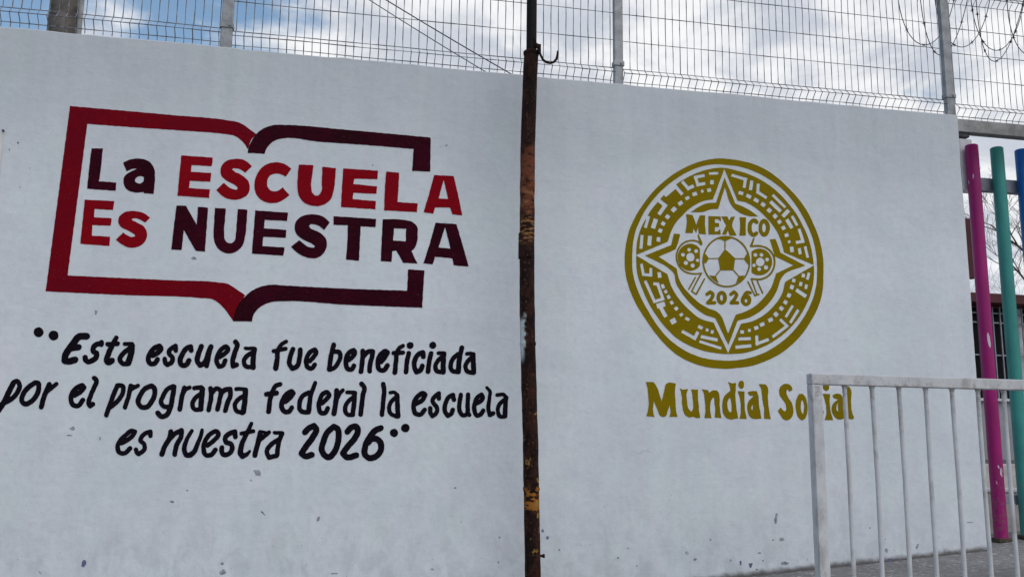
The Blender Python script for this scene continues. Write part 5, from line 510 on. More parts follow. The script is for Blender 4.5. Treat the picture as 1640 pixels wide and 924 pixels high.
    ('gold_caption', 'letter', 'gold', '15572 1992 -27 -6 -89 -48 -66 -46 -16 -16 -17 -23 -35 -57 -34 -103 -1 -95 -23 -166 2 -24 12 -46 24 -55 33 -46 52 -43 58 -41 34 -15 34 -4 18 1 70 18 80 42 18 15 29 42 16 32 13 63 18 56 -2 16 -7 15 -12 13 -15 10 -19 6 -17 0 -27 -10 -25 -21 -10 -16 -18 -71 -18 -40 -15 -17 -18 -15 -26 -10 -26 -1 -17 5 -22 12 -37 35 -21 35 -10 31 -7 63 1 23 10 56 3 94 18 87 11 24 37 57 16 15 45 21 8 -5 66 -92 16 -12 17 -7 26 -1 27 7 24 16 9 16 2 24 -7 23 -44 70 -60 86 -8 8 -17 10'),
    ('gold_caption', 'letter', 'gold', '15904 2368 -53 -17 -24 -17 -16 -24 -20 -41 -8 -40 1 -24 6 -23 11 -24 13 -17 17 -16 25 -17 26 -8 17 -2 18 2 18 9 36 27 17 19 13 32 7 64 -3 29 -8 26 -12 24 -12 15 -17 14 -17 8 -17 3|15772 2007 12 -56 41 -118 14 -71 22 -86 6 -40 -1 -71 6 -79 -9 -134 -36 -95 -22 -48 -7 -32 28 -2 61 3 61 -1 61 5 75 1 3 8 -9 39 -48 157 -20 102 -16 293 30 183 3 40 -89 -1 -78 8'),
    ('gold_caption', 'letter', 'gold', '16213 2018 -55 -30 -52 -23 4 -8 34 -74 5 -5 55 -17 87 -18 6 -9 -125 -77 -66 -70 -31 -64 -11 -32 -11 -103 3 -32 23 -62 38 -71 30 -39 44 -38 49 -30 34 -10 44 -2 70 5 26 9 55 28 5 5 -7 87 2 87 -14 103 -1 119 12 80 5 119 -8 56 -24 47 -43 55 -8 4 -79 16 -52 0|16285 1746 -4 -95 6 -103 -4 -55 0 -40 -1 -8 -4 -4 -58 66 9 119 38 88 9 18 8 6'),
    ('gold_caption', 'letter', 'gold', '16607 2255 -62 -12 -7 -7 20 -127 4 -104 24 -111 3 -72 19 -230 -2 -64 4 -95 -22 -198 6 -6 71 1 78 -10 35 -2 51 53 -3 14 -38 80 -15 40 -24 126 -3 32 5 88 -2 87 2 96 16 96 6 64 10 48 -5 72 -19 64 -14 23 -41 55 -8 3'),
    ('round_emblem', 'emblem_ring', 'gold', '12468 9560 -131 -13 -153 -34 -65 -10 -207 -57 -206 -71 -142 -64 -54 -21 -43 -24 -141 -67 -44 -27 -124 -68 -49 -33 -125 -74 -36 -28 -119 -80 -43 -37 -107 -82 -44 -40 -107 -89 -43 -42 -96 -84 -38 -41 -38 -34 -63 -62 -41 -48 -34 -33 -53 -61 -36 -49 -39 -42 -51 -66 -29 -43 -37 -45 -81 -117 -34 -43 -76 -116 -33 -44 -68 -117 -34 -53 -65 -126 -30 -52 -58 -126 -27 -52 -37 -93 -40 -106 -31 -110 -28 -102 -11 -61 -38 -163 -8 -81 -24 -171 -10 -121 -3 -289 9 -149 17 -98 12 -109 15 -68 82 -293 20 -58 45 -97 43 -112 148 -293 193 -296 58 -78 130 -191 61 -74 62 -85 83 -105 68 -75 69 -86 88 -94 71 -66 60 -62 121 -105 131 -105 54 -37 76 -46 196 -107 143 -58 102 -34 93 -37 154 -41 82 -14 93 -22 238 -33 94 -3 177 -11 73 1 63 -3 105 2 231 23 64 12 95 11 74 5 149 25 63 6 96 21 118 29 194 60 130 53 55 18 53 24 130 52 129 63 57 26 44 25 121 62 166 106 43 35 113 81 38 34 108 85 41 40 97 84 44 46 41 38 61 62 35 42 42 42 50 57 34 47 36 41 56 74 26 42 35 44 55 81 25 42 38 50 74 117 33 48 48 85 28 56 30 52 58 136 31 63 75 209 59 250 30 239 0 114 19 188 1 84 13 198 -5 198 -26 219 -7 83 -47 223 -47 184 -68 194 -59 144 -53 114 -44 112 -78 156 -86 152 -120 173 -83 111 -81 90 -73 89 -96 100 -75 68 -71 73 -268 237 -124 93 -76 50 -96 70 -121 73 -108 49 -77 42 -196 76 -186 56 -164 38 -110 12 -219 33 -120 10 -88 2 -87 8 -175 -1 -87 6|12259 9343 62 11 131 10 108 1 76 -5 66 1 76 -4 197 0 153 -16 65 -9 262 -55 153 -42 87 -35 109 -36 163 -66 304 -158 304 -203 139 -120 107 -100 149 -170 87 -109 61 -89 70 -93 71 -112 55 -102 62 -102 74 -147 82 -171 79 -195 60 -172 57 -252 10 -93 18 -104 6 -94 11 -93 4 -125 -3 -83 3 -115 -5 -114 -9 -73 -4 -84 -12 -125 -25 -156 -23 -94 -17 -52 -17 -73 -33 -115 -18 -42 -21 -62 -42 -93 -29 -54 -21 -52 -69 -126 -29 -63 -80 -125 -23 -42 -85 -117 -35 -53 -91 -113 -29 -42 -100 -112 -27 -34 -42 -41 -101 -106 -35 -30 -102 -96 -42 -32 -104 -87 -44 -30 -112 -85 -49 -29 -107 -74 -54 -29 -121 -75 -48 -23 -51 -31 -65 -34 -55 -22 -54 -27 -76 -30 -65 -21 -43 -19 -97 -34 -54 -14 -47 -16 -146 -35 -64 -19 -85 -18 -64 -8 -53 -12 -106 -18 -243 -22 -231 -1 -73 5 -178 5 -83 11 -83 6 -93 13 -83 17 -83 12 -134 33 -41 14 -82 32 -93 29 -164 68 -286 160 -90 67 -71 47 -91 68 -41 34 -117 112 -62 66 -51 57 -51 67 -71 84 -80 106 -56 86 -54 75 -119 203 -69 105 -81 144 -81 154 -74 165 -63 155 -73 234 -20 109 -18 78 -7 50 -14 138 -2 140 2 79 -3 70 4 130 7 71 9 181 18 142 17 101 19 72 11 61 24 102 38 114 35 83 27 52 22 54 42 91 23 43 21 52 44 84 25 43 27 52 105 163 87 116 30 44 89 107 31 43 94 105 32 40 42 42 93 99 38 33 103 101 43 34 102 90 48 34 100 81 53 36 108 81 54 33 108 75 174 100 58 27 115 62 119 53 77 30 65 19 54 21 98 31 217 46'),
    ('round_emblem', 'glyph_band', 'gold', '12536 9249 -87 -7 -66 -12 -65 -8 -98 -19 -66 -20 -152 -39 -202 -75 -48 -23 -54 -20 -76 -34 -55 -31 -130 -66 -43 -27 -54 -28 -76 -43 -44 -32 -53 -30 -162 -114 -53 -41 156 -176 94 -97 -1 -11 -46 -45 -42 -32 -10 2 -83 97 -93 99 -11 4 -94 -89 -42 -34 -101 -95 -43 -35 -43 -41 -20 17 -42 44 -10 7 -43 -55 -38 -40 -33 -43 112 -86 126 -84 10 -9 -4 -11 -85 -120 -33 -42 -27 -42 -51 -75 -33 -43 -18 -30 -10 0 -90 53 -9 9 46 65 25 42 53 75 32 43 20 33 -6 10 -35 28 -113 82 -89 -105 -41 -44 -115 -155 -99 -165 75 -17 12 -8 -23 -63 -16 -62 -46 -145 -15 -62 -18 -52 -3 -4 -11 0 -41 8 -38 11 -9 9 60 187 19 82 -7 7 -43 -69 -92 -170 -46 -110 -32 -87 -16 -62 -50 -154 -25 -122 -27 -263 -4 -121 1 -20 8 -2 86 38 49 25 135 61 41 23 136 58 41 22 53 21 73 35 52 28 136 58 44 23 51 20 147 71 14 33 48 155 74 187 53 105 42 76 65 92 55 67 269 286 37 32 44 44 147 118 76 51 43 24 43 29 87 45 97 49 97 35 108 27 162 28 4 3 21 53 63 140 24 64 25 54 34 87 20 64 80 194 31 64 36 89 93 243 11 -5 30 -92 51 -112 94 -236 48 -102 39 -112 102 -236 51 -132 10 -10 249 -30 44 -11 161 -68 140 -78 139 -95 138 -113 244 -242 127 -163 84 -120 29 -52 56 -120 22 -51 51 -143 29 -124 29 -102 20 -113 8 -8 184 -65 98 -28 98 -40 152 -54 127 -39 244 -91 110 -35 10 10 -6 156 -37 300 -29 145 -70 258 -46 124 -77 184 -56 102 -117 236 -115 182 -87 110 -70 81 -67 85 -234 252 -129 113 -128 106 -174 119 -140 86 -163 85 -185 85 -98 30 -119 43 -142 44 -32 8 -77 12 -87 20 -87 12 -87 19 -206 34 -76 9|12336 9097 77 6 0 -84 -4 -5 -87 -13 -119 -12 -65 -4 -43 -5 -11 0 -3 4 5 86 87 9 76 12|12882 9074 8 10 33 -5 271 -66 120 -25 98 -14 11 -3 6 -6 1 -10 -17 -44 -9 -32 -21 -100 -13 -82 -17 -65 -5 -11 -3 -1 -55 4 -43 7 -4 4 25 107 10 75 13 54 -3 4 -314 79 -87 13 -38 9 -1 11|11888 8991 35 12 9 -9 16 -82 -5 -11 -55 -19 -163 -39 -35 -13 -1 -10 43 -128 11 -5 43 13 65 13 97 23 15 -96 -7 -7 -75 -23 -162 -37 -54 -23 -11 2 -6 4 -4 10 -8 41 -30 113 -27 71 -12 20 -19 82 12 12 82 28 21 0 152 42|12119 8808 4 3 97 9 22 1 7 -3 2 -53 -7 -94 -6 -4 -119 -10 -7 4|11194 8732 5 5 6 -4 25 -24 83 -98 63 -63 151 77 11 -11 44 -84 -101 -57 -54 -25 -32 -17 -44 -36 -10 7 -11 -6 -23 42 -75 89 -68 68 -51 59 6 10|13520 8898 10 4 99 -7 7 -10 -22 -161 -34 -150 -7 -13 -77 0 -32 2 -4 3 2 32 36 171 12 86|13742 8797 5 7 44 4 55 1 10 -4 -1 -43 -11 -85 -8 -127 277 -161 -4 -11 -20 -33 -30 -45 -11 -4 -292 163 -33 -2 -6 11 1 10 -13 10 -3 10 17 22 4 11 3 74 9 75|12126 8547 7 -10 31 -102 -117 -45 -11 -3 -11 4 -35 105 6 6|11855 8476 12 3 10 -4 21 -90 -13 -10 -75 -20 -6 3 -4 10 -14 83 5 7|13120 8521 3 3 11 -2 146 -32 6 -10 -19 -43 -22 -65 -7 -5 -54 14 -76 12 -33 10 9 32|11621 8387 18 7 5 -5 36 -112 -22 -12 -54 -16 -86 -33 -8 8 -29 102 1 10|13390 8435 4 6 11 5 155 -63 -16 -39 -42 -80 -5 -5 -152 68 -2 10 27 62|14330 8499 13 -5 17 -14 168 -158 82 -70 156 -147 1 -11 -31 -34 -35 -30 -11 2 -86 78 -66 54 -83 79 -200 177|11352 8234 6 4 11 -4 44 -79 -1 -11 -110 -67 -22 -8 -50 84 -3 10|13659 8327 5 8 22 -7 129 -66 4 -9 -11 -22 -52 -88 -11 2 -140 65 -9 7|11111 8062 10 5 3 -4 64 -89 -2 -10 -25 -20 -43 -27 -65 -50 -10 6 -60 88 3 10 49 33 43 36|14244 8271 13 9 206 -174 72 -69 80 -69 -98 -102 -75 67 -86 69 -198 179|13923 8207 11 -1 119 -74 -19 -33 -63 -88 -33 17 -92 59 0 10 19 32|10861 7850 12 3 81 -69 11 -10 5 -10 -90 -97 -32 -30 -11 -6 -94 88 5 10 39 45|14150 8022 9 9 11 -6 95 -79 -2 -11 -101 -107 -11 5 -75 60 -20 18 -7 10|14797 8022 4 4 11 -5 34 -27 54 -50 2 -10 -226 -231 -54 40 -50 43 72 79 102 101|14351 7835 10 11 11 0 64 -62 24 -26 5 -10 -42 -34 -47 -45 -23 -18 -11 -6 -88 100 3 11|10623 7578 13 10 91 -65 11 -10 2 -10 -86 -102 -11 -5 -62 45 -37 30 -6 9|14983 7812 9 5 11 -1 63 -104 52 -102 58 -102 -9 -10 -80 -49 -10 10 -38 72 -55 90 -75 144|10177 7417 6 4 137 -36 -22 -83 -51 -135 -23 -73 -8 -21 -7 -8 -125 28 -10 4 -3 8 44 135 21 52 18 62|14809 7696 11 6 11 -6 88 -141 83 -142 -74 -47 -45 -24 -146 225 -34 59 14 12 35 19|14526 7657 5 3 3 -2 62 -101 -61 -46 -56 -36 -11 8 -62 93 34 25 56 34|10461 7343 3 4 30 -12 53 -26 35 -20 -53 -95 -15 -22 -118 55 20 31|14665 7456 12 0 50 -101 -4 -11 -18 -12 -102 -51 -10 12 -53 92 7 11 62 35|10350 7102 6 9 118 -43 -26 -63 -33 -64 -62 21 -41 16 -14 9 13 31 23 43|15206 7384 35 9 6 -7 63 -206 44 -155 10 -10 4 -42 11 -41 -6 -11 -10 -6 -78 -22 -23 2 -100 -19 -68 -18 -33 -5 -12 50 -4 52 9 6 175 36 5 11 -16 51 -27 114 -35 103 -21 72 5 11|14779 7211 9 4 7 -3 4 -6 12 -45 10 -62 -27 -12 -67 -21 -45 -18 -7 11 -21 103 11 9|9724 6851 4 4 42 -4 51 0 9 -3 -33 -386 -11 -60 -2 -4 -10 -3 -82 1 -4 0 -5 10 10 101 4 71 9 61 12 111|9973 6836 4 5 10 1 42 -2 72 3 11 -9 -25 -214 -5 -71 -6 -34 -73 -2 -52 4 -5 4 1 61|10266 6812 12 5 115 -7 1 -10 -10 -82 -2 -61 -3 -4 -124 11 -3 6|14854 6975 3 0 8 -10 16 -72 -52 -23 -45 -11 -6 8 -17 72 5 8 6 3|15408 6808 17 5 11 -5 9 -40 14 -103 53 -227 -6 -11 -88 -21 -11 3 -1 2 -78 361 6 11|14869 6757 44 9 44 5 10 -8 12 -177 -8 -6 -78 -9 -44 -9 -8 6 -12 176 6 6|15188 6733 34 7 5 -5 26 -196 -7 -10 -101 -25 -7 8 -27 196 10 8|9586 6170 -9 -11 -4 -80 6 -289 29 -198 26 -118 20 -68 32 -78 37 -108 47 -106 82 -204 154 -299 28 -49 39 -57 63 -102 201 -272 105 -122 112 -124 237 -215 41 -30 92 -59 142 -84 41 -21 72 -30 92 -43 195 -75 62 -17 93 -31 93 -21 62 -18 186 -32 157 -12 93 -14 252 -11 73 5 169 3 63 8 159 9 234 38 204 55 183 60 141 60 48 16 188 87 168 92 44 30 116 69 42 32 120 80 42 36 111 85 37 36 102 86 34 37 102 98 41 47 39 40 58 66 30 41 37 42 49 65 32 51 40 52 47 73 28 53 30 42 72 132 35 56 42 84 49 105 52 157 21 52 66 230 10 83 30 198 8 250 -3 52 -6 5 -137 -83 -57 -29 -126 -74 -51 -25 -119 -73 -56 -29 -114 -70 -56 -28 -45 -30 -79 -44 -56 -28 -124 -75 -8 -6 -16 -42 -43 -166 -42 -125 -38 -83 -53 -94 -61 -85 -65 -84 -90 -95 -43 -50 -135 -131 -145 -118 -155 -105 -182 -98 -102 -41 -97 -35 -194 -48 -64 -11 -54 -16 -8 -10 -37 -77 -32 -55 -59 -127 -26 -46 -63 -141 -24 -43 -62 -129 -29 -51 -66 -140 -22 -40 -30 -70 -6 -12 -10 1 -36 78 -47 87 -38 88 -63 126 -59 107 -45 102 -107 209 -41 98 -21 40 -10 9 -136 26 -92 14 -147 44 -62 25 -62 32 -62 33 -41 31 -229 188 -139 130 -106 108 -131 163 -77 115 -101 186 -25 68 -32 99 -60 208 -62 37 -72 36 -369 201 -93 43 -112 68 -99 53 -93 45|9764 5929 25 5 4 -3 3 -10 47 -287 3 -4 144 -8 10 10 5 160 8 10 42 2 41 5 5 -2 0 -180 4 -20 -5 -70 -3 -10 -5 -4 -10 -2 -31 3 -42 -3 -20 4 -124 5 -61 8 -31 -7 -20 19 5 30 -25 108 -27 158 -7 60 7 6|10372 5690 12 1 14 -69 13 -100 -9 -10 -115 -22 -5 6 -5 70 -20 99 2 5 11 4|15428 5935 12 5 77 -15 14 -6 -33 -115 -23 -63 -14 -53 -6 -10 -5 -3 -94 19 0 10 45 126|15235 5894 48 -3 60 -12 3 -10 -10 -42 -21 -74 -6 -7 -99 13 -10 7 12 65 15 53|14889 5712 11 5 102 -30 -1 -11 -17 -54 -20 -51 -5 -5 -98 21 -12 10|9883 5397 22 7 4 -6 102 -204 43 -106 50 -100 80 -178 10 -5 135 48 38 11 2 10 -17 48 -41 98 -30 98 -48 127 -53 7 -51 2 -9 5 13 90 8 11 72 -8 52 -2 41 12 10 -17 10 -1 7 -5 -2 -40 27 -88 50 -127 95 -275 -10 -8 -42 -12 -41 -19 -145 -43 -52 -20 -41 -11 -31 -14 -11 -1 -5 4 -5 6 -10 33 -95 193 -45 107 -43 87 -113 243 -1 10|15130 5610 8 5 87 -12 11 -2 5 -6 -23 -94 -11 -31 -10 -11 -77 8 -22 4 -6 4 23 73|10453 5315 18 5 4 -4 47 -127 -12 -7 -94 -31 -5 3 -5 7 -36 120 8 10|15320 5537 2 3 11 1 77 -14 13 -6 -23 -93 -15 -53 -5 -4 -79 11 -8 2 -8 7|14813 5503 12 5 108 -34 7 -6 -27 -74 -30 -64 -11 0 -32 9 -76 28 -1 10|15033 5390 7 5 21 -12 107 -71 208 -122 5 -10 -80 -101 -12 0 -334 205 4 10 14 21|10547 5140 4 2 10 -3 47 -86 -7 -7 -42 -25 -42 -21 -52 86 7 11|14700 5221 3 5 11 3 119 -43 -48 -96 -17 -30 -6 -6 -108 34 -14 7 33 63|10640 4985 11 -1 57 -95 -9 -11 -50 -27 -42 -26 -13 19 -42 87 47 31|14580 4991 4 7 11 0 107 -63 -82 -115 -10 1 -32 21 -64 44 -5 10 28 42|10741 4811 67 -97 -91 -64 -10 9 -62 88 12 10 42 26 32 24|10469 4749 13 4 10 -6 27 -104 8 -40 -79 -24 -14 -9 152 -260 0 -10 -113 -62 -8 7 -60 97 -50 96 -52 88 -11 6 -41 -12 -5 2 -5 9 -37 137 8 6 21 8 52 12 145 46|14816 4838 2 2 11 -3 63 -37 3 -10 -73 -100 -28 -46 -31 -42 -56 -84 -25 -42 -58 -78 -70 43 -2 10 38 52 30 49 35 45 73 115 32 42|14436 4791 9 9 11 -7 74 -53 19 -15 6 -10 -44 -53 -52 -50 -52 38 -55 46 7 10|10879 4628 4 4 10 0 66 -80 -3 -10 -87 -72 -10 3 -70 72 2 10 18 17|14996 4703 2 3 11 4 79 -44 -1 -10 -19 -32 -33 -42 -81 -119 -38 -48 -51 -73 -27 -44 -58 -78 -80 44 3 11 37 52 32 52 82 115 27 45 82 112|14255 4601 9 4 38 -33 58 -58 6 -10 -110 -100 -53 43 -57 58|11050 4427 15 8 41 -53 12 -21 -71 -52 -37 -22 -49 67 -4 10 24 19|11194 4305 4 4 10 -4 121 -54 -4 -10 -47 -82 -11 3 -91 43 -32 18|14093 4402 22 9 6 -8 39 -99 -9 -11 -52 -25 -88 -37 -11 -1 -44 106 11 10 28 15|10800 4259 13 7 5 -6 72 -135 -18 -15 -84 -49 -62 -30 -10 4 -77 129 7 10 17 11|14417 4375 11 10 105 -89 84 -79 10 -9 11 0 22 -26 33 -29 -4 -18 -33 -24 -34 -35 -11 0 -12 -8 -44 -35 -56 -37 -101 -77 -48 -31 -108 -81 -44 -28 -67 -50 -56 69 3 10 58 40 42 34 109 74 49 40 112 76 39 33 48 32 9 10 -81 68 -107 97 5 10|13812 4240 17 7 6 -6 30 -100 -8 -8 -118 -47 -24 -8 -11 1 -29 65 -12 40|11619 4064 11 4 135 -68 -34 -63 -22 -31 -83 34 -62 33|13581 4110 28 9 11 -3 28 -104 -76 -30 -65 -18 -9 3 -31 99 1 4 11 8|11850 3964 7 5 83 -14 7 -7 -20 -92 -10 -2 -73 13 -10 3 -4 4|13270 3998 3 3 43 4 54 0 3 -3 -2 -70 -4 -30 -44 -1 -53 -6 -4 3|11071 3885 4 4 92 -46 92 -39 92 -50 93 -45 23 33 29 61 35 61 10 8 85 -45 3 -10 -134 -251 -3 -4 -10 -1 -185 98 -102 44 -92 50 -82 38 -4 4 4 10|12022 3911 1 5 11 4 83 -11 7 -4 -31 -112 -94 12 -3 6|13007 3938 9 7 85 5 32 -1 5 -6 1 -30 -5 -70 -4 -3 -64 -2 -63 1|11681 3740 3 10 11 -2 208 -31 104 -22 83 -7 157 -25 -3 -31 -21 -79 -31 3 -84 17 -83 10 -177 32 -187 25 -2 11|13511 3797 97 10 11 -1 3 -5 1 -191 108 42 54 18 44 20 98 38 33 9 36 -82 -1 -10 -94 -38 -53 -17 -50 -22 -147 -53 -25 -13 -8 -16 -43 -4 -32 -13 -11 -1 -10 10 -5 1 -5 9 1 30 -13 40 13 10 -5 189|13266 3739 95 6 3 -3 3 -89 -6 -11 -57 -1 -64 -8 -96 -6 -75 -2 -127 -15 -9 7 -1 90 2 3 11 4 42 2 64 9 160 6|11634 3581 5 4 51 -12 114 -32 322 -83 104 -32 83 -17 52 -14 6 -5 -2 -10 -27 -65 -11 -11 -62 13 -218 62 -208 51 -114 36 -114 27 -11 8|13288 3510 75 9 10 -6 4 -89 -2 -10 -5 -3 -107 -12 -64 -12 -159 -16 -75 -13 -95 -10 -43 -1 -9 78 -1 20 3 6 64 9 63 5 64 12 96 13 75 5'),
    ('round_emblem', 'star_outline', 'gold', '12622 8915 -15 -32 -24 -69 -26 -61 -50 -155 -26 -60 -54 -146 -27 -60 -51 -154 -24 -60 -15 -51 -7 -7 -190 -16 -103 -20 -95 -29 -87 -42 -95 -51 -156 -101 -52 -42 -90 -64 3 -3 8 1 128 10 86 -1 111 14 94 16 43 14 113 54 95 31 112 16 78 4 60 11 56 147 50 160 23 60 20 69 58 146 48 152 9 1 56 -179 43 -173 40 -114 60 -112 67 -84 56 -51 29 -20 156 -94 83 -32 95 -29 182 -27 114 6 61 7 61 0 9 4 -162 115 -137 85 -223 97 -123 39 -127 36 -5 6 -84 213 -43 96 -39 107 -104 236 -40 113'),
    ('round_emblem', 'star_outline', 'gold', '10848 6950 -8 -5 -7 -33 -18 -58 -56 -215 -11 -66 -84 -37 -51 -18 -126 -60 -59 -22 -125 -57 -51 -19 -50 -25 -83 -39 -49 -19 -43 -21 -133 -55 -25 -15 148 -68 122 -46 215 -95 118 -48 146 -87 131 -105 64 -72 26 -46 10 -48 4 -88 14 -79 26 -79 28 -55 78 -124 101 -147 216 -238 152 -135 105 -84 43 -29 150 -91 56 -29 58 -24 209 -53 84 -24 4 -4 37 -78 61 -110 97 -206 53 -98 52 -117 110 -208 8 2 9 18 62 147 29 57 55 137 23 49 56 145 25 49 22 57 48 106 9 6 77 23 95 26 60 12 95 29 95 36 175 90 44 30 44 25 79 51 142 112 143 134 78 86 58 67 110 151 36 67 27 42 38 76 46 116 56 159 47 92 41 68 60 60 37 43 68 45 65 36 119 56 197 68 72 21 72 29 63 30 54 20 11 5 4 9 -75 36 -104 38 -260 122 -119 48 -193 89 -88 37 -18 40 -31 106 -41 115 -74 189 -26 0 -168 -23 -7 -8 13 -53 46 -143 25 -106 35 -114 22 -107 5 -16 5 -8 268 -105 199 -87 116 -42 52 -22 -2 -8 -83 -40 -54 -31 -128 -59 -52 -28 -134 -62 -50 -29 -102 -48 -8 -7 -27 -83 -61 -151 -21 -64 -41 -94 -53 -101 -110 -153 -38 -41 -89 -105 -143 -149 -134 -118 -97 -69 -62 -39 -183 -95 -44 -17 -60 -28 -69 -26 -78 -21 -124 -42 -32 -58 -61 -138 -25 -49 -22 -57 -36 -81 -29 -57 -22 -56 -47 -97 -4 -7 -9 -4 -49 104 -30 102 -34 86 -25 79 -45 110 -29 48 -46 61 -102 86 -41 18 -89 30 -104 24 -33 12 -150 71 -132 71 -50 33 -82 61 -143 121 -126 122 -123 130 -44 62 -60 93 -58 116 -26 73 -24 95 -33 183 -63 37 -79 52 -91 49 -115 69 -83 54 -90 46 -67 40 1 8 9 5 50 21 50 27 76 37 50 20 51 26 129 57 48 26 101 48 56 131 35 92 60 223 10 50 -8 5 -42 4'),
    ('round_emblem', 'letter', 'gold', '11266 7613 21 -197 1 -49 -29 -223 -22 -93 -8 -50 4 -4 57 -1 70 7 114 2 7 2 9 53 7 86 2 12 5 7 92 -144 19 46 34 100 15 63 3 -80 17 -154 185 -4 57 -4 3 5 -14 98 -3 86 -11 123 2 99 14 213 -58 -3 -70 1 -52 -5 -69 -159 -55 -151 -5 -10 -6 -5 -77 219 -42 102 -84 7 -127 6'),
    ('round_emblem', 'letter', 'gold', '12031 7602 -2 -8 1 -81 -4 -68 -3 -204 -6 -87 0 -154 5 -5 64 6 71 -1 167 15 71 0 33 3 4 6 -14 160 -5 6 -86 -78 -91 -10 -3 3 -1 25 8 124 26 4 110 4 4 6 5 63 0 49 -3 6 -54 4 -84 -4 -2 35 4 87 8 5 52 9 32 0 19 -4 32 -17 63 -51 0 90 -7 67 -33 2'),
    ('round_emblem', 'letter', 'gold', '12470 7615 0 -7 62 -101 46 -92 50 -90 -51 -102 -27 -63 -65 -128 -4 -13 140 2 20 51 26 51 16 42 7 3 28 -104 25 -62 5 -4 144 8 84 8 3 4 -23 54 -62 108 -30 60 -22 55 -4 49 -1 13 13 63 45 105 34 68 18 45 -3 4 -137 -21 -22 -37 -40 -90 -67 132 -7 4'),
    ('round_emblem', 'letter', 'gold', '13112 7630 -5 -7 0 -12 10 -243 -9 -125 -25 -181 -2 -44 44 0 169 16 5 3 3 62 3 125 -2 106 21 251 8 50 -4 6'),
    ('round_emblem', 'letter', 'gold', '13580 7619 -40 -16 -40 -26 -64 -68 -20 -32 -20 -45 -8 -32 -14 -151 4 -55 7 -37 14 -38 22 -35 41 -37 51 -30 38 -12 40 -1 26 8 13 7 43 30 38 34 11 13 11 19 3 13 -1 18 -7 19 -10 11 -16 11 -20 5 -19 -1 -27 -10 -27 -19 -27 -28 -6 -2 -20 13 -18 21 -12 18 -7 18 -5 43 0 94 5 38 9 31 13 28 13 18 32 27 15 9 64 -45 20 -5 19 1 20 5 21 15 13 24 4 25 -3 19 -11 18 -64 55 -26 13 -26 7 -19 1'),
    ('round_emblem', 'letter', 'gold', '13935 7628 -40 -20 -34 -24 -54 -71 -11 -20 -17 -44 -15 -58 -10 -138 5 -43 14 -43 20 -36 30 -41 30 -30 27 -19 33 -11 32 -3 27 8 60 29 23 20 44 52 13 26 33 94 12 72 4 44 -6 49 -18 62 -21 50 -25 35 -36 29 -48 24 -39 10|13930 7470 19 6 13 -2 13 -7 13 -15 19 -46 11 -62 -5 -50 -23 -70 -19 -28 -13 -10 -13 -4 -14 -1 -12 6 -19 23 -12 39 -7 56 3 50 14 70 11 25'),
    ('round_emblem', 'letter', 'gold', '12010 5179 -20 -8 -48 -32 -68 -56 -12 -20 -3 -24 7 -22 19 -17 18 -7 19 -1 19 6 78 56 31 -17 3 -7 -27 -62 -37 -56 -19 -20 -39 -36 -50 -57 -9 -24 4 -24 8 -13 12 -11 13 -6 19 -4 126 5 64 7 50 1 13 4 13 7 13 13 12 24 1 24 -14 24 -16 10 -19 5 -101 -3 54 74 29 62 12 30 5 31 -6 42 -14 29 -28 27 -81 44 -12 3'),
    ('round_emblem', 'letter', 'gold', '12391 5179 -26 -9 -45 -26 -19 -17 -14 -17 -29 -52 -11 -26 -12 -60 -2 -42 5 -36 14 -47 17 -36 21 -29 26 -21 31 -16 31 -9 32 -2 32 9 39 18 22 18 43 48 15 27 16 49 7 37 1 30 -6 54 -10 42 -15 31 -20 28 -33 28 -34 19 -38 8|12405 5064 8 2 13 -4 18 -20 10 -30 3 -36 -4 -54 -11 -37 -15 -19 -13 -7 -13 -2 -19 7 -18 24 -13 35 -3 42 4 31 10 24 26 33'),
    ('round_emblem', 'letter', 'gold', '12819 5217 -16 -8 -115 -86 -10 -11 -7 -12 -3 -24 9 -24 18 -18 22 -8 20 1 12 5 79 61 19 -10 12 -11 -9 -24 -45 -75 -40 -51 -46 -42 -42 -46 -8 -18 1 -24 8 -16 12 -13 13 -7 19 -5 160 12 64 -1 19 4 22 15 14 25 2 24 -12 24 -15 12 -14 5 -91 2 51 69 50 93 6 36 -6 37 -21 35 -37 34 -56 37 -20 4'),
    ('round_emblem', 'letter', 'gold', '13282 5226 -58 -25 -38 -36 -42 -62 -26 -50 -22 -25 -11 -19 -21 -55 -9 -37 0 -30 8 -36 13 -30 21 -29 28 -29 25 -18 32 -15 32 -5 32 3 59 18 26 14 26 23 20 21 15 25 19 55 8 37 1 30 -4 30 -10 30 -14 27 -19 24 -25 23 -21 14 -35 16 13 7 6 1 77 -11 26 5 15 11 15 19 6 18 -3 18 -11 16 -19 11 -77 14 -25 3|13232 4955 22 -1 16 -9 11 -18 5 -24 -4 -25 -9 -18 -17 -15 -19 -7 -19 2 -13 8 -10 14 -5 25 3 24 9 20 13 16'),
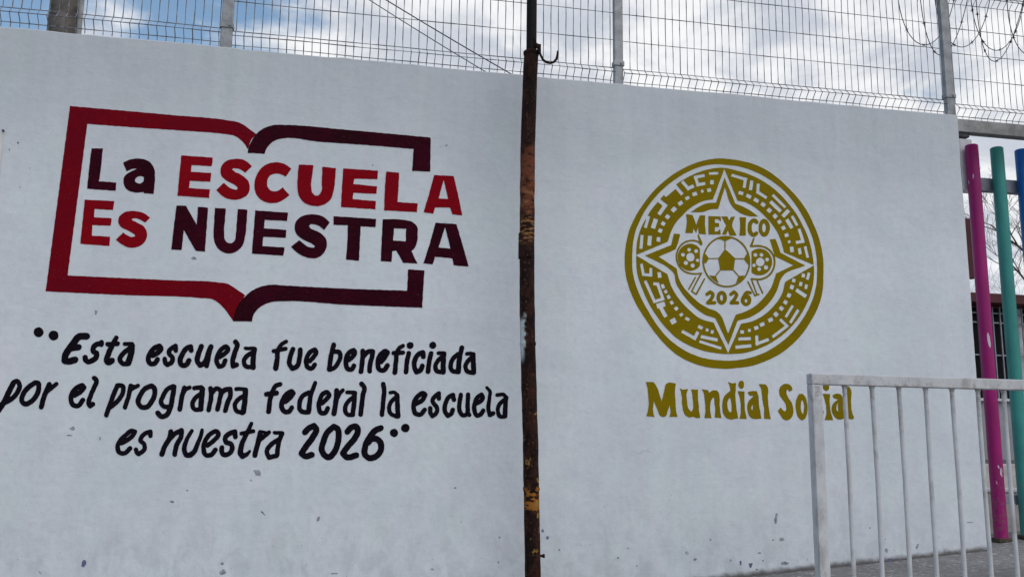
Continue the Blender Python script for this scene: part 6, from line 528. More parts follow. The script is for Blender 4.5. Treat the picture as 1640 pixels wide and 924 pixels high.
    ('round_emblem', 'football', 'gold', '12514 6971 -104 -25 -91 -32 -25 -12 -66 -38 -46 -31 -33 -20 -19 -15 -64 -57 -30 -32 -31 -30 -13 -16 -50 -70 -55 -89 -41 -94 -34 -93 -8 -31 -16 -111 -5 -110 3 -48 25 -145 13 -48 19 -47 65 -126 40 -57 58 -70 32 -28 99 -74 31 -21 31 -17 76 -35 63 -18 95 -21 82 -10 39 -2 64 7 64 3 77 14 32 9 98 37 75 39 42 29 46 27 69 55 37 38 34 31 13 15 49 62 62 101 38 82 44 119 19 87 4 37 6 123 -7 74 -13 79 -15 67 -18 55 -22 48 -54 101 -28 43 -65 77 -25 25 -25 21 -108 73 -38 22 -77 35 -64 20 -96 21 -110 8 -39 0|12782 6905 14 6 89 -21 26 -8 45 -19 87 -48 46 -33 82 -77 31 -34 32 -43 33 -47 20 -36 16 -36 24 -67 -3 -7 -47 -57 -55 -97 -7 -3 -97 -1 -71 -7 -149 -2 -50 40 -82 73 -100 83 -69 51 -17 15 6 68 4 130 -1 74 2 6 47 20 40 23 45 23|12328 6855 15 6 7 1 57 -5 26 -5 64 -21 59 -25 -3 -93 -7 -80 4 -110 -42 -58 -36 -43 -33 -47 -107 -132 -32 -4 -167 -10 -64 -8 -76 -2 -6 5 -23 46 -25 35 -26 25 -32 21 21 62 26 51 22 48 56 85 30 33 33 42 58 54 92 71 72 41|12300 6209 25 2 4 -7 7 -73 19 -103 9 -79 12 -78 -2 -6 -87 -99 -35 -48 -64 -72 -70 10 -57 2 -38 4 -4 -4 52 -73 31 -34 44 -37 26 -18 30 -18 113 -57 2 3 -69 173 -15 41 0 7 40 50 38 40 85 106 14 2 64 0 96 6 77 8 64 1 103 4 7 -2 99 -108 69 -65 7 -11 -21 -56 -20 -43 -19 -56 -31 -69 5 -4 7 3 52 35 40 18 13 9 6 1 4 5 10 7 2 0 -3 -1 -3 -5 -10 -7 -6 -1 -3 -5 -33 -26 -17 -11 -46 -22 -32 -18 -91 -40 -110 -28 -96 -11 -26 -2 -96 6 -31 5 -158 44 -44 20 -70 42 -37 24 -31 25 -75 77 -31 35 -45 64 -37 65 -25 59 -25 84 -14 66 -9 73 8 4 71 19 5 6 13 25 24 37 25 52 6 6 96 9 76 0 58 7|12902 6228 59 6 104 5 84 -1 71 6 68 -98 23 -25 48 -47 3 -6 -24 -111 -7 -25 -34 -88 -41 -84 -14 -23 -52 -70 -22 -24 -5 -1 -2 -7 -18 -19 -2 -6 -11 -13 -22 -20 -1 1 27 32 20 22 7 3 0 7 47 69 -6 2 -97 -9 -77 -12 -19 18 -58 68 -66 65 -42 45 4 31 13 62 8 62 19 111'),
    ('round_emblem', 'coil', 'gold', '11656 6975 -8 -7 -3 -6 -1 -13 9 -54 21 -91 9 -49 -7 -1 -44 17 -31 8 -83 12 -44 0 -108 -14 -83 -21 -26 -9 -76 -40 -77 -52 -71 -74 -52 -69 -13 -23 -41 -87 -29 -81 -7 -31 -7 -79 -1 -48 2 -31 9 -47 8 -36 13 -36 31 -71 21 -41 29 -41 47 -52 30 -28 31 -25 37 -23 68 -33 63 -21 56 -12 138 -14 95 6 83 13 31 4 7 -1 1 -3 -16 -31 -36 -56 -42 -75 -24 -49 -31 -50 -64 -123 -32 -51 -22 -42 -29 -49 -12 -25 1 -12 8 -10 142 -85 7 -6 12 -4 13 2 13 10 26 38 28 54 71 118 26 55 73 123 25 51 43 69 4 12 -2 12 -9 10 -13 4 -12 -2 -13 -10 -28 -54 -32 -50 -67 -124 -33 -49 -69 -124 -29 -43 -19 -38 -7 0 -12 7 -87 52 -3 3 43 74 26 55 67 112 29 55 24 38 48 81 29 55 27 42 32 58 7 7 4 6 2 12 -2 6 -9 9 -12 4 -51 -13 -13 3 -66 -17 -23 -4 -120 -3 -50 3 -51 4 -44 9 -93 27 -32 11 -31 16 -31 20 -25 19 -37 34 -19 24 -21 29 -51 82 -19 41 -12 42 -15 72 -3 36 0 18 12 98 9 37 28 80 48 86 45 59 24 26 67 55 70 42 32 13 89 32 70 10 45 2 101 -10 38 -10 76 -40 4 -5 5 -19 6 -11 13 -12 12 -5 15 -3 13 2 13 6 12 10 12 19 3 18 -2 13 -22 66 -15 36 -43 89 -34 90 -11 8 -12 0|11344 6651 -96 -29 -76 -37 -26 -18 -51 -47 -18 -19 -36 -44 -14 -19 -43 -92 -9 -27 -17 -67 -4 -31 0 -30 7 -85 7 -30 11 -35 23 -58 21 -43 34 -40 36 -34 31 -25 31 -20 31 -14 44 -15 69 -15 38 -6 31 0 89 18 102 43 71 51 69 74 -2 85 2 116 6 85 0 73 5 184 -2 6 -18 21 -56 54 -31 22 -36 17 -59 21 -44 11 -25 2 -44 1 -32 -1|11322 6515 25 5 13 0 12 -3 19 -11 13 -17 4 -12 2 -12 -6 -25 -6 -12 -9 -12 -19 -14 -13 -5 -13 -2 -25 4 -20 11 -13 18 -5 24 2 18 4 12 13 20 9 6|11559 6485 16 6 12 1 25 -4 19 -11 13 -17 5 -25 -3 -24 -11 -19 -12 -11 -13 -8 -26 -8 -25 -1 -13 4 -10 6 -15 18 -5 12 -1 12 5 25 16 26 12 12|11108 6339 27 7 13 0 12 -2 13 -6 10 -7 13 -18 4 -12 0 -12 -2 -12 -4 -13 -17 -24 -19 -15 -13 -4 -13 -1 -12 1 -13 5 -18 12 -14 20 -6 24 1 12 3 12 5 8 9 11|11353 6352 29 6 25 2 25 -4 25 -10 19 -12 18 -19 13 -21 11 -30 4 -31 -2 -24 -10 -37 -14 -31 -12 -17 -18 -15 -27 -16 -26 -10 -25 -4 -32 2 -31 7 -25 11 -16 12 -15 18 -13 23 -7 24 -3 30 1 31 6 24 9 19 23 32 19 19 20 11|11609 6183 22 3 19 -4 18 -13 11 -18 2 -19 -2 -12 -4 -12 -15 -20 -19 -10 -13 -3 -13 0 -19 4 -17 11 -11 18 -3 12 0 12 2 13 6 12 13 15 13 8|11207 6089 17 5 13 1 12 -2 13 -4 19 -14 9 -12 5 -12 3 -12 -1 -18 -9 -25 -8 -12 -12 -13 -9 -7 -13 -6 -12 -3 -19 0 -25 6 -19 12 -8 11 -6 12 -2 12 -1 18 7 24 7 13 12 11 12 9|11431 6016 12 4 13 2 19 -1 12 -4 13 -7 12 -12 10 -14 4 -12 2 -24 -2 -12 -5 -12 -9 -13 -13 -13 -15 -10 -12 -6 -13 -3 -13 -1 -19 4 -12 5 -12 8 -10 10 -8 12 -5 11 -2 25 3 12 5 12 19 21|11522 5586 -9 -8 -20 -37 -30 -44 -48 -80 -23 -44 -33 -49 -78 -142 -1 -12 5 -9 6 -4 13 -1 13 8 26 39 54 86 26 50 25 37 45 74 28 56 31 50 3 6 0 12 -8 11 -13 4'),
    ('round_emblem', 'coil', 'gold', '13583 6976 -13 -3 -7 -5 -23 -38 -12 -25 -20 -51 -68 -134 -12 -38 3 -12 4 -6 13 -6 45 -4 171 28 46 1 97 -5 72 -8 39 -7 39 -13 64 -33 38 -25 59 -52 50 -53 24 -37 18 -41 15 -43 11 -43 5 -43 1 -86 -4 -44 -17 -93 -12 -32 -41 -82 -46 -70 -12 -15 -68 -69 -61 -47 -20 -13 -86 -41 -79 -29 -20 -4 -33 -6 -85 -10 -181 5 -32 -1 -13 -5 -13 -9 -6 -6 -3 -7 0 -12 7 -10 13 -7 3 -6 20 -64 136 -392 -1 -6 -26 -9 -2 1 -59 103 -60 129 -56 107 -41 72 -7 8 -12 4 -13 -2 -8 -6 -4 -13 3 -12 115 -226 55 -101 42 -89 2 -18 2 -6 6 -6 9 -5 12 -1 33 11 46 18 72 23 12 11 3 6 1 12 -2 7 -6 9 -13 6 -13 0 -39 -12 -4 5 -19 54 -39 96 -32 108 -38 102 -24 72 4 5 6 0 85 2 38 -2 7 -4 -5 -13 1 -6 18 -48 45 -95 35 -86 43 -90 35 -82 7 -7 12 -3 7 0 11 6 7 6 4 13 -7 24 -114 239 -36 95 -20 43 2 5 78 5 26 6 93 30 79 33 27 14 73 47 68 55 20 22 55 68 40 62 13 26 40 107 21 93 6 50 -2 93 -6 49 -13 49 -17 49 -22 42 -25 42 -30 42 -32 36 -28 22 -32 22 -45 28 -32 18 -45 18 -39 10 -124 26 -45 3 -85 -1 -27 -2 -124 -20 -7 2 24 82 23 57 30 88 -2 13 -5 6 -9 4|13747 6626 -86 -15 -73 -27 -26 -14 -77 -52 -2 -74 -4 -68 0 -81 -6 -74 -5 -123 2 -98 -12 -173 19 -15 35 -19 60 -25 39 -13 26 -5 19 -1 104 3 85 15 33 12 87 45 57 44 20 19 63 77 33 58 13 25 31 113 4 31 1 56 -1 30 -5 31 -8 31 -13 30 -28 54 -28 48 -22 29 -25 24 -32 25 -41 27 -29 16 -31 12 -34 9 -85 13 -32 2|13591 6474 13 4 13 1 26 -5 13 -7 9 -7 12 -18 5 -25 -5 -25 -12 -19 -19 -14 -14 -5 -19 -5 -26 2 -13 5 -9 6 -14 17 -5 13 -1 12 1 12 6 19 7 13 11 13 8 7|13808 6486 12 4 13 0 13 -2 13 -4 13 -9 10 -10 7 -12 5 -12 1 -12 -1 -12 -9 -19 -19 -20 -25 -14 -13 -3 -13 0 -19 5 -20 13 -9 12 -5 12 -3 12 0 13 7 22 7 10 13 13|13992 6341 25 7 26 -1 21 -8 7 -6 10 -12 5 -12 2 -12 -3 -25 -13 -26 -7 -8 -13 -10 -13 -5 -13 -3 -27 1 -22 8 -10 8 -7 10 -6 12 -2 12 0 19 4 12 6 13 9 12 9 8|13730 6321 32 7 32 2 26 -3 26 -8 26 -15 20 -17 18 -24 11 -24 5 -25 -1 -24 -8 -38 -13 -29 -14 -18 -18 -17 -29 -21 -26 -14 -33 -8 -33 -2 -26 2 -25 8 -26 13 -25 22 -15 18 -11 25 -4 24 1 25 10 37 11 28 17 23 24 23 27 21|13543 6126 23 3 13 -2 12 -5 9 -5 10 -11 7 -19 -1 -25 -12 -25 -16 -16 -13 -8 -14 -4 -26 -1 -19 6 -12 10 -6 8 -7 18 0 24 4 13 7 13 18 17|13941 6092 27 4 20 -1 13 -3 13 -6 13 -8 13 -18 5 -12 2 -19 -2 -18 -4 -13 -6 -13 -10 -12 -9 -9 -14 -7 -33 -9 -19 -1 -13 2 -13 5 -13 9 -9 9 -7 12 -4 13 -2 18 2 12 5 19 10 19 9 11 14 10|13705 6018 13 4 13 2 26 -5 13 -6 11 -10 9 -12 6 -12 3 -24 -1 -12 -5 -13 -16 -19 -18 -12 -13 -6 -27 -5 -12 1 -13 3 -20 13 -9 12 -6 12 -2 12 0 13 3 12 6 13 19 24'),
    ('worn_paint', 'paint_chips', 'chip', '-1467 -639 0 -40 -60 15 -75 -3 -11 63 -45 45 1 47 68 -7 64 11 54 -60 18 -44|-3700 -1403 -24 -3 -15 -11 -28 13 -40 13 -13 26 18 14 30 -4 22 1 25 -13 15 -17|-2312 -3021 11 -26 -28 -1 -16 0 -28 -10 -8 26 -12 26 25 12 15 21 25 -10 22 -14|-2227 -3252 -21 -39 -39 -9 -30 -9 -51 -10 -32 43 -5 53 47 22 29 31 48 -1 34 -37|-6386 542 -18 -26 -21 -20 -34 -6 -24 21 -40 12 -4 33 44 8 13 35 42 -5 24 -26|-5718 285 13 -31 -21 0 -12 -28 -17 20 -1 29 -4 19 -1 27 15 10 18 1 19 -16|-6444 357 -17 -6 -1 -15 -45 8 -51 -5 6 13 -32 9 26 11 42 7 43 -5 45 -4|197 -1845 -6 -46 -26 -8 -30 -26 -16 33 5 47 10 42 25 10 17 8 26 14 7 -36|-1279 -1749 -27 10 -34 30 -28 21 -35 35 -3 20 25 -11 2 20 39 -30 19 -34 29 -32|4038 -983 4 -18 -25 -5 -19 0 -21 2 -24 10 21 17 8 10 13 15 27 2 13 -17|3437 -3239 4 -17 -26 -10 -28 10 -35 -6 2 18 -3 12 1 16 32 0 30 4 8 -17|5364 -2374 -18 -15 -10 -9 -13 -10 -14 11 -12 13 -7 23 14 17 19 -7 14 5 15 -9|5326 -3072 -7 -28 -25 -2 -11 21 -3 21 12 26 22 -16|11121 -2893 -20 -24 -39 6 -33 12 -20 24 6 25 -5 32 38 -1 35 8 16 -31 31 -22|11377 -3047 -15 -25 -25 -12 -26 6 -33 -6 -5 27 -9 24 29 11 20 6 21 -1 35 -2|7142 -2739 1 -31 -34 3 -25 14 4 27 19 21 24 -16|9243 -2703 -4 -24 -25 6 -22 7 6 21 16 11 16 -8|14039 -1849 4 -108 -38 -58 -35 -9 -23 44 -10 85 38 86 16 87 31 26 27 -7 26 -42|14255 -2482 -6 -36 -60 2 -36 -20 -42 12 -28 26 8 32 18 31 51 -3 50 15 17 -34|13916 -2499 -12 -26 -39 -3 -19 20 3 19 20 14 33 -1|13471 -2884 -13 -21 -33 -4 -25 -2 -32 0 -1 21 -3 15 23 7 16 8 26 4 25 -10|13554 -3106 -16 -19 -26 -14 -19 21 9 21 16 10 30 8|14391 -3177 -26 -39 -79 -28 -74 -7 -48 8 -45 8 -2 24 -14 35 83 28 88 6 26 -29|17774 -2847 -8 -32 -14 -49 -37 29 -40 -9 -14 40 7 42 11 47 43 -11 32 6 11 -34|18841 -2750 -20 -29 -25 -32 -19 11 -9 21 -30 23 42 45 25 59 35 5 27 -14 4 -43|20884 -1996 -27 -12 -59 -6 -64 0 -61 3 -36 10 12 11 35 8 56 0 64 6 32 -11|17203 -2158 -8 -14 -25 -15 -13 21 -2 18 20 17 31 -3|21295 -2819 -8 -22 -20 -17 -23 9 -37 -12 11 34 -27 26 37 9 21 9 32 16 23 -22|11859 -2486 -6 -21 -28 -4 -26 13 11 22 15 22 36 -4|-8525 8415 -6 -30 -27 -9 -17 24 -10 26 20 21 26 -8|-8744 8198 0 -22 -18 -12 -12 21 -6 22 12 21 20 -9|-8373 7141 2 -22 -16 0 -18 6 0 26 14 10 18 5|3545 9299 -12 -12 -9 -15 -26 -6 -25 5 -15 13 5 16 12 14 22 6 22 -1 27 -3|1315 8495 -12 -12 -18 -13 -18 13 -1 18 18 14 20 -7|-6089 3719 -10 -22 -8 -40 -24 -6 -17 27 5 38 -16 37 20 30 23 0 12 -25 27 -2|-3571 5358 -16 -20 -48 6 -36 -15 -19 28 -36 15 19 17 12 16 34 17 50 -15 38 -23|757 -3324 -8 -9 -30 -8 -50 6 -48 0 -60 7 13 13 27 10 64 -2 54 2 50 -7|-1681 -803 -15 -23 -23 -1 -14 14 -18 26 25 22 25 -18|-6877 -3240 -22 10 -19 8 -29 24 -11 23 -15 23 15 -3 12 0 23 -24 19 -18 13 -19|-3346 -1081 -23 -13 -20 -13 -13 19 -17 20 30 4 18 -4|6357 -2115 0 -16 -18 -1 -15 9 4 15 12 5 13 -1|12486 -3095 3 -28 -20 0 -11 -4 -18 -4 3 28 -13 23 18 11 11 15 16 -1 15 -13|3325 9242 1 -14 -16 2 -15 2 7 12 5 13 14 -7|-8169 7697 -4 -11 -8 -7 -10 9 -7 18 13 10 12 -6|8943 -2986 -23 -16 -19 -4 -28 6 1 29 25 13 30 -2|9502 -3207 1 -32 -25 -3 -18 20 -2 33 23 6 16 -3|-2152 -2792 1 -6 -5 -3 -6 4 -1 7 2 7 7 -1|18013 -2828 -11 -15 -12 -10 -15 -1 -6 9 5 15 19 3|6030 -3423 -7 -1 -6 3 -2 7 7 7 7 -5 3 -4|15026 -3084 -11 -18 -13 -8 -14 -3 -16 6 11 18 23 12|-239 -2545 -2 -13 -5 -13 -15 -9 -7 11 5 14 11 11|8060 -2590 1 -12 -8 -9 -12 2 -4 7 -3 13 15 6|4216 -1926 -4 -11 -9 -8 -15 0 -10 12 13 12 17 8|17717 -2518 -15 1 -17 5 -6 15 10 10 19 -3 5 -15|5211 -2577 2 -11 -9 -1 -7 3 -3 7 2 7 8 1|14473 -3098 -4 -7 -6 2 -3 4 1 8 7 3 7 -2|-1006 -2565 -6 -13 -8 -8 -12 -3 -6 7 7 10 12 10|2552 -3259 1 -7 -9 -4 -11 -3 -2 9 3 10 12 -2|1021 -3401 2 -12 -11 -9 -13 -11 -10 9 10 13 9 15|-6467 -2699 -7 -6 -11 2 -5 7 2 5 6 4 11 -2|-2094 -3162 -4 -7 -6 2 -5 6 3 11 9 3 4 -8|17248 -2958 -16 5 -17 7 -6 20 17 11 17 -16 12 -13|-7489 -2871 -8 -4 -12 5 3 12 5 11 13 -3 7 -14|8502 -1493 9 -12 -11 -12 -18 0 0 16 2 8 8 6|3408 -2955 6 -11 -7 -9 -10 -9 -13 8 -1 15 11 8|-6863 -2787 0 -9 -10 -1 -8 0 -1 7 5 5 9 4|-807 -1652 4 -8 -3 -6 -8 -3 -5 7 -4 9 8 1|-6671 -2151 -2 -10 -3 -8 -9 -1 -4 6 2 8 7 4'),
    ('worn_paint', 'paint_smears', 'chipblue', '-5809 -3002 -28 -48 -32 -29 -27 20 -32 11 10 58 -1 52 24 49 35 7 31 -16 16 -45|6638 -2187 13 -34 -26 -15 -25 -5 -28 7 -4 34 3 25 12 20 18 10 19 -4 16 -15|6790 -2413 -10 -26 -25 -4 -22 3 -23 13 8 29 -2 34 28 19 26 -12 31 1 -8 -35|12808 -3172 11 -59 -27 8 -13 -3 -24 -22 7 61 -12 42 14 38 18 2 15 -4 25 -4|13166 -3231 -16 -36 -20 -35 -36 -22 -23 41 -7 37 -27 45 43 17 24 12 23 -8 53 9|17867 -3145 -8 -32 -46 -8 -53 -9 -20 37 -15 25 -8 31 51 1 30 15 49 0 23 -31|13335 -3361 -6 -25 -28 3 -22 11 6 22 19 7 20 0'),
]

def painted_sheet(name, data, mat, depth):
    loops = []
    for s in data.split('|'):
        v = [int(q) for q in s.split()]; x = z = 0; lp = []
        for i in range(0, len(v), 2):
            x += v[i]; z += v[i+1]; lp.append(Vector((x/5000, -depth, z/5000)))
        loops.append(lp)
    flat = [v for lp in loops for v in lp]; edges = []; k = 0
    for lp in loops:
        n = len(lp); edges += [(k+i, k+(i+1) % n) for i in range(n)]; k += n
    co, _, tris, _, _, _ = delaunay_2d_cdt([Vector((v.x, v.z)) for v in flat], edges, [], 0, 1e-6)
    bm = bmesh.new(); vs = [bm.verts.new((c.x, -depth, c.y)) for c in co]
    # keep the triangles that lie inside the outline (even-odd rule, so holes stay open)
    P = np.array([(c.x, c.y) for c in co]); T = np.array([tuple(t) for t in tris]); cen = P[T].mean(axis=1)
    Q = np.array([(v.x, v.z) for v in flat]); E = np.array(edges); A, B = Q[E[:, 0]], Q[E[:, 1]]
    inside = np.zeros(len(cen), bool)
    for (ax, az), (bx, bz) in zip(A, B):
        if az == bz: continue
        m = (az > cen[:, 1]) != (bz > cen[:, 1])
        inside ^= m & (cen[:, 0] < (bx-ax)*(cen[:, 1]-az)/(bz-az) + ax)
    for tri in T[inside]:
        try: f = bm.faces.new([vs[i] for i in tri])
        except ValueError: continue
        f.normal_update()
        if f.normal.y > 0: f.normal_flip()
    bmesh.ops.delete(bm, geom=[v for v in bm.verts if not v.link_faces], context='VERTS')
    rim = [e for e in bm.edges if len(e.link_faces) == 1]
    r = bmesh.ops.extrude_edge_only(bm, edges=rim)
    for v in r['geom']:
        if isinstance(v, bmesh.types.BMVert): v.co.y = .0005
    me = bpy.data.meshes.new(name); bm.to_mesh(me); bm.free()
    return link(name, me, mat)
groups = {}
GL = {'book_logo': 'open book outline in crimson and maroon round the words La Escuela Es Nuestra',
      'slogan_lettering': 'black brush script in three lines',
      'round_emblem': 'round gold emblem with football, star and MEXICO 2026',
      'gold_caption': 'gold caption reading Mundial Social'}
anchor = {'book_logo': (.1, 0, 1.3), 'slogan_lettering': (-.3, 0, .4), 'round_emblem': (2.6, 0, 1.2), 'gold_caption': (2.6, 0, .3), 'worn_paint': (0, 0, -.3)}
for i, (g_, n_, c_, d_) in enumerate(PAINT):
    if g_ == 'worn_paint':
        o = painted_sheet(n_, d_, c_, .0008); o['kind'] = 'stuff'; parented(o, wall); continue
    if g_ not in groups:
        e = bpy.data.objects.new(g_, None); COL.objects.link(e); e.location = anchor[g_]; e['label'] = GL[g_]
        e.parent = wall; e.matrix_parent_inverse = Matrix.Translation(-wall.location)
        groups[g_] = e
    o = painted_sheet(n_, d_, c_, .0016 + .0004*(i % 3))
    o.parent = groups[g_]; o.matrix_parent_inverse = Matrix.Translation(-Vector(anchor[g_]))

# ------------------------------------------------------------------ notice sheet at the left
nt = empty('notice_sheet', (-1.9, -.004, 1.6), 'white paper notice fixed to the wall at its far left, beside the book logo', 'notice')
bm = bmesh.new()
xs = [-2.02 + i*.03 for i in range(8)] + [-1.786]
for a in range(len(xs)-1):
    pass
g0 = [[bm.verts.new((x - .006*(j/6), -.004 - .003*noise.noise(Vector((x*9, j*.7, 0))), 1.42 + j*.0523)) for j in range(7)] for x in xs]
g1 = [[bm.verts.new((v.co.x, v.co.y + .002, v.co.z)) for v in r] for r in g0]
for i in range(len(xs)-1):
    for j in range(6):
        bm.faces.new((g0[i][j], g0[i+1][j], g0[i+1][j+1], g0[i][j+1])); bm.faces.new((g1[i][j], g1[i][j+1], g1[i+1][j+1], g1[i+1][j]))
parented(bm_obj('sheet', bm, 'paper'), nt)
tube('nail', [(-1.792, -.014, 1.745), (-1.792, .0, 1.745)], .006, 'barb', nt, 8)

# ------------------------------------------------------------------ welded mesh fence on top of the wall
fence = empty('mesh_fence', (0, .08, WT), 'tall welded wire mesh fence with steel posts standing on top of the white wall', 'fence')
POSTS = [(-3.09, .033), (-.643, .034), (1.833, .030), (4.286, .033), (6.74, .033)]
FZ = 4.45
def make_post(x, r, z0):
    bm = bmesh.new(); add_box(bm, x-r, x+r, .08-.021, .08+.021, z0, FZ, bev=.006)
    p = parented(bm_obj('post', bm, 'galv'), fence)
    for zc in (2.535, 3.33, 4.12):
        b2 = bmesh.new()
        add_box(b2, x-r-.006, x+r+.006, .08-.027, .08+.027, zc-.022, zc+.010, bev=.003)
        add_tube(b2, [(x+r*.5, .045, zc-.006), (x+r*.5, .06, zc-.006)], .008, 6)
        c = bm_obj('clamp', b2, 'galv'); c.parent = p
        c.matrix_parent_inverse = Matrix.Identity(4)
for x, r in POSTS: make_post(x, r, WT if x < 4.3 else 2.34)
ROWS = [(2.408, 0), (2.452, 1), (2.497, 0), (2.690, 0), (2.882, 0), (3.072, 0), (3.262, 0), (3.303, 1), (3.348, 0), (3.54, 0), (3.73, 0), (3.92, 0), (4.112, 0), (4.155, 1), (4.20, 0)]
BULGE = .045
def make_panel(xa, xb, dz, rnd):
    bm = bmesh.new(); yb = .068; wr = .0024
    rows = [(z + dz, b) for z, b in ROWS]
    n = int((xb - xa)/.0503)
    off = (xb - xa - n*.0503)/2
    for k in range(n+1):
        x = xa + off + k*.0503; pts = []
        ph = rnd.random()*9
        lean = .006*noise.noise(Vector((x*.8, 3, 0)))
        pts.append((x, yb, rows[0][0]-.03))
        last = None
        for z, b in rows:
            if last is not None and z - last > .1:
                for q in (.33, .66):
                    zz = last + (z-last)*q
                    pts.append((x + .0035*noise.noise(Vector((x*3, zz*5, ph*.2))) + lean*(zz-2.4), yb + .003*noise.noise(Vector((x*4, zz*3, 8))), zz))
            pts.append((x + .0015*noise.noise(Vector((ph, z*9, 1))) + lean*(z-2.4), yb - BULGE*b, z)); last = z
        pts.append((x, yb, rows[-1][0]+.03))
        add_tube(bm, pts, [wr*rnd.uniform(.75, 1.45) for _ in pts], 4, cap=False)
    for z, b in rows:
        pts = []
        m = int((xb-xa)/.10)
        for k in range(m+1):
            x = xa + (xb-xa)*k/m
            pts.append((x, yb - BULGE*b + .0045, z + .003*noise.noise(Vector((x*2.5, z*7, 2)))))
        add_tube(bm, pts, [wr*rnd.uniform(.8, 1.5) for _ in pts], 4, cap=False)
    parented(bm_obj('wire_panel', bm, 'wire', kind='stuff'), fence)
rnd = random.Random(3)
make_panel(-3.06, -.67, .016, rnd); make_panel(-.61, 1.80, .004, rnd); make_panel(1.855, 4.232, 0, rnd); make_panel(4.315, 6.70, -.022, rnd)

# ------------------------------------------------------------------ barbed wire coil
def coil(root, x_start, pitch, amp, zc, rad, turns, ph, yoff):
    bm = bmesh.new(); pts = []
    T = turns*2*math.pi; n = int(42*turns)
    for i in range(n+1):
        t = i/n*T
        x = x_start + pitch*t/(2*math.pi) + amp*math.cos(t + ph) + .015*noise.noise(Vector((t*.3, 0, 0)))
        R_ = rad + .03*noise.noise(Vector((t*.11, 4, 0)))
        z = zc + R_*math.sin(t + ph) + .02*noise.noise(Vector((t*.07, 9, 1)))
        pts.append(Vector((x, .20 + yoff + .20*math.cos(t + ph + .6), z)))
    add_tube(bm, pts, .0032, 5)
    w = parented(bm_obj('wire', bm, 'barb'), root)
    bm = bmesh.new()
    for i in range(3, n-2, 5):
        p = pts[i]; t = (pts[i+1]-pts[i]).normalized()
        a = t.orthogonal().normalized(); b = t.cross(a); q = i*1.3
        add_tube(bm, [p - t*.010, p + t*.010], .0062, 5)
        for s_ in (-1, 1):
            d = (a*math.cos(q) + b*math.sin(q))*s_
            add_tube(bm, [p, p + d*.020 + t*.004*s_], [.0028, .0006], 4)
            d2 = (a*math.cos(q+1.4) + b*math.sin(q+1.4))*s_
            add_tube(bm, [p + t*.005, p + d2*.020 - t*.004*s_], [.0028, .0006], 4)
    parented(bm_obj('barbs', bm, 'barb', kind='stuff'), root)
bw = empty('barbed_wire_coil', (5.0, .2, 3.3), 'loose coil of barbed wire looped along the top right of the mesh fence', 'barbed wire')
coil(bw, 4.02, .30, .27, 3.385, .34, 6.4, 0, 0)
coil(bw, 4.22, .47, .20, 3.40, .40, 4.0, 1.9, .06)

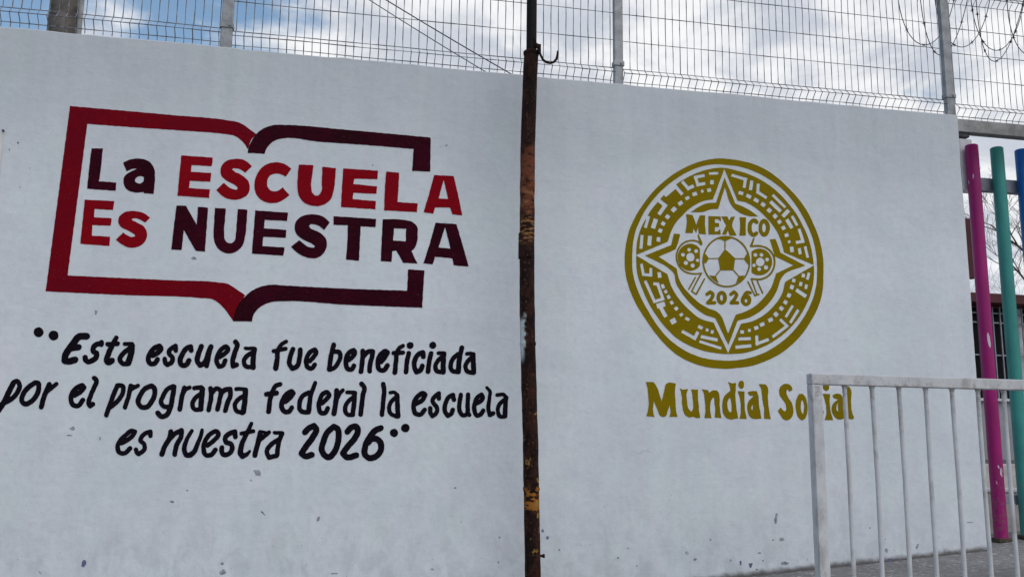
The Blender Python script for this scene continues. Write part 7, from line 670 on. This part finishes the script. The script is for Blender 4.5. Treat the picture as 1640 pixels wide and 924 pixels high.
# ------------------------------------------------------------------ rusty pole in front of the wall
PY = -.3
def rusty_pole():
    root = empty('rusty_pole', (1.2, PY, gz(1.2, PY)), 'tall rusty brown steel pole in front of the white wall, between slogan and gold emblem', 'pole')
    key = [(-.95, 1.206), (-.66, 1.196), (-.1, 1.181), (.09, 1.176), (.58, 1.1575), (.85, 1.150), (1.165, 1.1465), (1.77, 1.1455), (2.1, 1.153), (2.28, 1.158), (2.372, 1.162)]
    def cx(z):
        for (a, xa), (b, xb) in zip(key, key[1:]):
            if a <= z <= b: return xa + (xb-xa)*(z-a)/(b-a)
        return key[-1][1]
    pts = []; rr = []
    z = -.95
    while z < 2.372:
        pts.append((cx(z) + .0012*noise.noise(Vector((z*7, 0, 0))), PY, z)); rr.append(.0435 + .0022*noise.noise(Vector((z*12, 5, 0)))); z += .03
    pts.append((cx(2.372), PY, 2.372)); rr.append(.0440)
    tube('shaft', pts, rr, 'rust', root, 20)
    # ragged top of the wider pipe and its weld bead
    bm = bmesh.new()
    add_tube(bm, [(1.162, PY, 2.365), (1.162, PY, 2.381), (1.162, PY, 2.390)], [.0475, .0485, .038], 16)
    parented(bm_obj('pipe_collar', bm, 'rust', smooth=True), root)
    tube('upper_pipe', [(1.163, PY, 2.30), (1.163, PY, 2.7), (1.166, PY, 3.6), (1.170, PY, 5.2)], .031, 'blackpipe', root, 18)
    hk = [(1.190, PY-.03, 2.425), (1.199, PY-.035, 2.39), (1.210, PY-.04, 2.352), (1.226, PY-.04, 2.323), (1.247, PY-.04, 2.308), (1.270, PY-.04, 2.305), (1.293, PY-.04, 2.315), (1.309, PY-.04, 2.336), (1.315, PY-.04, 2.362), (1.316, PY-.04, 2.388)]
    tube('hook', hk, [.0075]*9 + [.005], 'rust', root, 8)
    bm = bmesh.new()
    add_box(bm, 1.192, 1.213, PY-.045, PY-.02, 2.365, 2.42, bev=.004)
    add_tube(bm, [(1.172, PY-.036, 2.47), (1.178, PY-.045, 2.43), (1.187, PY-.045, 2.39)], [.003, .006, .006], 6)
    parented(bm_obj('hook_bracket', bm, 'rust'), root)
    bm = bmesh.new()                                        # split steel strap half way up
    n = 14
    a0, a1 = math.radians(70), math.radians(300)
    ring = []
    for k in range(n+1):
        a = a0 + (a1-a0)*k/n
        for r, z in ((.0435, 1.112), (.0500, 1.112), (.0500, 1.262), (.0435, 1.262)):
            ring.append(bm.verts.new((1.1465 + r*math.cos(a), PY + r*math.sin(a), z + .004*math.sin(k*1.7))))
    for k in range(n):
        for q in range(4):
            bm.faces.new((ring[k*4+q], ring[k*4+(q+1) % 4], ring[(k+1)*4+(q+1) % 4], ring[(k+1)*4+q]))
    bm.faces.new(ring[:4]); bm.faces.new(ring[-4:])
    parented(bm_obj('strap', bm, 'rust', smooth=True), root)
    bm = bmesh.new()
    add_tube(bm, [(1.23, PY-.01, -.548), (1.252, PY-.01, -.548)], .008, 6); add_tube(bm, [(1.249, PY-.01, -.548), (1.258, PY-.01, -.548)], .012, 6)
    parented(bm_obj('bolt', bm, 'rust'), root)
    for zc in (-.19, .62):
        tube('weld_ring', [(cx(zc), PY, zc-.012), (cx(zc), PY, zc), (cx(zc), PY, zc+.012)], [.0445, .0475, .0445], 'rust', root, 18)
    box('base_plate', (1.12, 1.30, PY-.09, PY+.09, gz(1.2, PY)-.01, gz(1.2, PY)+.012), 'rust', root)
rusty_pole()

# ------------------------------------------------------------------ pedestrian barrier
def barrier():
    Y = -1.4; z1 = .393; root = empty('steel_barrier', (3.3, Y, gz(3.3, Y)), 'dull white tubular steel barrier with upright bars in front of the wall at the right', 'barrier')
    xL, xR = 2.284, 4.35
    top = z1; z0 = -.62
    box('frame_post', (xL, xL+.052, Y-.026, Y+.026, gz(xL, Y), top-.052), 'barrier', root, .005)
    box('frame_post', (xR-.052, xR, Y-.026, Y+.026, gz(xR, Y), top-.052), 'barrier', root, .005)
    box('top_rail', (xL-.001, xR, Y-.0265, Y+.0265, top-.052, top), 'barrier', root, .005)
    box('bottom_rail', (xL+.052, xR-.052, Y-.018, Y+.018, z0, z0+.04), 'barrier', root, .004)
    x = 2.467; k = 0
    rb = random.Random(5)
    while x < xR-.1:
        j = rb.uniform(-.002, .002)
        bw_ = rb.uniform(-.004, .004)
        tube('bar', [(x+j, Y, z0+.038), (x+j+bw_*.6, Y, -.35), (x+j+bw_, Y, -.1), (x+bw_*.5, Y, .15), (x, Y, top-.068), (x, Y, top-.060), (x, Y, top-.051)], [.0108, .0108, .0108, .0108, .0108, .0135, .0150], 'barrier', root, 10)
        x += .1448; k += 1
    for xx in (xL+.026, xR-.026):
        box('foot', (xx-.03, xx+.03, Y-.25, Y+.25, gz(xx, Y)-.004, gz(xx, Y)+.008), 'barrier', root, .002)
barrier()

# ------------------------------------------------------------------ entrance railing of coloured tubes
def railing():
    root = empty('entrance_railing', (4.75, .3, gz(4.75)), 'entrance railing of thick magenta, sea green and blue upright tubes right of the white wall', 'railing')
    for x, mat, lab, top in ((4.612, 'pink', 'magenta tube', 2.268), (4.822, 'teal', 'sea green tube', 2.265), (5.030, 'blue', 'blue tube', 2.265)):
        zb = gz(x) + .02
        r = .0455
        pts = [(x, .3, zb)] + [(x + .001*noise.noise(Vector((x, q, 0))), .3, zb + q*.1) for q in range(1, int((top-zb)/.1))] + [(x, .3, top-.006), (x, .3, top)]
        o = tube('tube', pts, [r]*(len(pts)-1) + [r-.006], mat, root, 24, label=lab)
        b = box('foot_shade_block', (x-.052, x+.052, .248, .352, gz(x)-.002, zb+.004), 'spot_shade', None, .003)  # dark block standing in for the shadow under the tube base
        b.parent = o
        b.matrix_parent_inverse = Matrix.Identity(4)
    box('rail', (4.66, 6.6, .350, .400, 1.945, 2.045), 'greyrail', root, .005)
    box('rail', (4.66, 6.6, .350, .400, -.30, -.24), 'greyrail', root, .005)
    box('end_post', (4.476, 4.558, .36, .44, 1.938, 2.262), 'cleanwhite', root, .004)
    box('post_cap', (4.560, 4.66, .352, .44, 1.942, 2.335), 'cleanwhite', root, .004)
railing()
lin = empty('gate_lintel', (5.4, .08, 2.3), 'grimy grey steel beam carrying the mesh fence over the entrance railing', 'beam')
box('beam', (4.292, 6.9, .055, .125, 2.268, 2.362), 'beam', lin, .005)
box('hanger', (4.33, 4.42, .07, .11, 2.235, 2.267), 'barb', lin, .003)

# ------------------------------------------------------------------ steps and school building beyond the gate
st = empty('entrance_steps', (6, .8, gz(6)), 'cream painted concrete step with white edge behind the coloured tubes', 'steps')
def step_z(x, y_): return y_
box('riser', (4.42, 9.0, .70, 1.15, -1.0, -.235), 'cream', st, .012)
box('nosing', (4.42, 9.0, .685, 1.15, -.2345, -.215), 'white', st, .003)
box('riser', (4.42, 9.0, 1.151, 2.0, -1.0, -.035), 'cream', st, .012)
bm = bmesh.new()
rs = random.Random(8)
for k in range(26):
    x = 4.5 + rs.random()*1.2; z = -.47 + .14*rs.random() if k % 3 else -.335 + rs.random()*.02
    add_box(bm, x-.012-rs.random()*.02, x+.012, .694, .70, z, z+.012+rs.random()*.012)
parented(bm_obj('chipped_spots', bm, 'spot_shade', kind='stuff'), st)
def building():
    Y = 3.0
    root = empty('school_building', (8, Y, -.16), 'low grey school building with maroon fascia and barred dark windows behind the railing', 'building')
    box('wall', (4.2, 13.5, Y, Y+.2, -.9, .585), 'bwall', root, .003)
    box('dado', (4.2, 13.5, Y-.012, Y-.002, -.9, .0), 'dado', root, .003)
    box('wall', (4.2, 4.6, Y, Y+.2, .587, 1.578), 'bwall', root, .003)
    box('wall', (9.2, 13.5, Y, Y+.2, .587, 1.578), 'bwall', root, .003)
    box('wall', (4.2, 4.4, Y+.202, Y+5, -.9, 1.578), 'bwall', root, .003)
    box('wall', (13.3, 13.5, Y+.202, Y+5, -.9, 1.578), 'bwall', root, .003)
    box('roof', (4.0, 13.7, Y-.18, Y+5.2, 1.581, 1.68), 'maroon', root, .006)
    w = box('window', (4.602, 9.198, Y+.10, Y+.11, .60, 1.575), 'glass', root, .001)
    def sub(name, b, mat, bev=.002):
        o = box(name, b, mat, None, bev); o.parent = w
    sub('sill', (4.58, 9.22, Y-.05, Y+.09, .588, .615), 'white')
    x = 4.66
    while x < 9.2:
        sub('grille_bar', (x, x+.012, Y+.006, Y+.018, .617, 1.574), 'greyrail', .001); x += .088
    for z in (.72, 1.06, 1.40, 1.50):
        sub('grille_bar', (4.604, 9.196, Y+.02, Y+.03, z, z+.014), 'greyrail', .001)
    x = 5.3
    while x < 9.2:
        sub('frame', (x, x+.05, Y+.06, Y+.095, .617, 1.574), 'white', .002); x += .95
building()

pan = empty('maroon_panel', (5.3, 1.5, gz(5.3)), 'narrow maroon metal panel on thin white posts, half hidden behind the magenta tube', 'panel')
box('panel', (5.05, 5.497, 1.48, 1.53, 1.53, 2.062), 'maroon', pan, .006)
tube('post', [(5.12, 1.55, gz(5.1)), (5.12, 1.55, 2.0)], .014, 'white', pan, 8)
tube('post', [(5.462, 1.55, gz(5.4)), (5.462, 1.55, 2.0)], .014, 'white', pan, 8)

# ------------------------------------------------------------------ utility pole and cables
up = empty('utility_pole', (-2.37, 3.0, gz(-2.37)), 'weathered brown concrete utility pole behind the mesh fence at the left', 'pole')
tube('shaft', [(-2.37, 3.0, gz(-2.37)-.1), (-2.37, 3.0, 2), (-2.365, 3.0, 4), (-2.36, 3.0, 8)], [.165, .150, .138, .11], 'concrete_pole', up, 16)
tube('conduit', [(-2.215, 2.90, gz(-2.2)), (-2.215, 2.90, 3), (-2.222, 2.90, 7)], .021, 'beam', up, 10)
for z in (3.2, 4.6):
    tube('band', [(-2.365, 3.0, z-.02), (-2.365, 3.0, z+.02)], .148, 'galv', up, 16)
def cable(pa, pb, lab, r):
    a, b = Vector(pa), Vector(pb); d = b - a
    A = a - d*1.6; B = b + d*.55
    bm = bmesh.new(); pts = []
    for i in range(41):
        t = i/40; p = A.lerp(B, t); p.z -= 0.10*4*t*(1-t) - .07; pts.append(p)
    add_tube(bm, pts, r, 6)
    o = bm_obj('power_cable', bm, 'cable', smooth=True)
    o['label'] = lab; o['category'] = 'cable'; o['group'] = 'overhead cables'
cable((.557, 9, 7.282), (2.388, 9, 6.249), 'thin overhead cable, left and lower of the two sloping behind the mesh fence', .0075)
cable((.83, 9, 7.313), (2.862, 9, 6.229), 'overhead cable, right and upper of the two sloping behind the mesh fence', .0095)

# ------------------------------------------------------------------ bare trees beyond the entrance
def bare_tree(name, base, h, seed, label, lean=(0, 0), spread=.75, r0=.09, reach=.42, limbs=6):
    rn = random.Random(seed)
    root = empty(name, base, label, 'tree', 'bare trees behind the railing')
    tr = bmesh.new(); tw = bmesh.new()
    def grow(bm, p, d, L, r, depth):
        pts = [p]; rr = [r]; n = 5
        for i in range(n):
            d = (d + Vector((rn.uniform(-1, 1), rn.uniform(-1, 1), rn.uniform(-.5, .8)))*.16).normalized()
            p = p + d*(L/n); pts.append(p); rr.append(max(.0022, r*(1 - .55*(i+1)/n)))
        add_tube(bm, pts, rr, 7 if r > .02 else (5 if r > .006 else 3))
        if depth == 0: return
        k = rn.randint(3, 4) if depth > 1 else rn.randint(3, 5)
        for c in range(k):
            i = rn.randint(2, n) if c else n
            q = Vector((rn.uniform(-1, 1), rn.uniform(-1, 1), rn.uniform(-.25, .7))).normalized()
            nd = (d + q*spread).normalized()
            grow(tw, pts[i], nd, L*rn.uniform(.55, .8), rr[i]*.72, depth-1)
    b = Vector(base)
    grow(tr, b, Vector((lean[0], lean[1], 1)).normalized(), h, r0, 0)
    d = Vector((lean[0], lean[1], 1)).normalized()
    tip = b + d*h*.97
    for c in range(limbs):
        q = Vector((math.cos(c*6.3/limbs + seed), math.sin(c*1.05 + seed), rn.uniform(.15, .9))).normalized()
        grow(tw, b + d*h*rn.uniform(.72, .97), (d*.35 + q).normalized(), h*reach, r0*.45, 4 if limbs > 4 else 3)
    parented(bm_obj('trunk', tr, 'bark', smooth=True), root)
    parented(bm_obj('crown', tw, 'bark', kind='stuff'), root)
bare_tree('bare_tree', (10.15, 6.0, -.3), 3.3, 11, 'leafless grey tree rising at the right edge behind the coiled barbed wire', (-.03, 0), .75, .05, .24)
bare_tree('bare_tree', (11.7, 8.6, -.3), 2.3, 23, 'smaller leafless tree seen between the green and blue tubes above the roof', (-.05, 0), .9, .024, .42, 4)
